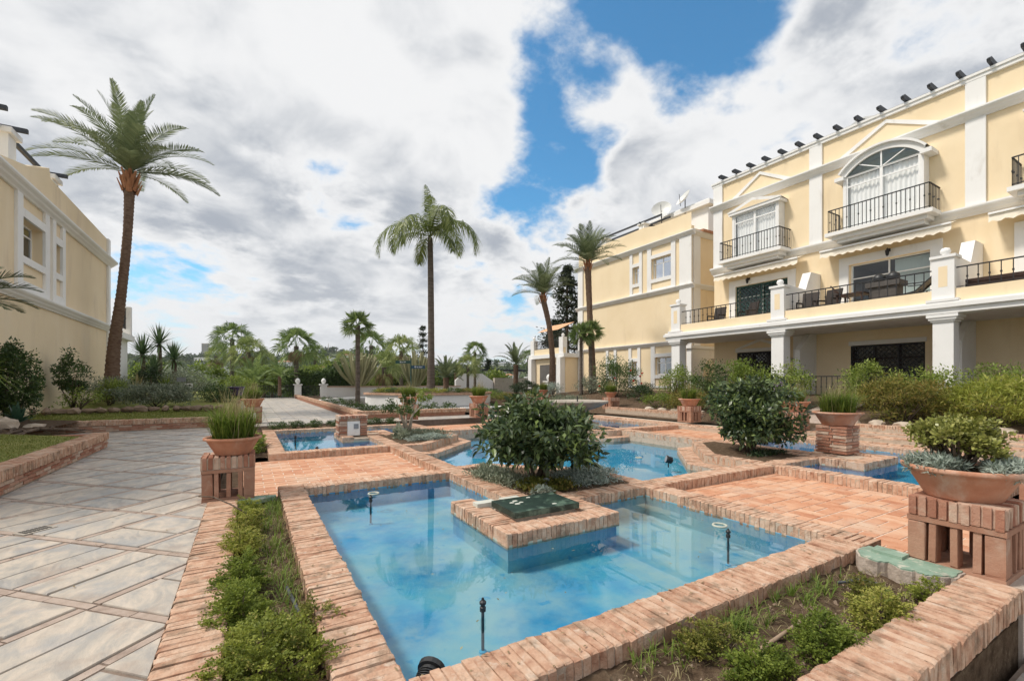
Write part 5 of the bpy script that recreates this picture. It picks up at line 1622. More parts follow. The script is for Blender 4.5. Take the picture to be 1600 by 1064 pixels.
# two date palms by the far building
df2 = date_fronds(2.35, 'b', nl=36, ll=.52, lw=.032)
for (nm, lab, base, tops, rads, sets, sd) in [
        ('date_palm', 'tall straight date palm in front of the far yellow building', (17.2, 20.0, .55), [(0, 0), (-.05, 2.3), (-.18, 4.9), (-.28, 7.4)], [.26, .19, .165, .19], (13, 16, 9), 3),
        ('date_palm', 'shorter curved date palm before the dark conifer', (16.3, 22.9, .55), [(0, 0), (.1, 2.0), (-.1, 4.2), (-.48, 5.9)], [.24, .18, .16, .185], (12, 15, 8), 4)]:
    t = thing(nm, base, lab, 'palm tree', 'date palms by the far building')
    b0 = Vector(base)
    top = trunk(t, [b0 + RT * a + Vector((0, 0, h)) for a, h in tops], rads, 'trunk_date', .04, 50, 12, sd)
    boots(t, top + Vector((0, 0, .2)), .20, .42, 16, sd)
    crown(t, top + Vector((0, 0, .3)), [(df2['up'], sets[0], .3), (df2['mid'], sets[1], .1), (df2['low'], sets[2], .5)], sd)

# fan palms
ROLLS = (.9, -.9, .25)
fanT = [[fan_mesh('frond', 'leaf_fan', .42, .50, R(e), 22, .28, i, roll=q, split=.58) for q in ROLLS] for i, e in enumerate((72, 45, 18, -8, -32))]
fanW = [[fan_mesh('frond', 'leaf_fan', 1.0, .9, R(e), 22, .55, i, roll=q, split=.5) for q in ROLLS] for i, e in enumerate((76, 50, 22, -8, -38))]
fanP = [[fan_mesh('frond', 'leaf_fan_pale', .95, .95, R(e), 22, .7, 10 + i, roll=q, split=.5) for q in ROLLS] for i, e in enumerate((76, 50, 22, -8, -38))]
fanD = [fan_mesh('frond', 'leaf_dead', .7, .85, R(e), 16, .9, 20 + i) for i, e in enumerate((-50, -65))]


def at_px(x, d):
    l = (x - 800) * d / 700
    return Vector((d * SN + l * CS, d * CS - l * SN, 0))


def z_px(y, d): return EYE + (597 - y) * d / 700


def fan_palm(label, px, d, ycrown, zbase, fan, s, n=(4, 7, 7, 6, 4), rt=.11, dead=False, seed=0, lean=0.0, group='fan palms of the far garden'):
    p = at_px(px, d); zt = z_px(ycrown, d)
    t = thing('fan_palm', (p.x, p.y, zbase), label, 'palm tree', group)
    b0 = Vector((p.x, p.y, zbase))
    top = trunk(t, [b0, b0 + RT * lean * .5 + Vector((0, 0, (zt - zbase) * .5)), b0 + RT * lean + Vector((0, 0, zt - zbase))], [rt * 1.25, rt, rt * 1.15], 'trunk_ring', .05, 26, 10, seed)
    crown(t, top, [(fan[i], k, i * .4 + seed) for i, k in enumerate(n)], seed, .25)
    for o in t.children:
        if o.name.startswith('frond'): o.scale = (s, s, s)
    if dead: crown(t, top - Vector((0, 0, .1)), [(fanD, 8, .2)], seed + 5)
    return t


fan_palm('slender fan palm with round crown standing in the far brick planter', 559, 21.5, 508, .1, fanT, 1.05, rt=.10, seed=1)
fan_palm('small fan palm left of its twin by the tall right palm', 908, 24.5, 523, .6, fanT, 1.0, rt=.085, seed=2)
fan_palm('small fan palm right of its twin by the tall right palm', 923, 25.0, 518, .6, fanT, 1.0, rt=.085, seed=3)
fan_palm('fan palm with drooping skirt beyond the white gate pillar', 463, 45, 541, -1, fanW, 1.42, rt=.2, dead=True, seed=4)
fan_palm('tallest fan palm at the left of the far palm group', 363, 50, 530, -1, fanW, 1.45, rt=.2, seed=5)
fan_palm('pale fan palm beside the tallest one of the far left group', 388, 48, 550, -1, fanP, 1.3, rt=.2, dead=True, seed=6)
fan_palm('dark fan palm right of the slender fan palm', 580, 50, 540, -1, fanW, 1.25, rt=.2, seed=7)
fan_palm('pale shaggy fan palm beside the street sign', 600, 42, 574, -.5, fanP, 1.2, rt=.2, dead=True, seed=8)
fan_palm('pale fan palm above the street sign', 627, 46, 548, -.5, fanP, 1.3, rt=.18, dead=True, seed=9)
fan_palm('small dark fan palm right of the big palm trunk', 742, 40, 550, .3, fanW, .72, rt=.11, seed=10)
fan_palm('short light fan palm right of the big palm trunk', 731, 38, 572, .3, fanP, .75, rt=.11, seed=11)
fan_palm('faint fan palm behind the curved date palm', 826, 60, 560, -1, fanW, .9, rt=.2, seed=12)
fan_palm('fan palm partly hidden behind the far left palms', 412, 52, 565, -1, fanP, 1.0, rt=.2, seed=13)
df3 = date_fronds(2.6, 'c', nl=34, ll=.42, lw=.055)
df4 = date_fronds(2.9, 'd', 'leaf_fan', nl=36, ll=.45, lw=.05, droop=.3)


def feather_palm(label, px, d, ycrown, zbase, df_, s, n, rt, seed):
    p = at_px(px, d); zt = z_px(ycrown, d)
    t = thing('feather_palm', (p.x, p.y, zbase), label, 'palm tree', 'feather palms of the far garden')
    top = trunk(t, [Vector((p.x, p.y, zbase)), Vector((p.x, p.y, (zbase + zt) / 2)), Vector((p.x, p.y, zt))], [rt * 1.2, rt, rt * 1.1], 'trunk_date', .06, 16, 10, seed)
    crown(t, top, [(df_['up'], n[0], .2), (df_['mid'], n[1], .1), (df_['low'], n[2], .4)], seed)
    for o in t.children:
        if o.name.startswith('frond'): o.scale = (s, s, s)


feather_palm('feather palm with upright fronds above the dark hedge', 806, 42, 570, .2, df3, .95, (6, 9, 3), .22, 21)
feather_palm('squat bushy feather palm right of the big palm trunk', 697, 38, 590, .2, df3, .85, (9, 10, 4), .24, 22)
feather_palm('wide bushy palm spreading beside the far path', 398, 38, 598, .2, df4, 1.0, (5, 10, 9), .2, 23)
feather_palm('drooping small palm right of the wide bushy palm', 437, 36, 588, .2, df4, .62, (3, 8, 10), .12, 24)
feather_palm('low arching palm behind the purple pot', 322, 36, 606, .2, df4, .7, (2, 8, 9), .14, 25)
# palm whose fronds reach in from the left edge
t = thing('feather_palm', (-5.1, 13.6, .3), 'palm cut by the left picture edge with fronds reaching in', 'palm tree')
trunk(t, [Vector((-5.1, 13.6, .3)), Vector((-5.1, 13.6, 1.8)), Vector((-5.1, 13.6, 2.9))], [.2, .17, .18], 'trunk_date', .05, 20, 12, 6)
crown(t, Vector((-5.1, 13.6, 2.95)), [(date_fronds(1.25, 'e', nl=40, ll=.4, lw=.03)['mid'], 10, .0), (date_fronds(1.2, 'f', nl=40, ll=.4, lw=.03)['low'], 8, .3)], 6)


def rosette(parent, c, ln, w, n, seed, m='leaf_yucca', droop=.25, emin=-40):
    r = random.Random(seed); b = MB()
    for i in range(n):
        a = i * 2.39996; e = R(emin + (88 - emin) * ((i + .5) / n) ** .8) + r.uniform(-.1, .1); l = ln * r.uniform(.85, 1.08)
        d = Vector((math.cos(a) * math.cos(e), math.sin(a) * math.cos(e), math.sin(e))); s = Vector((-math.sin(a), math.cos(a), 0)) * w
        p = Vector(c); q = p + d * l * .45; tp = p + d * l - Vector((0, 0, droop * l * math.cos(e) * .6))
        b.add([p - s * .3, p + s * .3, q + s * .5, q - s * .5, tp], [(0, 1, 2, 3), (3, 2, 4)], r.random() * .9)
    return b.build('leaf_rosette', m, parent, kind='stuff')


yu = thing('yucca', (-5, 30, .4), 'clump of three tall spiky yuccas behind the silvery bush', 'yucca')
for i, (px, y, d, rr0) in enumerate([(223, 554, 24, 1.3), (249, 538, 24.6, 1.2), (272, 563, 23.6, 1.15), (240, 580, 23.4, 1.0)]):
    p = at_px(px, d); zt = z_px(y, d)
    b = MB(); b.tube([(p.x, p.y, .5), (p.x + .05, p.y, (zt + .5) / 2), (p.x, p.y, zt)], [.13, .10, .10], 9); b.build('trunk', 'bark', yu, smooth_shade=True)
    rosette(yu, (p.x, p.y, zt), rr0, .075, 95, i)
t = thing('spiky_plant', (-4.75, 13.6, .3), 'long arching grass leaves at the left picture edge', 'plant')
rosette(t, (-4.72, 13.5, 1.35), .85, .035, 80, 9, 'leaf_lime', .9, -5); b = MB(); b.tube([(-4.72, 13.5, .25), (-4.72, 13.5, 1.36)], .06, 8); b.build('stem', 'bark', t)
t = thing('agave', (-4.3, 13.9, .3), 'broad grey green agave beside the cream rock', 'agave')
rosette(t, (-4.3, 13.75, .42), .46, .13, 22, 10, 'leaf_agave', .25, 8)
# bushes on the left
bush('hedge_ball', 'large clipped dark green bush at the left picture edge', -4.85, 15.2, .3, (.62, .85, 1.05), 9500, 'leaf_hedge', (.075, .045), 90, 201, spread=.22, shell=.85)
bush('climbing_shrub', 'loose leafy shrub against the left building wall', -4.9, 19.7, .5, (.65, .9, .85), 2300, 'leaf_hedge', (.10, .045), 26, 202, spread=.30, lift=1.15)
bush('climbing_shrub', 'sparse twiggy undergrowth below the leafy wall shrub', -4.7, 19.5, .45, (.7, .85, .4), 500, 'leaf_lime', (.09, .04), 20, 203)
bush('silver_bush', 'wide silvery grey bush along the far lawn', -2.9, 20.6, .42, (1.55, .95, .50), 9000, 'leaf_greygreen', (.09, .03), 80, 204, spread=.24)
bush('silver_bush', 'left part of the grey green bushes under the tall palm', -4.4, 22.3, .5, (1.0, .9, .55), 3500, 'leaf_greygreen', (.10, .03), 50, 205)
bush('garden_shrub', 'green undergrowth at the foot of the tall palm', -4.3, 21.2, .5, (.6, .6, .5), 1500, 'leaf_lime', (.12, .03), 30, 206)
bush('garden_shrub', 'green bush right of the dog sign', -1.2, 22.6, .4, (1.0, .9, .45), 2600, 'leaf_hedge', (.09, .035), 40, 207)
bush('garden_shrub', 'wild green growth behind the purple pot', -.6, 25.5, .4, (1.1, 1.0, .7), 2600, 'leaf_lime', (.12, .035), 40, 208)
bush('garden_shrub', 'loose arching bush behind the dog sign', -2.3, 25.5, .5, (1.4, 1.0, .8), 2600, 'leaf_greygreen', (.12, .03), 40, 209)
t = thing('spiky_plant', (-4.2, 24.5, .5), 'straw coloured spiky leaves below the yuccas', 'plant'); rosette(t, (-4.0, 24.0, .75), 1.0, .05, 50, 14, 'leaf_dry', .6, 10)
t = thing('spiky_plant', (-3.6, 26, .5), 'yellow green strap leaves between the yuccas', 'plant'); rosette(t, (-3.2, 25.5, .9), .9, .07, 46, 15, 'leaf_lime', .5, 10)
bush('dark_hedge', 'dark hedge block right of the tall palm trunk', -4.2, 28.5, .5, (1.1, .8, .9), 3000, 'leaf_dark', (.10, .05), 50, 210)

# round planter, pool and walls of the far garden
fp = thing('round_pool', (9.5, 28, 0), 'far round pool with grey water round the white planter', 'pool')
el = lambda rx, ry, n=48: [(9.3 + rx * math.cos(a), 28.5 + ry * math.sin(a)) for a in np.linspace(0, 2 * math.pi, n + 1)[:-1]]
b = MB(); b.prism(el(5.6, 9.0), -.5, -.04); b.build('basin', 'pool_grey', fp)
b = MB(); b.add([(x, y, .02) for x, y in el(5.6, 9.0)], [tuple(range(48))]); b.build('water', 'water_far', fp)
b = MB(); E1, E2 = el(5.6, 9.0), el(5.95, 9.35)
for i in range(48):
    j = (i + 1) % 48; b.add([(*E1[i], .10), (*E1[j], .10), (*E2[j], .10), (*E2[i], .10), (*E1[i], -.1), (*E1[j], -.1), (*E2[j], -.1), (*E2[i], -.1)], [(0, 1, 2, 3), (4, 5, 1, 0), (3, 2, 6, 7)], random.random())
b.build('coping', 'white', fp)
rpn = thing('round_planter', (9.5, 25.8, 0), 'white lobed planter wall with brick rim under the tall slim palm', 'planter')
lob = lambda k, n=64: [(9.5 + k * 3.55 * (1 + .07 * math.cos(6 * a + .5)) * math.cos(a), 25.8 + k * 3.55 * (1 + .07 * math.cos(6 * a + .5)) * math.sin(a)) for a in np.linspace(0, 2 * math.pi, n + 1)[:-1]]
b = MB(); b.prism(lob(1), -.3, .60); b.build('wall', 'white', rpn)
b = MB(); b.prism(lob(1.025), .60, .70, 0, True); b.build('rim', 'brick', rpn)
b = MB(); b.prism(lob(.95), .65, .715); b.build('soil', 'soil', rpn)
PLN = []
for i in range(20):
    a = 2 * math.pi * i / 20 + .1
    if math.sin(a + 1.05) > .55: continue
    x, y = 9.5 + 2.8 * math.cos(a), 25.8 + 2.8 * math.sin(a)
    o = foliage('planter_flowers', ['leaf_olive', 'leaf_lime', 'leaf_moss', 'leaf_hedge'][i % 4], None, (x, y, .82), (.62, .62, .16), 700, (.08, .035), 18, 300 + i, .5, kind=None)
    tag(o, '-', 'plant', 'plants round the white planter'); PLN.append(((x * CS - y * SN) / (x * SN + y * CS), o, ['olive', 'bright green', 'yellow green', 'dark green'][i % 4]))

ORD = ['leftmost', 'second', 'third', 'fourth', 'fifth', 'sixth', 'seventh', 'eighth', 'ninth', 'tenth', 'eleventh', 'twelfth', '13th', '14th', '15th', '16th', '17th', '18th', '19th', '20th', '21st', '22nd', '23rd', '24th', '25th', '26th', '27th']
for i, (_, o, c_) in enumerate(sorted(PLN, key=lambda q: q[0])): o['label'] = c_ + ' low plant on the white planter rim, ' + ORD[i] + (' of all' if i == 0 else ' from the left')
WLINE = 41.2


def post(name, x, y, z0, h, w, label, parent=None, group=None):
    t = thing(name, (x, y, z0), label, 'post', group)
    b = MB(); b.box(x - w / 2, x + w / 2, y - w / 2, y + w / 2, z0, z0 + h); b.build('shaft', 'white', t)
    b = MB(); b.box(x - w * .65, x + w * .65, y - w * .65, y + w * .65, z0 + h, z0 + h + .09); b.build('cap', 'white', t)
    b = MB(); b.sm = True; q = w * .38; b.lathe([(q * .5, 0), (q * .45, .05), (q * .9, .12), (q, .12 + q * .8), (q * .75, .12 + q * 1.5), (q * .2, .12 + q * 1.9)], (x, y, z0 + h + .09), 14); b.build('ball', 'white', t)
    return t


post('gate_post', 3.55, WLINE, -.1, 1.15, .5, 'left white gate post with ball finial at the end of far path', group='white gate posts')
post('gate_post', 5.55, WLINE, -.1, 1.15, .5, 'right white gate post with ball finial joining the white wall', group='white gate posts')


def railing(name, parent, p0, p1, z0, z1, pitch=.13, t=.016, m='iron', knob=True):
    b = MB(); p0 = Vector(p0); p1 = Vector(p1); n = max(2, round((p1 - p0).length / pitch))
    b.bar((p0.x, p0.y, z1), (p1.x, p1.y, z1), t * 1.7); b.bar((p0.x, p0.y, z0 + .05), (p1.x, p1.y, z0 + .05), t * 1.3)
    for i in range(n + 1):
        q = p0 + (p1 - p0) * (i / n); b.bar((q.x, q.y, z0), (q.x, q.y, z1), t)
        if knob: b.bar((q.x, q.y, z0 + (z1 - z0) * .5), (q.x, q.y, z0 + (z1 - z0) * .5 + .05), t * 2.0)
    return b.build(name, m, parent)


g = thing('iron_gate', (4.5, WLINE, 0), 'thin dark iron gate between the white posts', 'gate'); railing('bars', g, (3.8, WLINE), (5.3, WLINE), 0, .95, .12, .03, knob=False)
g = thing('iron_fence', (1, WLINE, 0), 'thin dark iron fence left of the white gate', 'fence'); railing('bars', g, (-2, WLINE), (3.3, WLINE), 0, 1.0, .14, .03, knob=False)
ww = thing('white_wall', (12, WLINE, 0), 'low white wall with brown capping behind the round pool', 'wall')
b = MB(); b.box(5.8, 18.2, WLINE - .15, WLINE + .15, -.5, .86); b.build('wall', 'white', ww)
b = MB(); b.box(5.75, 18.25, WLINE - .2, WLINE + .2, .86, .95); b.build('cap', 'brick_red', ww)
b = MB(); b.facepoly([(18.2, 0), (18.2, 1.5), (19.0, 2.2), (21.2, 2.2), (22.5, 1.4), (22.5, 0)], WLINE + 1, WLINE + 1.3); tag(b.build('white_wall', 'white', None, origin=(20, WLINE + 1, 0)), 'curved white wall piece behind the squat feather palm', 'wall')
b = MB(); b.box(22.6, 34, 42, 42.4, -.5, 1.75); tag(b.build('speckled_wall', 'stone', None, origin=(28, 42, 0)), 'speckled stone wall below the white arcade', 'wall')
ar = thing('arcade', (32, 47, 0), 'white arcade with dark pergola roof behind the stone wall', 'arcade')
for i in range(9):
    x = 24 + i * 1.9; b = MB(); b.facepoly([(x - .25, 0), (x - .25, 2.0), (x - .55, 2.6), (x + .55, 2.6), (x + .25, 2.0), (x + .25, 0)], 46, 46.4); b.build('pier', 'white', ar)
b = MB(); b.box(23, 41, 45.9, 46.5, 2.6, 2.8); b.build('beam', 'pergola', ar)
bush('dark_hedge', 'clipped dark hedge behind the small stone basin', 18.6, 29.5, .3, (1.6, 1.1, .65), 5000, 'leaf_dark', (.09, .05), 60, 211, spread=.22, shell=.85)
post('gate_post', 18.9, 26.8, .3, 1.0, .5, 'white post with ball finial by the curved palm trunk', group='white gate posts')

# street sign
sg = thing('street_sign', tuple(at_px(642, 20)), 'green post with two small number signs in front of the big palm', 'sign')
p = at_px(642, 20.5)
b = MB(); b.tube([(p.x, p.y, .1), (p.x, p.y, z_px(560, 20.5))], .03, 8); b.build('post', 'sign_green', sg)


def text_mesh(txt, size, m, loc, parent, rz):
    cu = bpy.data.curves.new('lettering', 'FONT'); cu.body = txt; cu.size = size; cu.extrude = .002; cu.align_x = 'CENTER'; cu.align_y = 'CENTER'
    to = bpy.data.objects.new('tmp', cu); COL.objects.link(to)
    dg = bpy.context.evaluated_depsgraph_get(); me = bpy.data.meshes.new_from_object(to.evaluated_get(dg)); bpy.data.objects.remove(to)
    me.materials.clear(); me.materials.append(MATS[m]); me.name = 'lettering'
    return put('lettering', me, None, parent, loc, (R(90), 0, rz))


for (x0, x1, y0, y1, m, txt) in [(618, 641, 563.5, 568, 'sign_green', '88 al 97'), (643, 664, 571, 576, 'sign_blue', '98 al 304')]:
    c = (at_px((x0 + x1) / 2, 20.5)); zc2 = z_px((y0 + y1) / 2, 20.5); hw = (x1 - x0) / 2 * 20.5 / 700; hh = (y1 - y0) / 2 * 20.5 / 700
    b = MB((c, (RT.x, RT.y), (-SN, -CS))); b.box(-hw, hw, -.012, .012, zc2 - hh, zc2 + hh); pl_ = b.build('plate', m, sg)
    f_ = c + Vector((-SN, -CS, 0)) * .016
    o = text_mesh(txt, hh * 1.35, 'sign_white', (f_.x, f_.y, zc2), pl_, -YAW)
# dog sign
ds = thing('dog_sign', tuple(at_px(294, 19.5)), 'small white sign with a black dog silhouette in the bushes', 'sign')
c = at_px(294, 19.3); zc2 = z_px(602.5, 19.3); b = MB((c, (RT.x, RT.y), (-SN, -CS))); b.box(-.19, .19, -.008, .008, zc2 - .10, zc2 + .10); pl_ = b.build('plate', 'sign_white', ds)
b = MB((c, (RT.x, RT.y), (-SN, -CS))); b.facepoly([(-.13, zc2 - .05), (-.12, zc2 + .01), (-.15, zc2 + .03), (-.10, zc2 + .035), (.05, zc2 + .03), (.08, zc2 + .055), (.13, zc2 + .05), (.13, zc2 + .02), (.09, zc2 + .015), (.08, zc2 - .05), (.06, zc2 - .05), (.055, zc2 - .01), (-.08, zc2 - .01), (-.11, zc2 - .05)], .009, .012); b.build('dog_silhouette', 'iron', pl_)
b = MB(); b.tube([(c.x, c.y, .4), (c.x, c.y, zc2 - .1)], .012, 6); b.build('stake', 'iron', ds)
b = MB((c + Vector((-.3, .6, 0)), (RT.x, RT.y), (-SN, -CS))); b.box(-.20, .20, -.008, .008, zc2 + .17, zc2 + .37); tag(b.build('notice_board', 'slate', None, origin=c + Vector((-.3, .6, zc2))), 'small grey notice plate above the dog sign', 'sign')
c = at_px(369, 19.2); b = MB(); b.sm = True; b.lathe([(.20, 0), (.26, .12), (.29, .32), (.33, .36), (.33, .39), (.27, .38), (.25, .32), (.001, .32)], (c.x, c.y, .72), 20); tag(b.build('glazed_pot', 'purple_glaze', None, origin=(c.x, c.y, .55)), 'shiny dark purple glazed pot beside the lawn', 'pot')
b = MB(); b.box(18.2 - .5, 18.2 + .5, 24 - .25, 24 + .25, .3, .62); tag(b.build('stone_basin', 'stone', None, origin=(18.2, 24, .3)), 'small grey stone block below the dark hedge', 'stone')
cact = thing('candelabra_cactus', tuple(at_px(575, 38)), 'pale many-armed candelabra cactus behind the slender fan palm', 'cactus')


def cactus(t, px, d, ytop, ybase, n, spread, seed):
    r = random.Random(seed); p = at_px(px, d); z0 = z_px(ybase, d); z1 = z_px(ytop, d)
    for i in range(n):
        a = r.uniform(0, 6.28); q = spread * math.sqrt(r.random()); h = (z1 - z0) * r.uniform(.75, 1) * (1 - .25 * (q / spread) ** 2)
        e = p + Vector((q * math.cos(a), q * math.sin(a), 0)); s = p + Vector((q * .25 * math.cos(a), q * .25 * math.sin(a), 0))
        b = MB(); b.tube([(s.x, s.y, z0), (s.x * .45 + e.x * .55, s.y * .45 + e.y * .55, z0 + h * .45), (e.x, e.y, z0 + h)], [.10, .10, .075], 6, r.random()); b.build('arm', 'leaf_cactus', t)


cactus(cact, 560, 38, 548, 601, 60, 2.0, 1)
cact2 = thing('candelabra_cactus', tuple(at_px(648, 34)), 'grey branching cactus behind the street sign', 'cactus'); cactus(cact2, 648, 36, 545, 603, 26, 1.25, 2)


def conifer(name, label, px, d, ytop, zbase, rad, n, seed, m='leaf_conifer', layers=16):
    r = np.random.default_rng(seed); p = at_px(px, d); zt = z_px(ytop, d); H = zt - zbase
    t = thing(name, (p.x, p.y, zbase), label, 'tree')
    b = MB(); b.tube([(p.x, p.y, zbase), (p.x, p.y, zt)], [.05 * H ** .5 + .08, .03], 8)
    P, D = [], []
    for i in range(layers):
        f = (i + .5) / layers; z = zbase + H * (.12 + .88 * f); q = rad * (1 - f) ** .75 + .12
        for k in range(9):
            a = r.uniform(0, 6.28); L_ = q * r.uniform(.6, 1.15); e = np.array([p.x + L_ * math.cos(a), p.y + L_ * math.sin(a), z - .12 * L_ + r.uniform(-.2, .2)]); s = np.array([p.x, p.y, z])
            b.tube([tuple(s), tuple(e)], [.03, .01], 4, cap=False)
            m_ = max(6, int(n / layers / 9)); u = r.uniform(.25, 1.0, m_)[:, None]
            P.append(s + (e - s) * u + r.normal(0, .10 + .05 * L_, (m_, 3))); D.append(rand_dirs(m_, 0, r) + (e - s) / (L_ + .01) * .6)
    b.build('trunk', 'bark', t)
    P = np.concatenate(P); D = np.concatenate(D); V_, F_ = leaf_quads(P, D, rand_dirs(len(P), 1, r), .30 * r.uniform(.6, 1.2, len(P)), .11)
    me = mesh_np('crown', V_ - np.array((p.x, p.y, zbase)), F_, r.random(len(P))); me.materials.append(MATS[m]); o = bpy.data.objects.new('crown', me); link(o, t); o['kind'] = 'stuff'


conifer('dark_conifer', 'big dark conifer behind the curved date palm', 886, 40, 415, 0, 3.2, 9000, 1)
conifer('dark_conifer', 'shorter dark conifer left of the big one', 868, 44, 500, 0, 2.6, 5000, 2)
conifer('norfolk_pine', 'thin layered pine just left of the big palm trunk', 661, 60, 508, -2, 1.7, 2500, 3, layers=12)
conifer('cypress', 'small dark cypress before the far white terraces', 763, 60, 562, -2, .75, 2500, 4)

# masses of planting beyond the garden wall, then the far hills
for i, (px, d, y, rx, rz, m, lab) in enumerate([
        (500, 50, 590, 3.0, 1.6, 'leaf_lime', 'bright green tree beyond the iron gate'), (525, 48, 588, 2.0, 1.6, 'leaf_hedge', 'dark round tree beyond the white wall'),
        (300, 55, 590, 4.0, 1.8, 'leaf_hedge', 'green tree mass left beyond the lawn'), (345, 60, 585, 4.5, 2.4, 'leaf_greygreen', 'grey green tree mass below the far palms'),
        (425, 60, 590, 4.0, 2.2, 'leaf_hedge', 'dark tree mass behind the iron fence'), (450, 50, 600, 2.2, 1.5, 'leaf_lime', 'light bush just beyond the iron fence'),
        (620, 50, 595, 3.5, 1.4, 'leaf_hedge', 'green bushes behind the street sign'), (680, 55, 592, 3.0, 1.3, 'leaf_dark', 'dark bushes behind the big palm foot'),
        (480, 58, 600, 4.0, 1.5, 'leaf_hedge', 'low green bushes below the far gate palms'), (560, 60, 595, 4.0, 1.5, 'leaf_dark', 'dark bushes behind the pale cactus'),
        (740, 60, 596, 4.0, 1.2, 'leaf_hedge', 'low bushes behind the light fan palm'), (845, 52, 580, 2.2, 2.2, 'leaf_dark', 'dark bush left of the conifers'),
        (265, 60, 585, 4.5, 2.0, 'leaf_hedge', 'green tree mass behind the yuccas'), (210, 60, 595, 4.5, 2.0, 'leaf_hedge', 'green tree mass right of the left building'),
        (385, 52, 600, 3.0, 1.6, 'leaf_lime', 'light green shrubs behind the wide bushy palm'),
        (235, 45, 592, 2.6, 1.5, 'leaf_lime', 'light green tree close behind the yuccas'), (285, 42, 598, 2.4, 1.3, 'leaf_greygreen', 'greyish tree between yuccas and far palms'),
        (318, 47, 592, 2.6, 1.6, 'leaf_lime', 'fresh green tree left of the wide bushy palm'), (412, 46, 594, 2.6, 1.5, 'leaf_lime', 'fresh green tree behind the drooping small palm'),
        (470, 46, 598, 2.2, 1.4, 'leaf_hedge', 'green tree under the skirted fan palm'), (512, 60, 582, 3.2, 2.0, 'leaf_lime', 'tall light tree right of the gate'),
        (590, 47, 592, 2.6, 1.5, 'leaf_lime', 'light tree beside the pale cactus'), (655, 48, 594, 2.4, 1.3, 'leaf_lime', 'light bush just left of the big palm trunk'),
        (715, 48, 596, 2.2, 1.2, 'leaf_hedge', 'green bush between the small fan palms'), (770, 50, 598, 2.4, 1.1, 'leaf_lime', 'light bush before the white arcade'),
        (545, 50, 596, 2.2, 1.2, 'leaf_hedge', 'rounded green bush left of the slender fan palm')]):
    p = at_px(px, d); zc2 = z_px(y - 7, d); rz *= 1.25
    t = thing('background_tree', (p.x, p.y, -2), lab, 'tree', 'trees beyond the garden wall')
    foliage('crown', m, t, (p.x, p.y, zc2 - rz * .3), (rx, rx * .8, rz), 2600, (.34, .16), 40, 400 + i, .2)
    b = MB(); b.tube([(p.x, p.y, -4), (p.x, p.y, zc2)], [.25, .1], 7); b.build('trunk', 'bark', t)
# sandy side path climbing through the right bank
b = MB(); xs_ = lin(12.95, 17.2, 12)
b.add([(x, y, bank_z(x, 5) + .02) for x in xs_ for y in (6.15, 7.15)], [(2 * i, 2 * i + 2, 2 * i + 3, 2 * i + 1) for i in range(12)])
tag(b.build('side_path', 'strip'), 'narrow pinkish path climbing between the right shrubs', 'path', kind='structure')
for i, (x, y, rx, ry, h, n, m, lab) in enumerate([
        (14.2, 27, 1.2, 1.6, .32, 1500, 'leaf_lime', 'low bright plants between round pool and curved palm'),
        (15.8, 31, 1.6, 1.6, .35, 1500, 'leaf_hedge', 'low green plants before the speckled wall'),
        (13.6, 23.5, .9, 1.4, .25, 1200, 'leaf_olive', 'low olive plants right of the white planter'),
        (17.5, 26.2, .9, 1.2, .3, 1200, 'leaf_lime', 'bright low plants before the dark hedge'),
        (14.6, 34, 2.0, 2.0, .35, 1500, 'leaf_greygreen', 'grey green low plants behind the round pool')]):
    bush('low_planting', lab, x, y, zb(x, y), (rx, ry, h), n, m, (.12, .05), 34, 600 + i, 'plant', stem=False)

fan_palm('slim fan palm rising behind the iron gate', 492, 52, 552, -1, fanW, .85, rt=.16, seed=31)
fan_palm('small pale fan palm left of the tallest far palm', 338, 54, 556, -1, fanP, .85, rt=.16, dead=True, seed=32)
fan_palm('low fan palm between cactus and street sign', 612, 48, 572, -.5, fanW, .8, rt=.16, seed=33)
fan_palm('fan palm behind the slender palm at its left', 540, 54, 560, -.5, fanP, .8, rt=.16, seed=34)
feather_palm('small upright feather palm left of the squat bushy one', 712, 46, 582, .2, df3, .6, (6, 7, 3), .16, 35)

# leaf litter on paving and floating on the pool
r_ = np.random.default_rng(21)
for lab, P in (('scattered dry leaf crumbs on the stone path', ground_pts(90, -2.4, -.4, 2, 12, -.004, r_)), ('dry leaf crumbs on the terraces and copings', np.concatenate([ground_pts(60, 0, 2.4, 6.4, 9.0, ZT + .006, r_), ground_pts(70, 4.6, 7.0, 1.3, 3.9, ZT + .006, r_), ground_pts(50, .34, .58, 1.8, 6, .006, r_), ground_pts(50, .6, 4.2, 1.67, 1.92, .006, r_)])),
               ('few small leaves floating on the front pool', np.concatenate([ground_pts(26, .65, 2.4, 4.0, 6.0, ZW + .003, r_), ground_pts(22, .65, 4.2, 2.0, 3.2, ZW + .003, r_)]))):
    n_ = len(P); D = rand_dirs(n_, 0, r_); D[:, 2] *= .1
    V_, F_ = leaf_quads(P, D, np.tile([0, 0, 1.0], (n_, 1)), .028 * r_.uniform(.5, 1.4, n_), .012, .15)
    me = mesh_np('fallen_leaves', V_, F_, r_.random(n_)); me.materials.append(MATS['leaf_dead' if 'few' not in lab else 'leaf_dry']); o = bpy.data.objects.new('fallen_leaves', me); link(o); tag(o, lab, 'leaves', kind='stuff')

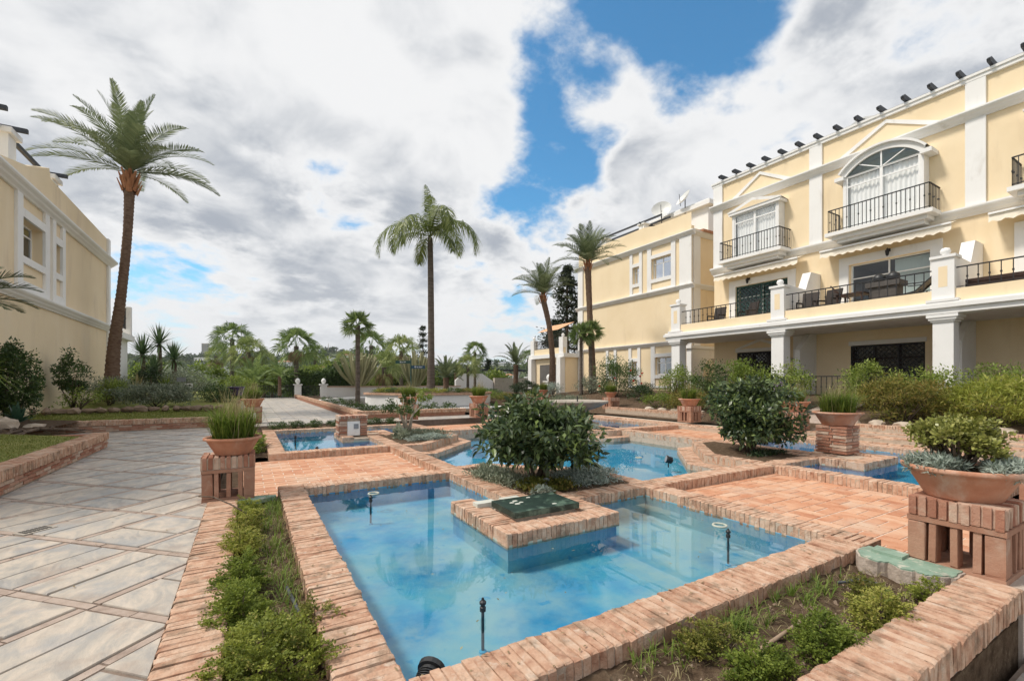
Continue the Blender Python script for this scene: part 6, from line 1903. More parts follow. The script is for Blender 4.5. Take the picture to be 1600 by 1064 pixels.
# crumbs and small stones on the bed soil
P = np.concatenate([ground_pts(1100, -.1, .30, 1.2, 6.0, SOILZ, r_), ground_pts(1300, .8, 4.0, 1.06, 1.63, SOILZ, r_), ground_pts(350, 2.8, 4.4, 4.25, 6.3, .0, r_)])
n_ = len(P); s_0 = .004 + .011 * r_.random(n_) ** 2.5
tet = np.array([[1, 0, -.4], [-.5, .87, -.4], [-.5, -.87, -.4], [.1, 0, .9]])
V_ = (P[:, None] + (tet[None] + r_.normal(0, .25, (n_, 4, 3))) * s_0[:, None, None]).reshape(-1, 3); b_ = np.arange(n_)[:, None] * 4
F_ = np.concatenate([b_ + np.array([[0, 1, 3]]), b_ + np.array([[1, 2, 3]]), b_ + np.array([[2, 0, 3]])])
me = mesh_np('soil_crumbs', V_, F_, np.tile(r_.random(n_), 3)); me.materials.append(MATS['stone_brown']); o = bpy.data.objects.new('soil_crumbs', me); link(o); tag(o, 'brown crumbs and pebbles strewn over the bed soil', 'pebbles', kind='stuff')

# ------------------------------------------------------------------ buildings
mat('room', [(.10, .095, .09), (.15, .14, .13)], scale=1.5, rough=.9)
mat('door_backing', [(.22, .17, .15), (.36, .30, .27)], scale=2, rough=.9, spec=.1)  # sheet added behind the grille doors as a lighter ground


def wall_holes(mb_, u0, u1, z0, z1, holes, w=0.0, depth=.22):
    us = sorted({u0, u1, *[h[0] for h in holes], *[h[1] for h in holes]}); zs = sorted({z0, z1, *[h[2] for h in holes], *[h[3] for h in holes]})
    for i in range(len(us) - 1):
        for j in range(len(zs) - 1):
            cu, cz = (us[i] + us[i + 1]) / 2, (zs[j] + zs[j + 1]) / 2
            if not (u0 < cu < u1 and z0 < cz < z1): continue
            if any(h[0] < cu < h[1] and h[2] < cz < h[3] for h in holes): continue
            mb_.quad((us[i], w, zs[j]), (us[i + 1], w, zs[j]), (us[i + 1], w, zs[j + 1]), (us[i], w, zs[j + 1]))
    for (a, b_, c, d) in holes:
        e = w - depth
        mb_.quad((a, w, c), (a, e, c), (a, e, d), (a, w, d)); mb_.quad((b_, w, c), (b_, w, d), (b_, e, d), (b_, e, c))
        mb_.quad((a, w, d), (a, e, d), (b_, e, d), (b_, w, d)); mb_.quad((a, w, c), (b_, w, c), (b_, e, c), (a, e, c))


def window(parent, fr, u0, u1, z0, z1, w, nu=2, transom=None, curtain=0.0, name='window', fm='white_paint', ft=.05, glass='glass', room=True, cm='curtain'):
    """glazed unit: frame with bars, panes, dim room behind; curtain 0..1 share of the width"""
    f = MB(fr); wo = w + .03
    f.box(u0, u0 + ft, w - .03, wo, z0, z1); f.box(u1 - ft, u1, w - .03, wo, z0, z1); f.box(u0 + ft, u1 - ft, w - .03, wo, z1 - ft, z1); f.box(u0 + ft, u1 - ft, w - .03, wo, z0, z0 + ft)
    for i in range(1, nu):
        u = u0 + (u1 - u0) * i / nu; f.box(u - ft * .45, u + ft * .45, w - .025, wo - .004, z0 + ft, z1 - ft)
    if transom: f.box(u0 + ft, u1 - ft, w - .022, wo - .008, transom - ft * .4, transom + ft * .4)
    wo_ = f.build(name, fm, parent)
    for i in range(nu):
        g_ = MB(fr); a, b_ = u0 + (u1 - u0) * i / nu + .01, u0 + (u1 - u0) * (i + 1) / nu - .01
        g_.quad((a, w, z0 + .01), (b_, w, z0 + .01), (b_, w, z1 - .01), (a, w, z1 - .01)); g_.build('pane', glass, wo_)
    if curtain > 0:
        c = MB(fr); n = 26; V_ = []
        ca, cb_ = u0 + .06, u0 + .06 + (u1 - u0 - .12) * curtain
        for i in range(n * 3 + 1):
            u = ca + (cb_ - ca) * i / (n * 3); V_ += [(u, w - .16 + .035 * math.sin(i * 2.1), z0 + .03), (u, w - .16 + .022 * math.sin(i * 2.1), z1 - .05)]
        c.add(V_, [(2 * i, 2 * i + 2, 2 * i + 3, 2 * i + 1) for i in range(n * 3)]); c.build('curtain', cm, wo_, smooth_shade=True)
    if room:
        rm = MB(fr); e = w - 2.2; m_ = .03
        rm.quad((u0 - m_, e, z0 - m_), (u1 + m_, e, z0 - m_), (u1 + m_, e, z1 + m_), (u0 - m_, e, z1 + m_))
        for a in (u0 - m_, u1 + m_): rm.quad((a, w - .25, z0 - m_), (a, e, z0 - m_), (a, e, z1 + m_), (a, w - .25, z1 + m_))
        for z in (z0 - m_, z1 + m_): rm.quad((u0 - m_, w - .25, z), (u1 + m_, w - .25, z), (u1 + m_, e, z), (u0 - m_, e, z))
        rm.build('room', 'room', wo_)
    return wo_


def moulding(parent, fr, u0, u1, z0, z1, p, name='cornice', m='white', steps=3):
    b = MB(fr)
    pr = [(0.002, z0)]
    for i in range(steps):
        q = p * (i + 1) / steps; za = z0 + (z1 - z0) * i / steps; pr += [(q - p / steps * .3, za), (q, za + (z1 - z0) / steps * .45)]
    pr += [(p, z1), (0.002, z1 + p * .12)]
    b.extrude(pr, u0, u1); return b.build(name, m, parent)


def lattice(parent, fr, u0, u1, z0, z1, w, m='iron', n=3, step=.16, t=.022, name='grille'):
    b = MB(fr)
    b.box(u0, u1, w - .02, w + .02, z1 - .05, z1); b.box(u0, u1, w - .02, w + .02, z0, z0 + .05)
    for i in range(n + 1):
        u = u0 + (u1 - u0) * i / n; b.box(u - .025, u + .025, w - .021, w + .021, z0, z1)
    def seg(au, az, bu, bz):
        for (cu, cz, du, dz) in [(au, az, bu - au, bz - az)]:
            t0, t1 = 0.0, 1.0
            for p_, q_ in ((-du, cu - u0), (du, u1 - cu), (-dz, cz - z0), (dz, z1 - cz)):
                if abs(p_) < 1e-9:
                    if q_ < 0: return
                else:
                    r_0 = q_ / p_
                    if p_ < 0: t0 = max(t0, r_0)
                    else: t1 = min(t1, r_0)
            if t0 < t1: b.bar((cu + du * t0, w, cz + dz * t0), (cu + du * t1, w, cz + dz * t1), t)
    H = z1 - z0; k = -H
    while k < (u1 - u0):
        seg(u0 + k, z0, u0 + k + H, z1); seg(u0 + k + H, z0, u0 + k, z1); k += step
    return b.build(name, m, parent)


# ---- main yellow building at right: facade X = 20.4, u = Y
FX = 20.4
MF = ((FX, 0, 0), (0, 1), (-1, 0))
G0 = .75
mbd = thing('yellow_building', (FX, 7, G0), 'large pale yellow terraced building with white trim filling the right side', 'building')
U0, U1 = -4.6, 14.4
BAYS = [(9.65, 14.4), (4.9, 9.65), (.15, 4.9), (-4.6, .15)]
holes = []
for k, (a, b_) in enumerate(BAYS):
    c = (a + b_) / 2
    holes += [(c - 1.0, c + 1.0, 7.28, 9.25) if k % 2 == 0 else (c - 1.1, c + 1.1, 7.15, 9.35), (c - 1.25, c + 1.2, 3.75, 5.9), (c - 1.1, c + 1.15, G0 + .02, 2.72)]
b = MB(MF); wall_holes(b, U0, U1, G0 - .6, 11.1, holes); b.build('wall', 'yellow', mbd)
b = MB(MF); b.quad((U1, 0, G0 - .6), (U1, -10, G0 - .6), (U1, -10, 11.1), (U1, 0, 11.1)); b.quad((U0, 0, G0 - .6), (U0, -10, G0 - .6), (U0, -10, 11.1), (U0, 0, 11.1)); b.build('end_wall', 'yellow', mbd)
b = MB(MF); b.box(U0, U1, -10, -.25, 10.4, 10.5); b.build('roof', 'stone', mbd)
b = MB(MF); b.box(U0, U1 + .06, -.28, .10, 11.1, 11.22); b.box(U0, U1 + .08, -.30, .14, 11.22, 11.30); b.build('parapet_cap', 'white', mbd)
moulding(mbd, MF, U0, U1 + .10, 9.84, 10.12, .30)
moulding(mbd, MF, U0, U1 + .10, 6.72, 7.02, .24, 'floor_band')
for u in (14.15, 9.65, 4.9, .15):
    b = MB(MF)
    for z0, z1 in ((7.05, 9.84), (10.16, 11.1)): b.box(u - .24, u + .24, 0.002, .09, z0, z1)
    b.build('pilaster', 'white', mbd)
for k, (a, b_) in enumerate(BAYS):               # pediment outlines in the attic
    c = (a + b_) / 2; hw = 1.45 + .15 * (k % 2)
    b = MB(MF); zt, zl = 11.02, 10.18
    b.facepoly([(c - hw, zl), (c - hw + .3, zl), (c, zt - .13), (c + hw - .3, zl), (c + hw, zl), (c, zt)], .003, .055); b.build('pediment', 'white', mbd)
    # wide panel of the same colour is wall; second-floor bay window
    zb0, zb1 = 7.16, 9.2
    P_ = .42
    bw = thing  # (kept for reading)
    wh = 1.0 if k % 2 == 0 else 1.12
    bayw = MB(MF)
    bayw.box(c - wh - .09, c - wh + .02, 0.002, P_ + .05, zb0, zb1); bayw.box(c + wh - .02, c + wh + .09, .002, P_ - .32, zb0, zb1); bayw.box(c + wh - .02, c + wh + .09, P_ - .06, P_ + .05, zb0, zb1)
    bayw.box(c - wh - .085, c + wh + .085, .002, P_ + .045, zb0 - .04, zb0 + .01); bayw.box(c - wh - .085, c + wh + .085, .002, P_ + .045, zb1 - .01, zb1 + .0)
    bo = bayw.build('bay_window', 'white', mbd)
    # side lights
    g_ = MB(MF); g_.box(c - wh - .04, c - wh - .03, .05, P_, zb0, zb1); g_.box(c + wh + .03, c + wh + .04, .05, P_, zb0, zb1); g_.build('side_pane', 'glass', bo)
    for i in range(2):
        a0 = c - wh + .02 + i * (wh - .02); a1 = a0 + wh - .02
        f = MB(MF)
        f.box(a0, a0 + .045, P_ - .02, P_ + .03, zb0, zb1); f.box(a1 - .045, a1, P_ - .02, P_ + .03, zb0, zb1)
        for zz in (zb0, zb0 + 1.62, zb1 - .05): f.box(a0 + .045, a1 - .045, P_ - .018, P_ + .028, zz, zz + .05)
        f.build('frame', 'white_paint', bo)
        g_ = MB(MF); g_.quad((a0 + .02, P_ + .003, zb0 + .02), (a1 - .02, P_ + .003, zb0 + .02), (a1 - .02, P_ + .003, zb1 - .02), (a0 + .02, P_ + .003, zb1 - .02)); g_.build('pane', 'glass_clear', bo)
    cu_ = MB(MF); V_ = []
    for i in range(241):
        u = c - wh + .06 + (2 * wh - .12) * i / 240; s_ = math.sin(i * .42 + .8 * math.sin(i * .05)) * .022 + .012 * math.sin(i * .11 + k); V_ += [(u, P_ - .12 + s_, zb0 + .02), (u, P_ - .12 + s_, zb1 - .04)]
    cu_.add(V_, [(2 * i, 2 * i + 2, 2 * i + 3, 2 * i + 1) for i in range(240)]); cu_.build('curtain', 'curtain', bo, smooth_shade=True)
    rm = MB(MF); rm.box(c - wh, c + wh, -2, -1.98, zb0 - .1, zb1 + .5); rm.build('room', 'room', bo)
    if k % 2 == 0:                               # little pediment roof
        b = MB(MF); b.box(c - wh - .2, c + wh + .2, .002, P_ + .17, zb1, zb1 + .12); b.facepoly([(c - wh - .24, zb1 + .12), (c + wh + .24, zb1 + .12), (c + wh + .24, zb1 + .17), (c, zb1 + .50), (c - wh - .24, zb1 + .17)], P_ + .08, P_ + .2); b.build('hood', 'white', bo)
        b = MB(MF); b.facepoly([(c - wh + .15, zb1 + .135), (c + wh - .15, zb1 + .135), (c, zb1 + .38)], P_ + .2, P_ + .203); b.build('hood_panel', 'yellow', bo)
        b = MB(MF); b.add([(c - wh - .24, .002, zb1 + .12), (c - wh - .24, P_ + .08, zb1 + .17), (c, P_ + .08, zb1 + .5), (c, .002, zb1 + .5), (c + wh + .24, P_ + .08, zb1 + .17), (c + wh + .24, .002, zb1 + .12)], [(0, 1, 2, 3), (3, 2, 4, 5)]); b.build('hood_roof', 'white', bo)
    else:                                        # segmental arch
        n = 18; sag = .55; Rr = (wh * wh + sag * sag) / (2 * sag)
        arc = lambda off: [(c + (Rr + off) * math.sin(t_), zb1 - (Rr - sag) + (Rr + off) * math.cos(t_)) for t_ in np.linspace(-math.asin(wh / Rr), math.asin(wh / Rr), n + 1)]
        A_, B_, C_ = arc(0), arc(.20), arc(.27)
        hd = MB(MF)
        for i in range(n):
            for (p_, q_, w0, w1) in ((A_, B_, .002, P_ + .09), (B_, C_, .002, P_ + .20)):
                vs = [(p_[i][0], w0, p_[i][1]), (p_[i + 1][0], w0, p_[i + 1][1]), (q_[i + 1][0], w0, q_[i + 1][1]), (q_[i][0], w0, q_[i][1])]; vs += [(x_, w1, z_) for x_, _, z_ in vs]
                hd.add(vs, [(4, 5, 6, 7), (0, 1, 5, 4), (3, 2, 6, 7)])
        hd.box(c - wh - .33, c - wh - .02, .003, P_ + .19, zb1 - .10, zb1 + .04); hd.box(c + wh + .02, c + wh + .33, .003, P_ + .19, zb1 - .10, zb1 + .04)
        hd.build('arch_hood', 'white', bo)
        g_ = MB(MF); g_.facepoly([(c - wh, zb1 - .01)] + A_[1:-1] + [(c + wh, zb1 - .01)], P_ - .002, P_ + .006); g_.build('arch_pane', 'glass', bo)
        f = MB(MF); f.bar((c, P_ + .01, zb1), (c, P_ + .01, zb1 + sag), .045)
        for s_ in (-1, 1): f.bar((c, P_ + .01, zb1 - .02), (c + s_ * wh * .62, P_ + .01, zb1 + sag * .62), .035)
        f.build('arch_bars', 'white_paint', bo)
    # balcony slab and railing
    sl_ = MB(MF); e = P_ + .62; bwid = wh + .48
    for i, (zz, ins_) in enumerate(((6.66, .30), (6.78, .18), (6.92, .0))): sl_.box(c - bwid + ins_, c + bwid - ins_, .25 if zz < 7 else .003, e - ins_, zz + .002 * i, zz + .14)
    ba = sl_.build('balcony', 'white', mbd)
    r0, r1, re = c - bwid + .10, c + bwid - .10, e - .07
    rl = MB(MF); zl, zh = 7.07, 7.92
    for (p_, q_) in (((r0, .05), (r0, re)), ((r0, re), (r1, re)), ((r1, re), (r1, .05))):
        L_ = math.hypot(q_[0] - p_[0], q_[1] - p_[1]); n = max(3, round(L_ / .125))
        rl.bar((p_[0], p_[1], zh), (q_[0], q_[1], zh), .035); rl.bar((p_[0], p_[1], zl + .06), (q_[0], q_[1], zl + .06), .022)
        for i in range(n + 1):
            u, w_ = p_[0] + (q_[0] - p_[0]) * i / n, p_[1] + (q_[1] - p_[1]) * i / n
            rl.bar((u, w_, zl), (u, w_, zh), .018)
            if i % 3 == 1: rl.bar((u, w_, zl + .42), (u, w_, zl + .47), .036)
    rl.build('railing', 'iron', ba)
    # awning with scalloped valance
    aw = MB(MF); a0, a1 = c - 1.95, c + 1.95; n = 44
    V_ = []
    for i in range(n + 1):
        u = a0 + (a1 - a0) * i / n; V_ += [(u, .14, 6.66), (u, .62, 6.50), (u, .66, 6.24 + .035 * math.cos(i * 1.9))]
    aw.add(V_, [f_ for i in range(n) for f_ in ((3 * i, 3 * i + 1, 3 * i + 4, 3 * i + 3), (3 * i + 1, 3 * i + 2, 3 * i + 5, 3 * i + 4))]); aw.add([(a1, .14, 6.66), (a1, .62, 6.5), (a1, .66, 6.24), (a1, .14, 6.5)], [(0, 1, 2, 3)]); awo = aw.build('awning', 'awning', mbd)
    b = MB(MF); b.box(a0, a1, .64, .69, 6.47, 6.53); b.bar((a0 + .3, .16, 6.4), (a0 + .9, .60, 6.45), .05); b.bar((a1 - .3, .16, 6.4), (a1 - .9, .60, 6.45), .05); b.build('awning_arm', 'white_paint', awo)
    # first-floor opening with white surround
    s_ = MB(MF); h = holes[3 * k + 1]
    s_.box(h[0] - .32, h[0], .002, .07, 3.75, h[3] + .30); s_.box(h[1], h[1] + .32, .002, .07, 3.75, h[3] + .30); s_.box(h[0], h[1], .002, .068, h[3], h[3] + .30); s_.build('window_surround', 'white', mbd)
    wn = window(mbd, MF, h[0], h[1], 3.75, h[3], -.18, 2, 5.35, .45 if k != 0 else 0)
    if k == 0: lattice(mbd, MF, h[0] + .02, h[1] - .02, 3.78, h[3] - .03, -.06, 'sign_green', 2, .20, .026)
    # wall lamp above the opening
    b = MB(MF); lu = c - .1 if k else c + .5; b.box(lu - .05, lu + .05, .07, .14, 6.10, 6.2); b.lathe([(.02, 0), (.05, .04), (.07, .2), (.03, .24), (.01, .3)], (lu, .22, 5.92), 8); b.build('wall_lamp', 'iron', mbd)
    # ground floor grille doors
    h = holes[3 * k + 2]
    d_ = window(mbd, MF, h[0], h[1], h[2], h[3], -.16, 3, 2.2, .98, 'grille_door', 'dark_wood', .07, cm='door_backing')  # brown sheet added behind the glass so the dark grille stands out, not a curtain
    lattice(d_, MF, h[0] + .02, h[1] - .02, h[2] + .03, h[3] - .02, -.04, 'iron', 3, .17, .024)
    b = MB(MF); b.box(h[0] - .05, h[1] + .05, .002, .05, h[3], h[3] + .16); b.build('door_lintel', 'white', mbd)
    if k % 2 == 0:
        b = MB(MF); b.facepoly([(h[0] - .1, h[3] + .16), (h[0] + .12, h[3] + .16), (c, h[3] + .46), (h[1] - .12, h[3] + .16), (h[1] + .1, h[3] + .16), (c, h[3] + .60)], .003, .05); b.build('door_pediment', 'white', mbd)
    b = MB(MF); b.box(h[0] - .95, h[0] - .5, .003, .3, G0, 3.26); b.build('inner_pilaster', 'white', mbd)
    b = MB(MF); b.sm = False; b.box(h[0] - .36, h[0] - .26, .003, .06, 2.2, 2.35); b.lathe([(.03, 0), (.07, .05), (.08, .2), (.03, .25)], (h[0] - .31, .14, 2.12), 8); b.build('entrance_lamp', 'lamp_glass', mbd)
# terrace over columns
TW = 2.9
b = MB(MF); b.box(U0, U1 + .5, .004, TW - .12, 3.28, 3.42); b.build('terrace_soffit', 'white', mbd)
b = MB(MF); b.box(U0, U1 + .45, TW - .28, TW - .06, 3.42, 4.0); b.box(U1 + .25, U1 + .45, .01, TW - .28, 3.42, 4.0); b.box(U0, U1 + .25, .005, TW - .28, 3.422, 3.7); b.build('terrace_parapet', 'yellow', mbd)
b = MB(MF); b.box(U0, U1 + .55, TW - .12, TW + .06, 3.30, 3.46); b.box(U0, U1 + .62, TW - .11, TW + .14, 3.46, 3.58); b.box(U0, U1 + .58, TW - .055, TW + .08, 3.58, 3.64); b.box(U1 + .45, U1 + .62, .01, TW - .13, 3.32, 3.58); b.build('terrace_cornice', 'white', mbd)
COLU = [14.42, 9.66, 4.9, .15, -4.6]
for i, u in enumerate(COLU):
    b = MB(MF); b.box(u - .23, u + .23, TW - .47, TW - .01, G0 - .3, 3.06); b.build('column', 'white', mbd)
    co_ = bpy.context.scene.objects[b.__class__ and list(mbd.children)[-1].name]
    b = MB(MF); b.box(u - .27, u + .27, TW - .51, TW + .03, 3.06, 3.12); b.box(u - .31, u + .31, TW - .55, TW + .07, 3.12, 3.19); b.box(u - .35, u + .35, TW - .59, TW + .10, 3.19, 3.28); b.build('capital', 'white', mbd)
    # pedestal post on the parapet
    b = MB(MF); b.box(u - .25, u + .25, TW - .42, TW + .0, 3.64, 4.92); b.box(u - .36, u + .36, TW - .2, TW + .10, 3.645, 3.72); b.box(u - .29, u + .29, TW - .46, TW + .05, 4.92, 5.0); b.build('terrace_post', 'white', mbd)
    b = MB(MF); b.box(u - .10, u + .10, TW - .004, TW + .004, 4.08, 4.68); b.build('post_panel', 'yellow', mbd)
    b = MB(MF); b.sm = True; b.lathe([(.06, 0), (.05, .03), (.115, .1), (.125, .16), (.09, .23), (.01, .26)], (u, TW - .21, 5.0), 16); b.build('ball_finial', 'white', mbd)
    if i > 0 or True:                            # sloping fin wall between the terraces
        b = MB(MF); u_ = u + .0
        b.add([(u_ - .16, .01, 3.7), (u_ + .16, .01, 3.7), (u_ + .16, TW - .42, 3.7), (u_ - .16, TW - .42, 3.7)] + [(u_ - .16, .01, 5.75), (u_ + .16, .01, 5.75), (u_ - .16, .75, 5.75), (u_ + .16, .75, 5.75), (u_ - .16, 1.15, 5.0), (u_ + .16, 1.15, 5.0), (u_ - .16, TW - .42, 5.05), (u_ + .16, TW - .42, 5.05)],
              [(4, 5, 7, 6), (6, 7, 9, 8), (8, 9, 11, 10), (0, 3, 10, 8, 6, 4), (1, 5, 7, 9, 11, 2), (3, 2, 11, 10)])
        if i > 0: b.build('fin_wall', 'white', mbd)
    if i < 4:
        v = COLU[i + 1]; rl = MB(MF); zl, zh = 4.0, 4.62; n = round((u - v - .5) / .22)
        rl.bar((v + .25, TW - .17, zh), (u - .25, TW - .17, zh), .035); rl.bar((v + .25, TW - .17, zl + .06), (u - .25, TW - .17, zl + .06), .02)
        for q in range(1, n):
            uu = v + .25 + (u - v - .5) * q / n; rl.bar((uu, TW - .17, zl), (uu, TW - .17, zh), .02); rl.bar((uu, TW - .17, zl + .3), (uu, TW - .17, zl + .35), .04)
        rl.build('terrace_railing', 'iron', mbd)
b = MB(MF); b.box(U0, U1 + .5, .001, TW + .15, G0 - .4, G0); b.build('terrace_floor', 'stone', mbd)
# partition between ground-floor porches with cut corner
for u in (9.75, 5.0, .25):
    b = MB(MF); b.add([(u - .1, .004, G0), (u + .1, .004, G0), (u + .1, 1.3, G0), (u - .1, 1.3, G0), (u - .1, .004, 3.27), (u + .1, .004, 3.27), (u + .1, .5, 3.27), (u - .1, .5, 3.27), (u + .1, 1.3, 2.6), (u - .1, 1.3, 2.6)], [(0, 3, 9, 7, 4), (1, 5, 6, 8, 2), (3, 2, 8, 9), (9, 8, 6, 7)]); b.build('porch_partition', 'white', mbd)
# pergola beam ends on the roof
for i in range(22):
    u = 13.9 - i * .72
    b = MB(MF); b.add([(u - .045, -1.6, 11.38), (u + .045, -1.6, 11.38), (u + .045, .32, 11.38), (u - .045, .32, 11.38), (u - .045, -1.6, 11.56), (u + .045, -1.6, 11.56), (u + .045, .22, 11.56), (u - .045, .22, 11.56), (u + .045, .36, 11.46), (u - .045, .36, 11.46)], [(0, 1, 2, 3), (4, 7, 6, 5), (0, 4, 5, 1), (3, 2, 8, 9), (9, 8, 6, 7), (1, 5, 6, 8, 2), (0, 3, 9, 7, 4)]); b.build('pergola_beam', 'pergola', mbd)
b = MB(MF); b.box(-2.0, 14.1, -.12, -.02, 11.305, 11.385); b.build('pergola_plate', 'pergola', mbd)


def dish(x, y, z, r, az, el, label, parent=None):
    t = thing('satellite_dish', (x, y, z), label, 'satellite dish')
    d = Vector((math.cos(az) * math.cos(el), math.sin(az) * math.cos(el), math.sin(el))); s = d.cross(Vector((0, 0, 1))).normalized(); u = s.cross(d); c = Vector((x, y, z + r + .4))
    b = MB(); V_ = []
    for i in range(7):
        q = r * i / 6
        for k in range(20): a = 2 * math.pi * k / 20; V_.append(c + s * q * math.cos(a) + u * q * math.sin(a) + d * (q * q / r * .35))
    b.add(V_, [(i * 20 + k, i * 20 + (k + 1) % 20, (i + 1) * 20 + (k + 1) % 20, (i + 1) * 20 + k) for i in range(6) for k in range(20)]); b.build('reflector', 'dish', t, smooth_shade=True)
    b = MB(); b.tube([(x, y, z), tuple(c)], .03, 6); b.build('mast', 'iron', t)
    b = MB(); b.tube([tuple(c - u * r), tuple(c + d * r * .9)], .018, 5); b.build('feed_arm', 'iron', t)


dish(FX + .9, 8.3, 10.55, .5, R(200), R(30), 'pale satellite dish peeking over the main building parapet')


# ---- furniture on the first-floor terrace
def chair(label, u, w_, rz):
    p = Vector((FX - w_, u, 3.7)); t = thing('wicker_chair', p, label, 'chair', 'dark wicker terrace chairs')
    c_, s_ = math.cos(rz), math.sin(rz)
    fr = ((p.x, p.y, p.z), (c_, s_), (-s_, c_))
    b = MB(fr); b.add([(-.26, -.24, .42), (.26, -.24, .42), (.26, -.18, .42), (-.26, -.18, .42), (-.28, -.38, 1.02), (.28, -.38, 1.02), (.28, -.33, 1.04), (-.28, -.33, 1.04)], [(0, 1, 5, 4), (3, 2, 6, 7), (0, 4, 7, 3), (1, 2, 6, 5), (4, 5, 6, 7), (0, 3, 2, 1)]); b.build('backrest', 'wicker', t)
    b = MB(fr); b.box(-.27, .27, -.24, .27, .36, .43); b.build('seat', 'wicker', t)
    for sx in (-1, 1):
        for sy in (-1, 1): b = MB(fr); b.bar((sx * .25, sy * .22, 0), (sx * .25, sy * .22, .37), .045); b.build('leg', 'wicker', t)
        b = MB(fr); b.bar((sx * .27, -.26, .64), (sx * .27, .24, .62), .05); b.bar((sx * .27, .24, .4), (sx * .27, .24, .62), .04); b.build('armrest', 'wicker', t)
    return t


chair('dark wicker chair near the corner of the left terrace', 12.9, 2.0, R(90))
chair('dark wicker chair in front of the green grille on the left terrace', 11.4, 2.0, R(70))
chair('dark wicker chair at the left end of the middle terrace', 9.0, 2.05, R(95))
chair('second dark wicker chair of the middle terrace', 8.3, 2.0, R(80))
t = thing('patio_table', (FX - 1.8, 7.6, 3.7), 'dark wooden table with folded chairs on the middle terrace', 'table')
b = MB(MF); b.box(7.15, 8.0, 1.5, 2.2, 4.38, 4.43); b.build('top', 'dark_wood', t)
for a in (7.2, 7.95):
    for c_ in (1.55, 2.15): b = MB(MF); b.bar((a, c_, 3.7), (a, c_, 4.38), .05); b.build('leg', 'dark_wood', t)
b = MB(MF); b.bar((7.7, 2.3, 4.3), (8.1, 2.3, 4.75), .035); b.bar((7.5, 2.3, 4.2), (8.0, 2.3, 4.55), .035); b.build('folded_slats', 'dark_wood', t)
t = thing('barbecue', (FX - 1.6, 6.7, 3.7), 'covered grey barbecue cabinet on the middle terrace', 'barbecue')
b = MB(MF); b.box(6.35, 7.1, 1.3, 1.85, 3.7, 4.55); b.build('cabinet', 'cover_grey', t)
b = MB(MF); b.box(6.25, 7.2, 1.22, 1.92, 4.55, 4.72); b.build('counter', 'cover_grey', t)
for a in (6.45, 6.85):
    b = MB(MF); b.sm = True; b.lathe([(.02, 0), (.15, .03), (.20, .14), (.17, .25), (.06, .33), (.01, .34)], (a + .1, 1.5, 4.72), 14); b.build('domed_lid', 'black_plastic', t)
t = thing('sun_lounger', (FX - 1.9, 5.8, 3.7), 'dark folding sun lounger at the right end of middle terrace', 'lounger')
b = MB(MF); b.add([(6.3, 1.7, 4.1), (6.3, 2.2, 4.1), (5.75, 2.2, 4.2), (5.75, 1.7, 4.2), (5.3, 2.2, 4.62), (5.3, 1.7, 4.62)], [(0, 1, 2, 3), (3, 2, 4, 5)]); b.build('sling', 'black_plastic', t)
b = MB(MF)
for w_ in (1.7, 2.2):
    b.bar((6.4, w_, 4.05), (5.75, w_, 4.18), .035); b.bar((5.75, w_, 4.18), (5.25, w_, 4.66), .035); b.bar((6.2, w_, 3.7), (5.6, w_, 4.2), .03); b.bar((5.5, w_, 3.7), (6.1, w_, 4.1), .03); b.bar((6.1, w_, 4.45), (5.5, w_, 4.42), .03)
b.build('frame', 'iron', t)
t = thing('wooden_chest', (FX - 2.2, 3.8, 3.7), 'dark slatted wooden chest on the right terrace', 'chest')
for z_ in (3.95, 4.07, 4.19): b = MB(MF); b.box(3.4, 4.55, 2.0, 2.4, z_, z_ + .10); b.build('slat', 'dark_wood', t)
b = MB(MF); b.box(3.42, 4.53, 2.02, 2.38, 3.7, 4.28); b.build('box', 'dark_wood', t)
# railing between garden and porch
g = thing('porch_railing', (17.25, 7, .75), 'low iron railing along the porch behind the shrubs', 'railing')
railing('bars', g, (17.3, 5.5), (17.3, 9.55), .72, 1.5, .17, .02); railing('bars', g, (17.3, 10.2), (17.3, 14.2), .72, 1.5, .17, .02)

# ---- second yellow building, facade X = 22
BX = 22.0
BF = ((BX, 0, 0), (0, 1), (-1, 0))
bb = thing('yellow_building', (BX, 22, .6), 'pale yellow three-storey building with few windows behind the date palms', 'building')
V0, V1 = 17.0, 27.2
hol = [(18.4, 19.95, 7.75, 9.05), (20.95, 21.55, 7.75, 8.85), (18.35, 19.65, 1.75, 2.85), (21.1, 21.65, 1.7, 2.65), (23.3, 23.85, 1.7, 2.6)]
b = MB(BF); wall_holes(b, V0, V1, 0, 11.1, hol); b.build('wall', 'yellow', bb)
b = MB(BF); b.facepoly([(V0, 10.2), (V0, 10.35), (V0 + 1.6, 10.9), (V0 + 3.6, 11.25), (V1, 11.1), (V1, 10.2)], -.25, .004); b.build('parapet', 'yellow', bb)
b = MB(BF); b.quad((V0, 0, 0), (V0, -9, 0), (V0, -9, 10.2), (V0, 0, 10.2)); b.quad((V1, 0, 0), (V1, -9, 0), (V1, -9, 10.2), (V1, 0, 10.2)); b.box(V0, V1, -9, -.26, 9.9, 10.0); b.build('end_wall', 'yellow', bb)
moulding(bb, BF, V0 - .3, V1 + .25, 9.75, 10.02, .28); moulding(bb, BF, V0 - .25, V1 + .2, 6.72, 6.98, .22, 'floor_band'); moulding(bb, BF, V0 - .2, V1 + .2, 3.52, 3.76, .2, 'floor_band')
SF = ((BX, V0, 0), (1, 0), (0, -1))              # side face towards the camera
moulding(bb, SF, .0, 9, 9.75, 10.0, .27); moulding(bb, SF, 0, 9, 6.73, 6.97, .21, 'floor_band')
for (u, w_) in ((V0 + .35, .42), (V1 - .28, .28)):
    b = MB(BF)
    for z0, z1 in ((0, 3.52), (3.78, 6.72), (7.0, 9.75)): b.box(u - w_, u + w_, .003, .10, z0, z1)
    b.build('pilaster', 'white', bb)
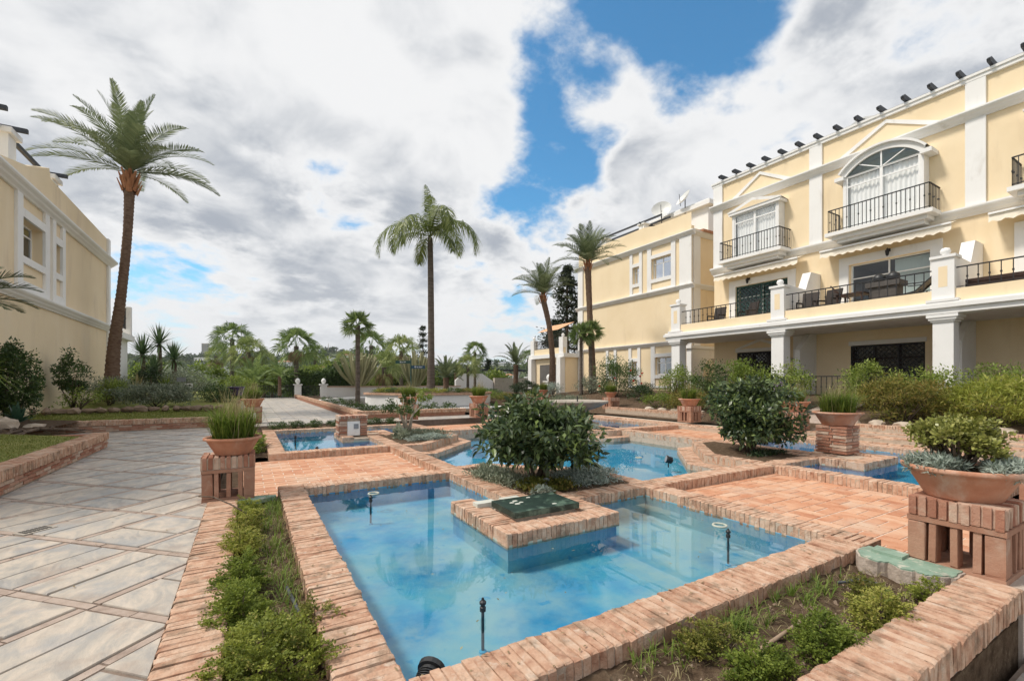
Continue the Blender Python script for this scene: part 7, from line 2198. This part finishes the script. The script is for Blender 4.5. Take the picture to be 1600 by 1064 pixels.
b = MB(SF); b.box(.12, .7, .003, .08, 0, 9.75); b.build('pilaster', 'white', bb)
for h in hol:                                     # tall white surrounds with a panel below
    up_ = h[2] > 5; s_ = MB(BF); zl = 7.0 if up_ else .95; zt = 9.75 if up_ else 3.52; e = .32 if h[1] - h[0] > 1 else .24
    s_.box(h[0] - e, h[0], .002, .075, zl, zt); s_.box(h[1], h[1] + e, .002, .075, zl, zt); s_.box(h[0], h[1], .002, .073, h[3], h[3] + .22); s_.box(h[0], h[1], .002, .073, h[2] - .22, h[2]); s_.box(h[0], h[1], .002, .074, zl, zl + .12); s_.build('window_surround', 'white', bb)
    window(bb, BF, h[0], h[1], h[2], h[3], -.19, 2 if h[1] - h[0] > 1 else 1, h[3] - .35, 0, ft=.06)
# projecting ground-floor wing with balcony at its far end
b = MB(BF); b.box(27.22, 31.5, -3, 1.3, 0, 3.2); b.build('porch_wing', 'yellow', bb)
b = MB(BF); b.box(27.0, 31.9, -3, 1.6, 3.2, 3.5); b.build('porch_slab', 'white', bb)
b = MB(BF); b.box(27.23, 31.7, 1.25, 1.45, 3.5, 3.95); b.build('porch_parapet', 'yellow', bb)
for u in (27.5, 31.5):
    b = MB(BF); b.box(u - .25, u + .25, 1.31, 1.75, 0, 3.2); b.build('porch_column', 'white', bb)
    b = MB(BF); b.box(u - .25, u + .25, 1.1, 1.5, 3.5, 4.75); b.lathe([(.06, 0), (.13, .1), (.13, .2), (.01, .3)], (u, 1.3, 4.75), 10); b.build('porch_post', 'white', bb)
railing('porch_railing', bb, (BX - 1.35, 27.8), (BX - 1.35, 31.3), 3.95, 4.6, .2, .03)
b = MB(BF); b.box(28.3, 30.6, 1.302, 1.33, .9, 2.7); b.build('porch_opening', 'room', bb)
b = MB(BF); b.add([(27.6, .1, 6.0), (30.5, .1, 6.0), (30.5, 1.7, 5.3), (27.6, 1.7, 5.3)], [(0, 1, 2, 3)]); b.build('awning', 'awning_orange', bb)
# roof: pergola, stair tower, posts
b = MB(BF); b.box(V0 + .2, V0 + 4.6, -6.5, -1.8, 10.0, 11.9); b.build('stair_tower', 'white', bb)
b = MB(BF); b.box(V0 - .1, V0 + 4.9, -6.8, -1.5, 11.9, 12.15); b.box(V0 + .1, V0 + 4.7, -6.6, -1.7, 12.15, 12.3); b.build('tower_cornice', 'white', bb)
b = MB(SF); b.box(.6, 4, .004, .35, 10.0, 10.14); b.build('tile_eave', 'roof_tile', bb)
for i in range(6):
    b = MB(BF); w_ = -.3 - .78 * i; b.bar((19.4, w_, 11.78), (25.4, w_, 11.78), .07, .11); b.build('pergola_beam', 'pergola', bb)
for u in (21.0, 24.6):
    b = MB(BF); b.box(u - .22, u + .22, -.62, -.2, 10.9, 11.6); b.box(u - .3, u + .3, -.7, -.12, 11.6, 11.68); b.build('roof_post', 'white', bb)
    b = MB(BF); b.bar((u, -4.4, 11.70), (u, .0, 11.70), .09, .09); b.build('pergola_rafter', 'pergola', bb)
railing('roof_railing', bb, (BX, 24.9), (BX, 27.0), 11.05, 11.7, .2, .03)
dish(BX + 1.2, 20.2, 11.4, .62, R(215), R(25), 'left satellite dish above the far building pergola'); dish(BX + 1.6, 18.7, 11.8, .55, R(160), R(35), 'right satellite dish on the far building stair tower')
# arched link between the two yellow buildings
lk = thing('archway', (21.5, 16, .6), 'white archway linking the two yellow buildings', 'archway')
AF = ((0, 15.7, 0), (1, 0), (0, -1)); n = 14
pr = [(20.3, .5), (20.3, 3.1), (24.0, 3.1), (24.0, .5), (22.9, .5)] + [(22.1 + .8 * math.cos(t_), 1.8 + .8 * math.sin(t_)) for t_ in np.linspace(0, math.pi, n)] + [(21.3, .5)]
b = MB(AF); b.facepoly(pr, -.3, 0); b.build('arch_wall', 'white', lk)
b = MB(AF); b.box(20.2, 24, -.35, .08, 3.1, 3.25); b.build('coping', 'white', lk)
b = MB(AF); b.box(20.6, 24.0, -1.0, -.9, .5, 3.3); b.build('rear_wall', 'yellow', lk)
railing('arch_railing', lk, (18.3, 15.4), (20.9, 15.4), .7, 1.6, .16, .02)

# ---- left building, facade X = -5.5 facing right
LX = -5.5
LF = ((LX, 0, 0), (0, 1), (1, 0))
lb = thing('tan_building', (LX, 20, .5), 'tan coloured building with white window panels at the left picture edge', 'building')
W0, W1 = 8.0, 26.9
hl = [(17.75, 19.35, 4.85, 5.95), (20.25, 20.85, 4.9, 5.85), (12.0, 13.6, 4.85, 5.95)]
b = MB(LF); wall_holes(b, W0, W1, 0, 7.1, hl, 0, .3); b.build('wall', 'yellow_tan', lb)
b = MB(LF); b.facepoly([(W0, 6.9), (W0, 7.0), (16.0, 7.0), (18.3, 7.55), (19.9, 8.15), (20.0, 7.85), (W1, 7.75), (W1, 6.9)], -.3, .004); b.build('parapet', 'yellow_tan', lb)
b = MB(LF); b.quad((W1, 0, 0), (W1, -9, 0), (W1, -9, 7.6), (W1, 0, 7.6)); b.quad((W0, 0, 0), (W0, -9, 0), (W0, -9, 7), (W0, 0, 7)); b.box(W0, W1, -9, -.31, 6.6, 6.7); b.build('end_wall', 'yellow_tan', lb)
moulding(lb, LF, W0, W1 + .3, 6.55, 6.82, .30); moulding(lb, LF, W0, W1 + .22, 3.58, 3.85, .22, 'floor_band')
b = MB(LF)
for z0, z1 in ((0, 3.58), (3.88, 6.55), (6.9, 7.75)): b.box(W1 - .3, W1 + .05, .003, .08, z0, z1)
b.build('pilaster', 'white', lb)
for h in hl:
    e = .36 if h[1] - h[0] > 1 else .28; s_ = MB(LF)
    s_.box(h[0] - e, h[0], .002, .075, 3.88, 6.55); s_.box(h[1], h[1] + e, .002, .075, 3.88, 6.55); s_.box(h[0], h[1], .002, .073, h[3], h[3] + .24); s_.box(h[0], h[1], .002, .073, h[2] - .2, h[2]); s_.box(h[0], h[1], .002, .074, 3.88, 4.15); s_.build('window_surround', 'white', lb)
    window(lb, LF, h[0], h[1], h[2], h[3], -.26, 2, h[3] - .3, 0)
b = MB(LF); b.box(W1 + .02, W1 + 2.4, -6, .25, 0, 3.35); b.build('porch_wing', 'white', lb)
b = MB(LF); b.box(W1 + .06, W1 + 2.6, -6, .5, 3.35, 3.62); b.build('porch_slab', 'white', lb)
b = MB(LF); b.box(W1 + 1.7, W1 + 2.0, .2, .5, 3.62, 5.0); b.build('porch_post', 'white', lb)
railing('balcony_railing', lb, (LX + .3, W1 + .1), (LX + .3, W1 + 1.7), 3.9, 4.9, .14, .025)
for u in (18.3, 21.6):
    b = MB(LF); z0 = 7.6; b.box(u - .25, u + .25, -.8, -.32, z0, z0 + .7); b.box(u - .36, u + .36, -.9, -.22, z0 + .7, z0 + .85); b.build('roof_post', 'white', lb)
for (a, c_) in (((16.2, -.5, 8.42), (22.4, -.5, 8.42)), ((18.3, -2.6, 8.54), (18.3, .0, 8.54)), ((21.6, -2.6, 8.54), (21.6, .0, 8.54)), ((16.2, -1.6, 8.42), (22.4, -1.6, 8.42)), ((17.0, -2.6, 8.54), (17.0, .0, 8.54))):
    b = MB(LF); b.bar(a, c_, .10, .12); b.build('pergola_beam', 'pergola', lb)
bush('roof_plant', 'yellow green plant spilling over the left building parapet', LX - .5, 20.4, 7.55, (.2, .3, .22), 400, 'leaf_lime', (.09, .03), 14, 501, stem=False)
bush('roof_plant', 'thin airy shrub on the left building roof', LX - .6, 23.9, 7.4, (.4, .8, .5), 420, 'leaf_hedge', (.09, .035), 16, 502)

# ------------------------------------------------------------------ far hills with houses and trees
HW = []
hx = np.linspace(-900, 1500, 90); hy = np.linspace(150, 1500, 46)


def ridge(x, y):
    """height of the land beyond the valley"""
    d = x * SN + y * CS; l = x * CS - y * SN; t = l / max(d, 1); px = 800 + 700 * t
    if d < 170: return -10
    prof = np.interp(px, [-400, 100, 200, 260, 330, 380, 440, 520, 580, 640, 720, 770, 830, 900, 1000, 1400], [40, 44, 40, 36, 44, 47, 40, 50, 44, 30, 22, 30, 24, 20, 20, 20])
    f = max(0, min(1, (d - 170) / 560)); f = f * f * (3 - 2 * f)
    return -10 + f * (prof * d / 700 * (.96 if d < 740 else max(.55, 1 - (d - 740) / 1500)) + 10) + 2.2 * math.sin(x * .021 + y * .013) * f


b = MB(); nxh = len(hx)
b.add([(x, y, ridge(x, y)) for y in hy for x in hx], [(j * nxh + i, j * nxh + i + 1, (j + 1) * nxh + i + 1, (j + 1) * nxh + i) for j in range(len(hy) - 1) for i in range(nxh - 1)])
mat('hill', [(.05, .075, .035), (.085, .11, .05), (.16, .16, .09)], scale=.02, rough=1, spec=.02)
tag(b.build('hills', 'hill', smooth_shade=True), 'wooded green hills across the valley', 'hills', kind='structure')
r = np.random.default_rng(77)
PP, DD, LL, TT = [], [], [], []
for i in range(1500):
    px = r.uniform(120, 900); d = r.uniform(230, 790); p = at_px(px, d); z = ridge(p.x, p.y); q = r.uniform(3, 6.5); n = 34
    o_ = rand_dirs(n, .3, r) * (r.random((n, 1)) ** .4) * q; o_[:, 2] *= .75
    PP.append(np.array([p.x, p.y, z + q * .45]) + o_); DD.append(rand_dirs(n, .2, r)); LL.append(np.full(n, q * .55)); TT.append(np.clip(r.random() * .6 + r.random(n) * .4, 0, .999))
PP = np.concatenate(PP); DD = np.concatenate(DD); LL = np.concatenate(LL); TT = np.concatenate(TT)
V_, F_ = leaf_quads(PP, DD, rand_dirs(len(PP), 1, r), LL, LL * .75)
me = mesh_np('hillside_wood', V_, F_, TT); me.materials.append(MATS['leaf_far']); o = bpy.data.objects.new('hillside_wood', me); link(o); tag(o, 'dense dark woodland covering the far hillside', 'woodland', kind='stuff')


def house(x, y, z, w, d, h, rot, label, roof='roof_tile', group=None, floors=2):
    t = thing('hillside_house', (x, y, z), label, 'house', group)
    c_, s_ = math.cos(rot), math.sin(rot); fr = ((x, y, z), (c_, s_), (-s_, c_))
    b = MB(fr); b.box(-w / 2, w / 2, -d / 2, d / 2, -4, h); b.build('wall', 'white', t)
    b = MB(fr)
    if roof == 'flat': b.box(-w / 2 - .3, w / 2 + .3, -d / 2 - .3, d / 2 + .3, h, h + .5)
    else: b.add([(-w / 2 - .4, -d / 2 - .4, h), (w / 2 + .4, -d / 2 - .4, h), (w / 2 + .4, d / 2 + .4, h), (-w / 2 - .4, d / 2 + .4, h), (-w / 4, 0, h + d * .22), (w / 4, 0, h + d * .22)], [(0, 1, 5, 4), (1, 2, 5), (2, 3, 4, 5), (3, 0, 4)])
    b.build('roof', 'white' if roof == 'flat' else roof, t)
    b = MB(fr); n = max(2, int(w / 4))
    for f_ in range(floors):
        for i in range(n):
            u = -w / 2 + w * (i + .5) / n; z0 = h * (f_ + .3) / floors; b.box(u - .8, u + .8, d / 2 + .02, d / 2 + .1, z0, z0 + h * .4 / floors); b.box(u - .8, u + .8, -d / 2 - .1, -d / 2 - .02, z0, z0 + h * .4 / floors)
    b.build('windows', 'slate', t)


rr = random.Random(31)
HO = sorted([197, 200, 243, 262, 305, 318, 340, 352, 430, 445, 478, 492, 505, 512, 535, 545, 590, 610, 640, 655, 715, 790, 835, 865, 330, 285])
for i, (px, d, w) in enumerate([(197, 300, 10), (200, 420, 12), (243, 380, 16), (262, 480, 12), (305, 420, 14), (318, 560, 22), (340, 350, 10), (352, 450, 12), (430, 420, 12), (445, 500, 14), (478, 380, 11), (492, 330, 10), (505, 420, 14), (512, 520, 12), (535, 350, 10), (545, 600, 14), (590, 450, 12), (610, 380, 12), (640, 420, 12), (655, 330, 10), (715, 380, 12), (790, 420, 14), (835, 380, 12), (865, 450, 12), (330, 300, 9), (285, 330, 10)]):
    p = at_px(px, d); z = ridge(p.x, p.y) + 1.5
    house(p.x, p.y, z, w * rr.uniform(.8, 1.3), 8, rr.uniform(4.5, 7), -YAW + rr.uniform(-.5, .5), f'{"flat-roofed" if i % 3 else "red-roofed"} white hillside house, {ORD[HO.index(px)]} of the far houses counted from the left', 'flat' if i % 3 else 'roof_tile', 'white houses on the far hillside')
# apartment block on the ridge
p = at_px(335, 690); z = ridge(p.x, p.y)
t = thing('apartment_block', (p.x, p.y, z), 'pale high-rise apartment block on the hill at left', 'building')
fr = ((p.x, p.y, z), (RT.x, RT.y), (-SN, -CS))
for (a, c_, h, m) in ((-15, -3, 20, 'stone'), (-2.9, 3, 22, 'white'), (3.1, 15, 21, 'stone')):
    b = MB(fr); b.box(a, c_, -7, 7, -6, h); b.build('block', m, t)
for f_ in range(6):
    for a in (-13.5, -9.5, -5.8, 5, 9, 12.7):
        b = MB(fr); b.box(a - 1.2, a + 1.2, 7.02, 7.2, 1.2 + f_ * 3.1, 3.0 + f_ * 3.1); b.build('window', 'slate', t)
b = MB(fr); b.box(-1.5, 1.5, -2, 2, 22, 25); b.build('roof_house', 'white', t)
# white terraces on the right hill
p = at_px(775, 640); z = z_px(580, 640)
t = thing('terraced_block', (p.x, p.y, z), 'long white stepped apartment terraces on the right-hand hill', 'building')
fr = ((p.x, p.y, z), (RT.x, RT.y), (-SN, -CS))
for k in range(4):
    b = MB(fr); b.box(-38 + 5 * k, 32 - 3 * k, -8 - 5 * k, 6 - 6 * k, -10 if k == 0 else 3.6 * k, 3.6 * (k + 1) - .9); b.build('storey', 'white', t)
    b = MB(fr); b.box(-37.8 + 5 * k, 31.8 - 3 * k, -7.8 - 5 * k, 5.4 - 6 * k, 3.6 * (k + 1) - .9, 3.6 * (k + 1)); b.build('window_band', 'slate', t)
p = at_px(513, 720); z = ridge(p.x, p.y); b = MB(); b.tube([(p.x, p.y, z), (p.x, p.y, z + 16)], [.9, .25], 6); tag(b.build('radio_mast', 'stone', None, origin=(p.x, p.y, z)), 'thin mast on the far ridge', 'mast')
for i, px in enumerate((509, 519, 526)):
    p = at_px(px, 700); z = ridge(p.x, p.y); t = thing('ridge_palm', (p.x, p.y, z), ['left', 'middle', 'right'][i] + ' tiny palm on the skyline beside the mast', 'palm tree', 'palms on the ridge')
    b = MB(); b.tube([(p.x, p.y, z), (p.x, p.y, z + 7)], .35, 5); b.build('trunk', 'bark', t); foliage('crown', 'leaf_far', t, (p.x, p.y, z + 7.5), (2.4, 2.4, 1.6), 60, (2.2, .6), 10, 700 + i)

# ------------------------------------------------------------------ the air over the valley
hm = bpy.data.materials.new('haze'); hm.use_nodes = True
hn = hm.node_tree
for n_ in list(hn.nodes): hn.nodes.remove(n_)
ho = hn.nodes.new('ShaderNodeOutputMaterial'); pv = hn.nodes.new('ShaderNodeVolumePrincipled')
pv.inputs['Color'].default_value = (.90, .94, 1.0, 1); pv.inputs['Density'].default_value = .00012; pv.inputs['Anisotropy'].default_value = .2
hn.links.new(pv.outputs[0], ho.inputs['Volume']); MATS['haze'] = hm
b = MB(); b.box(-3050, 3050, -420, 3050, -12, 120)
tag(b.build('haze', 'haze'), 'thin pale haze over the far valley and hills', 'haze', kind='stuff')
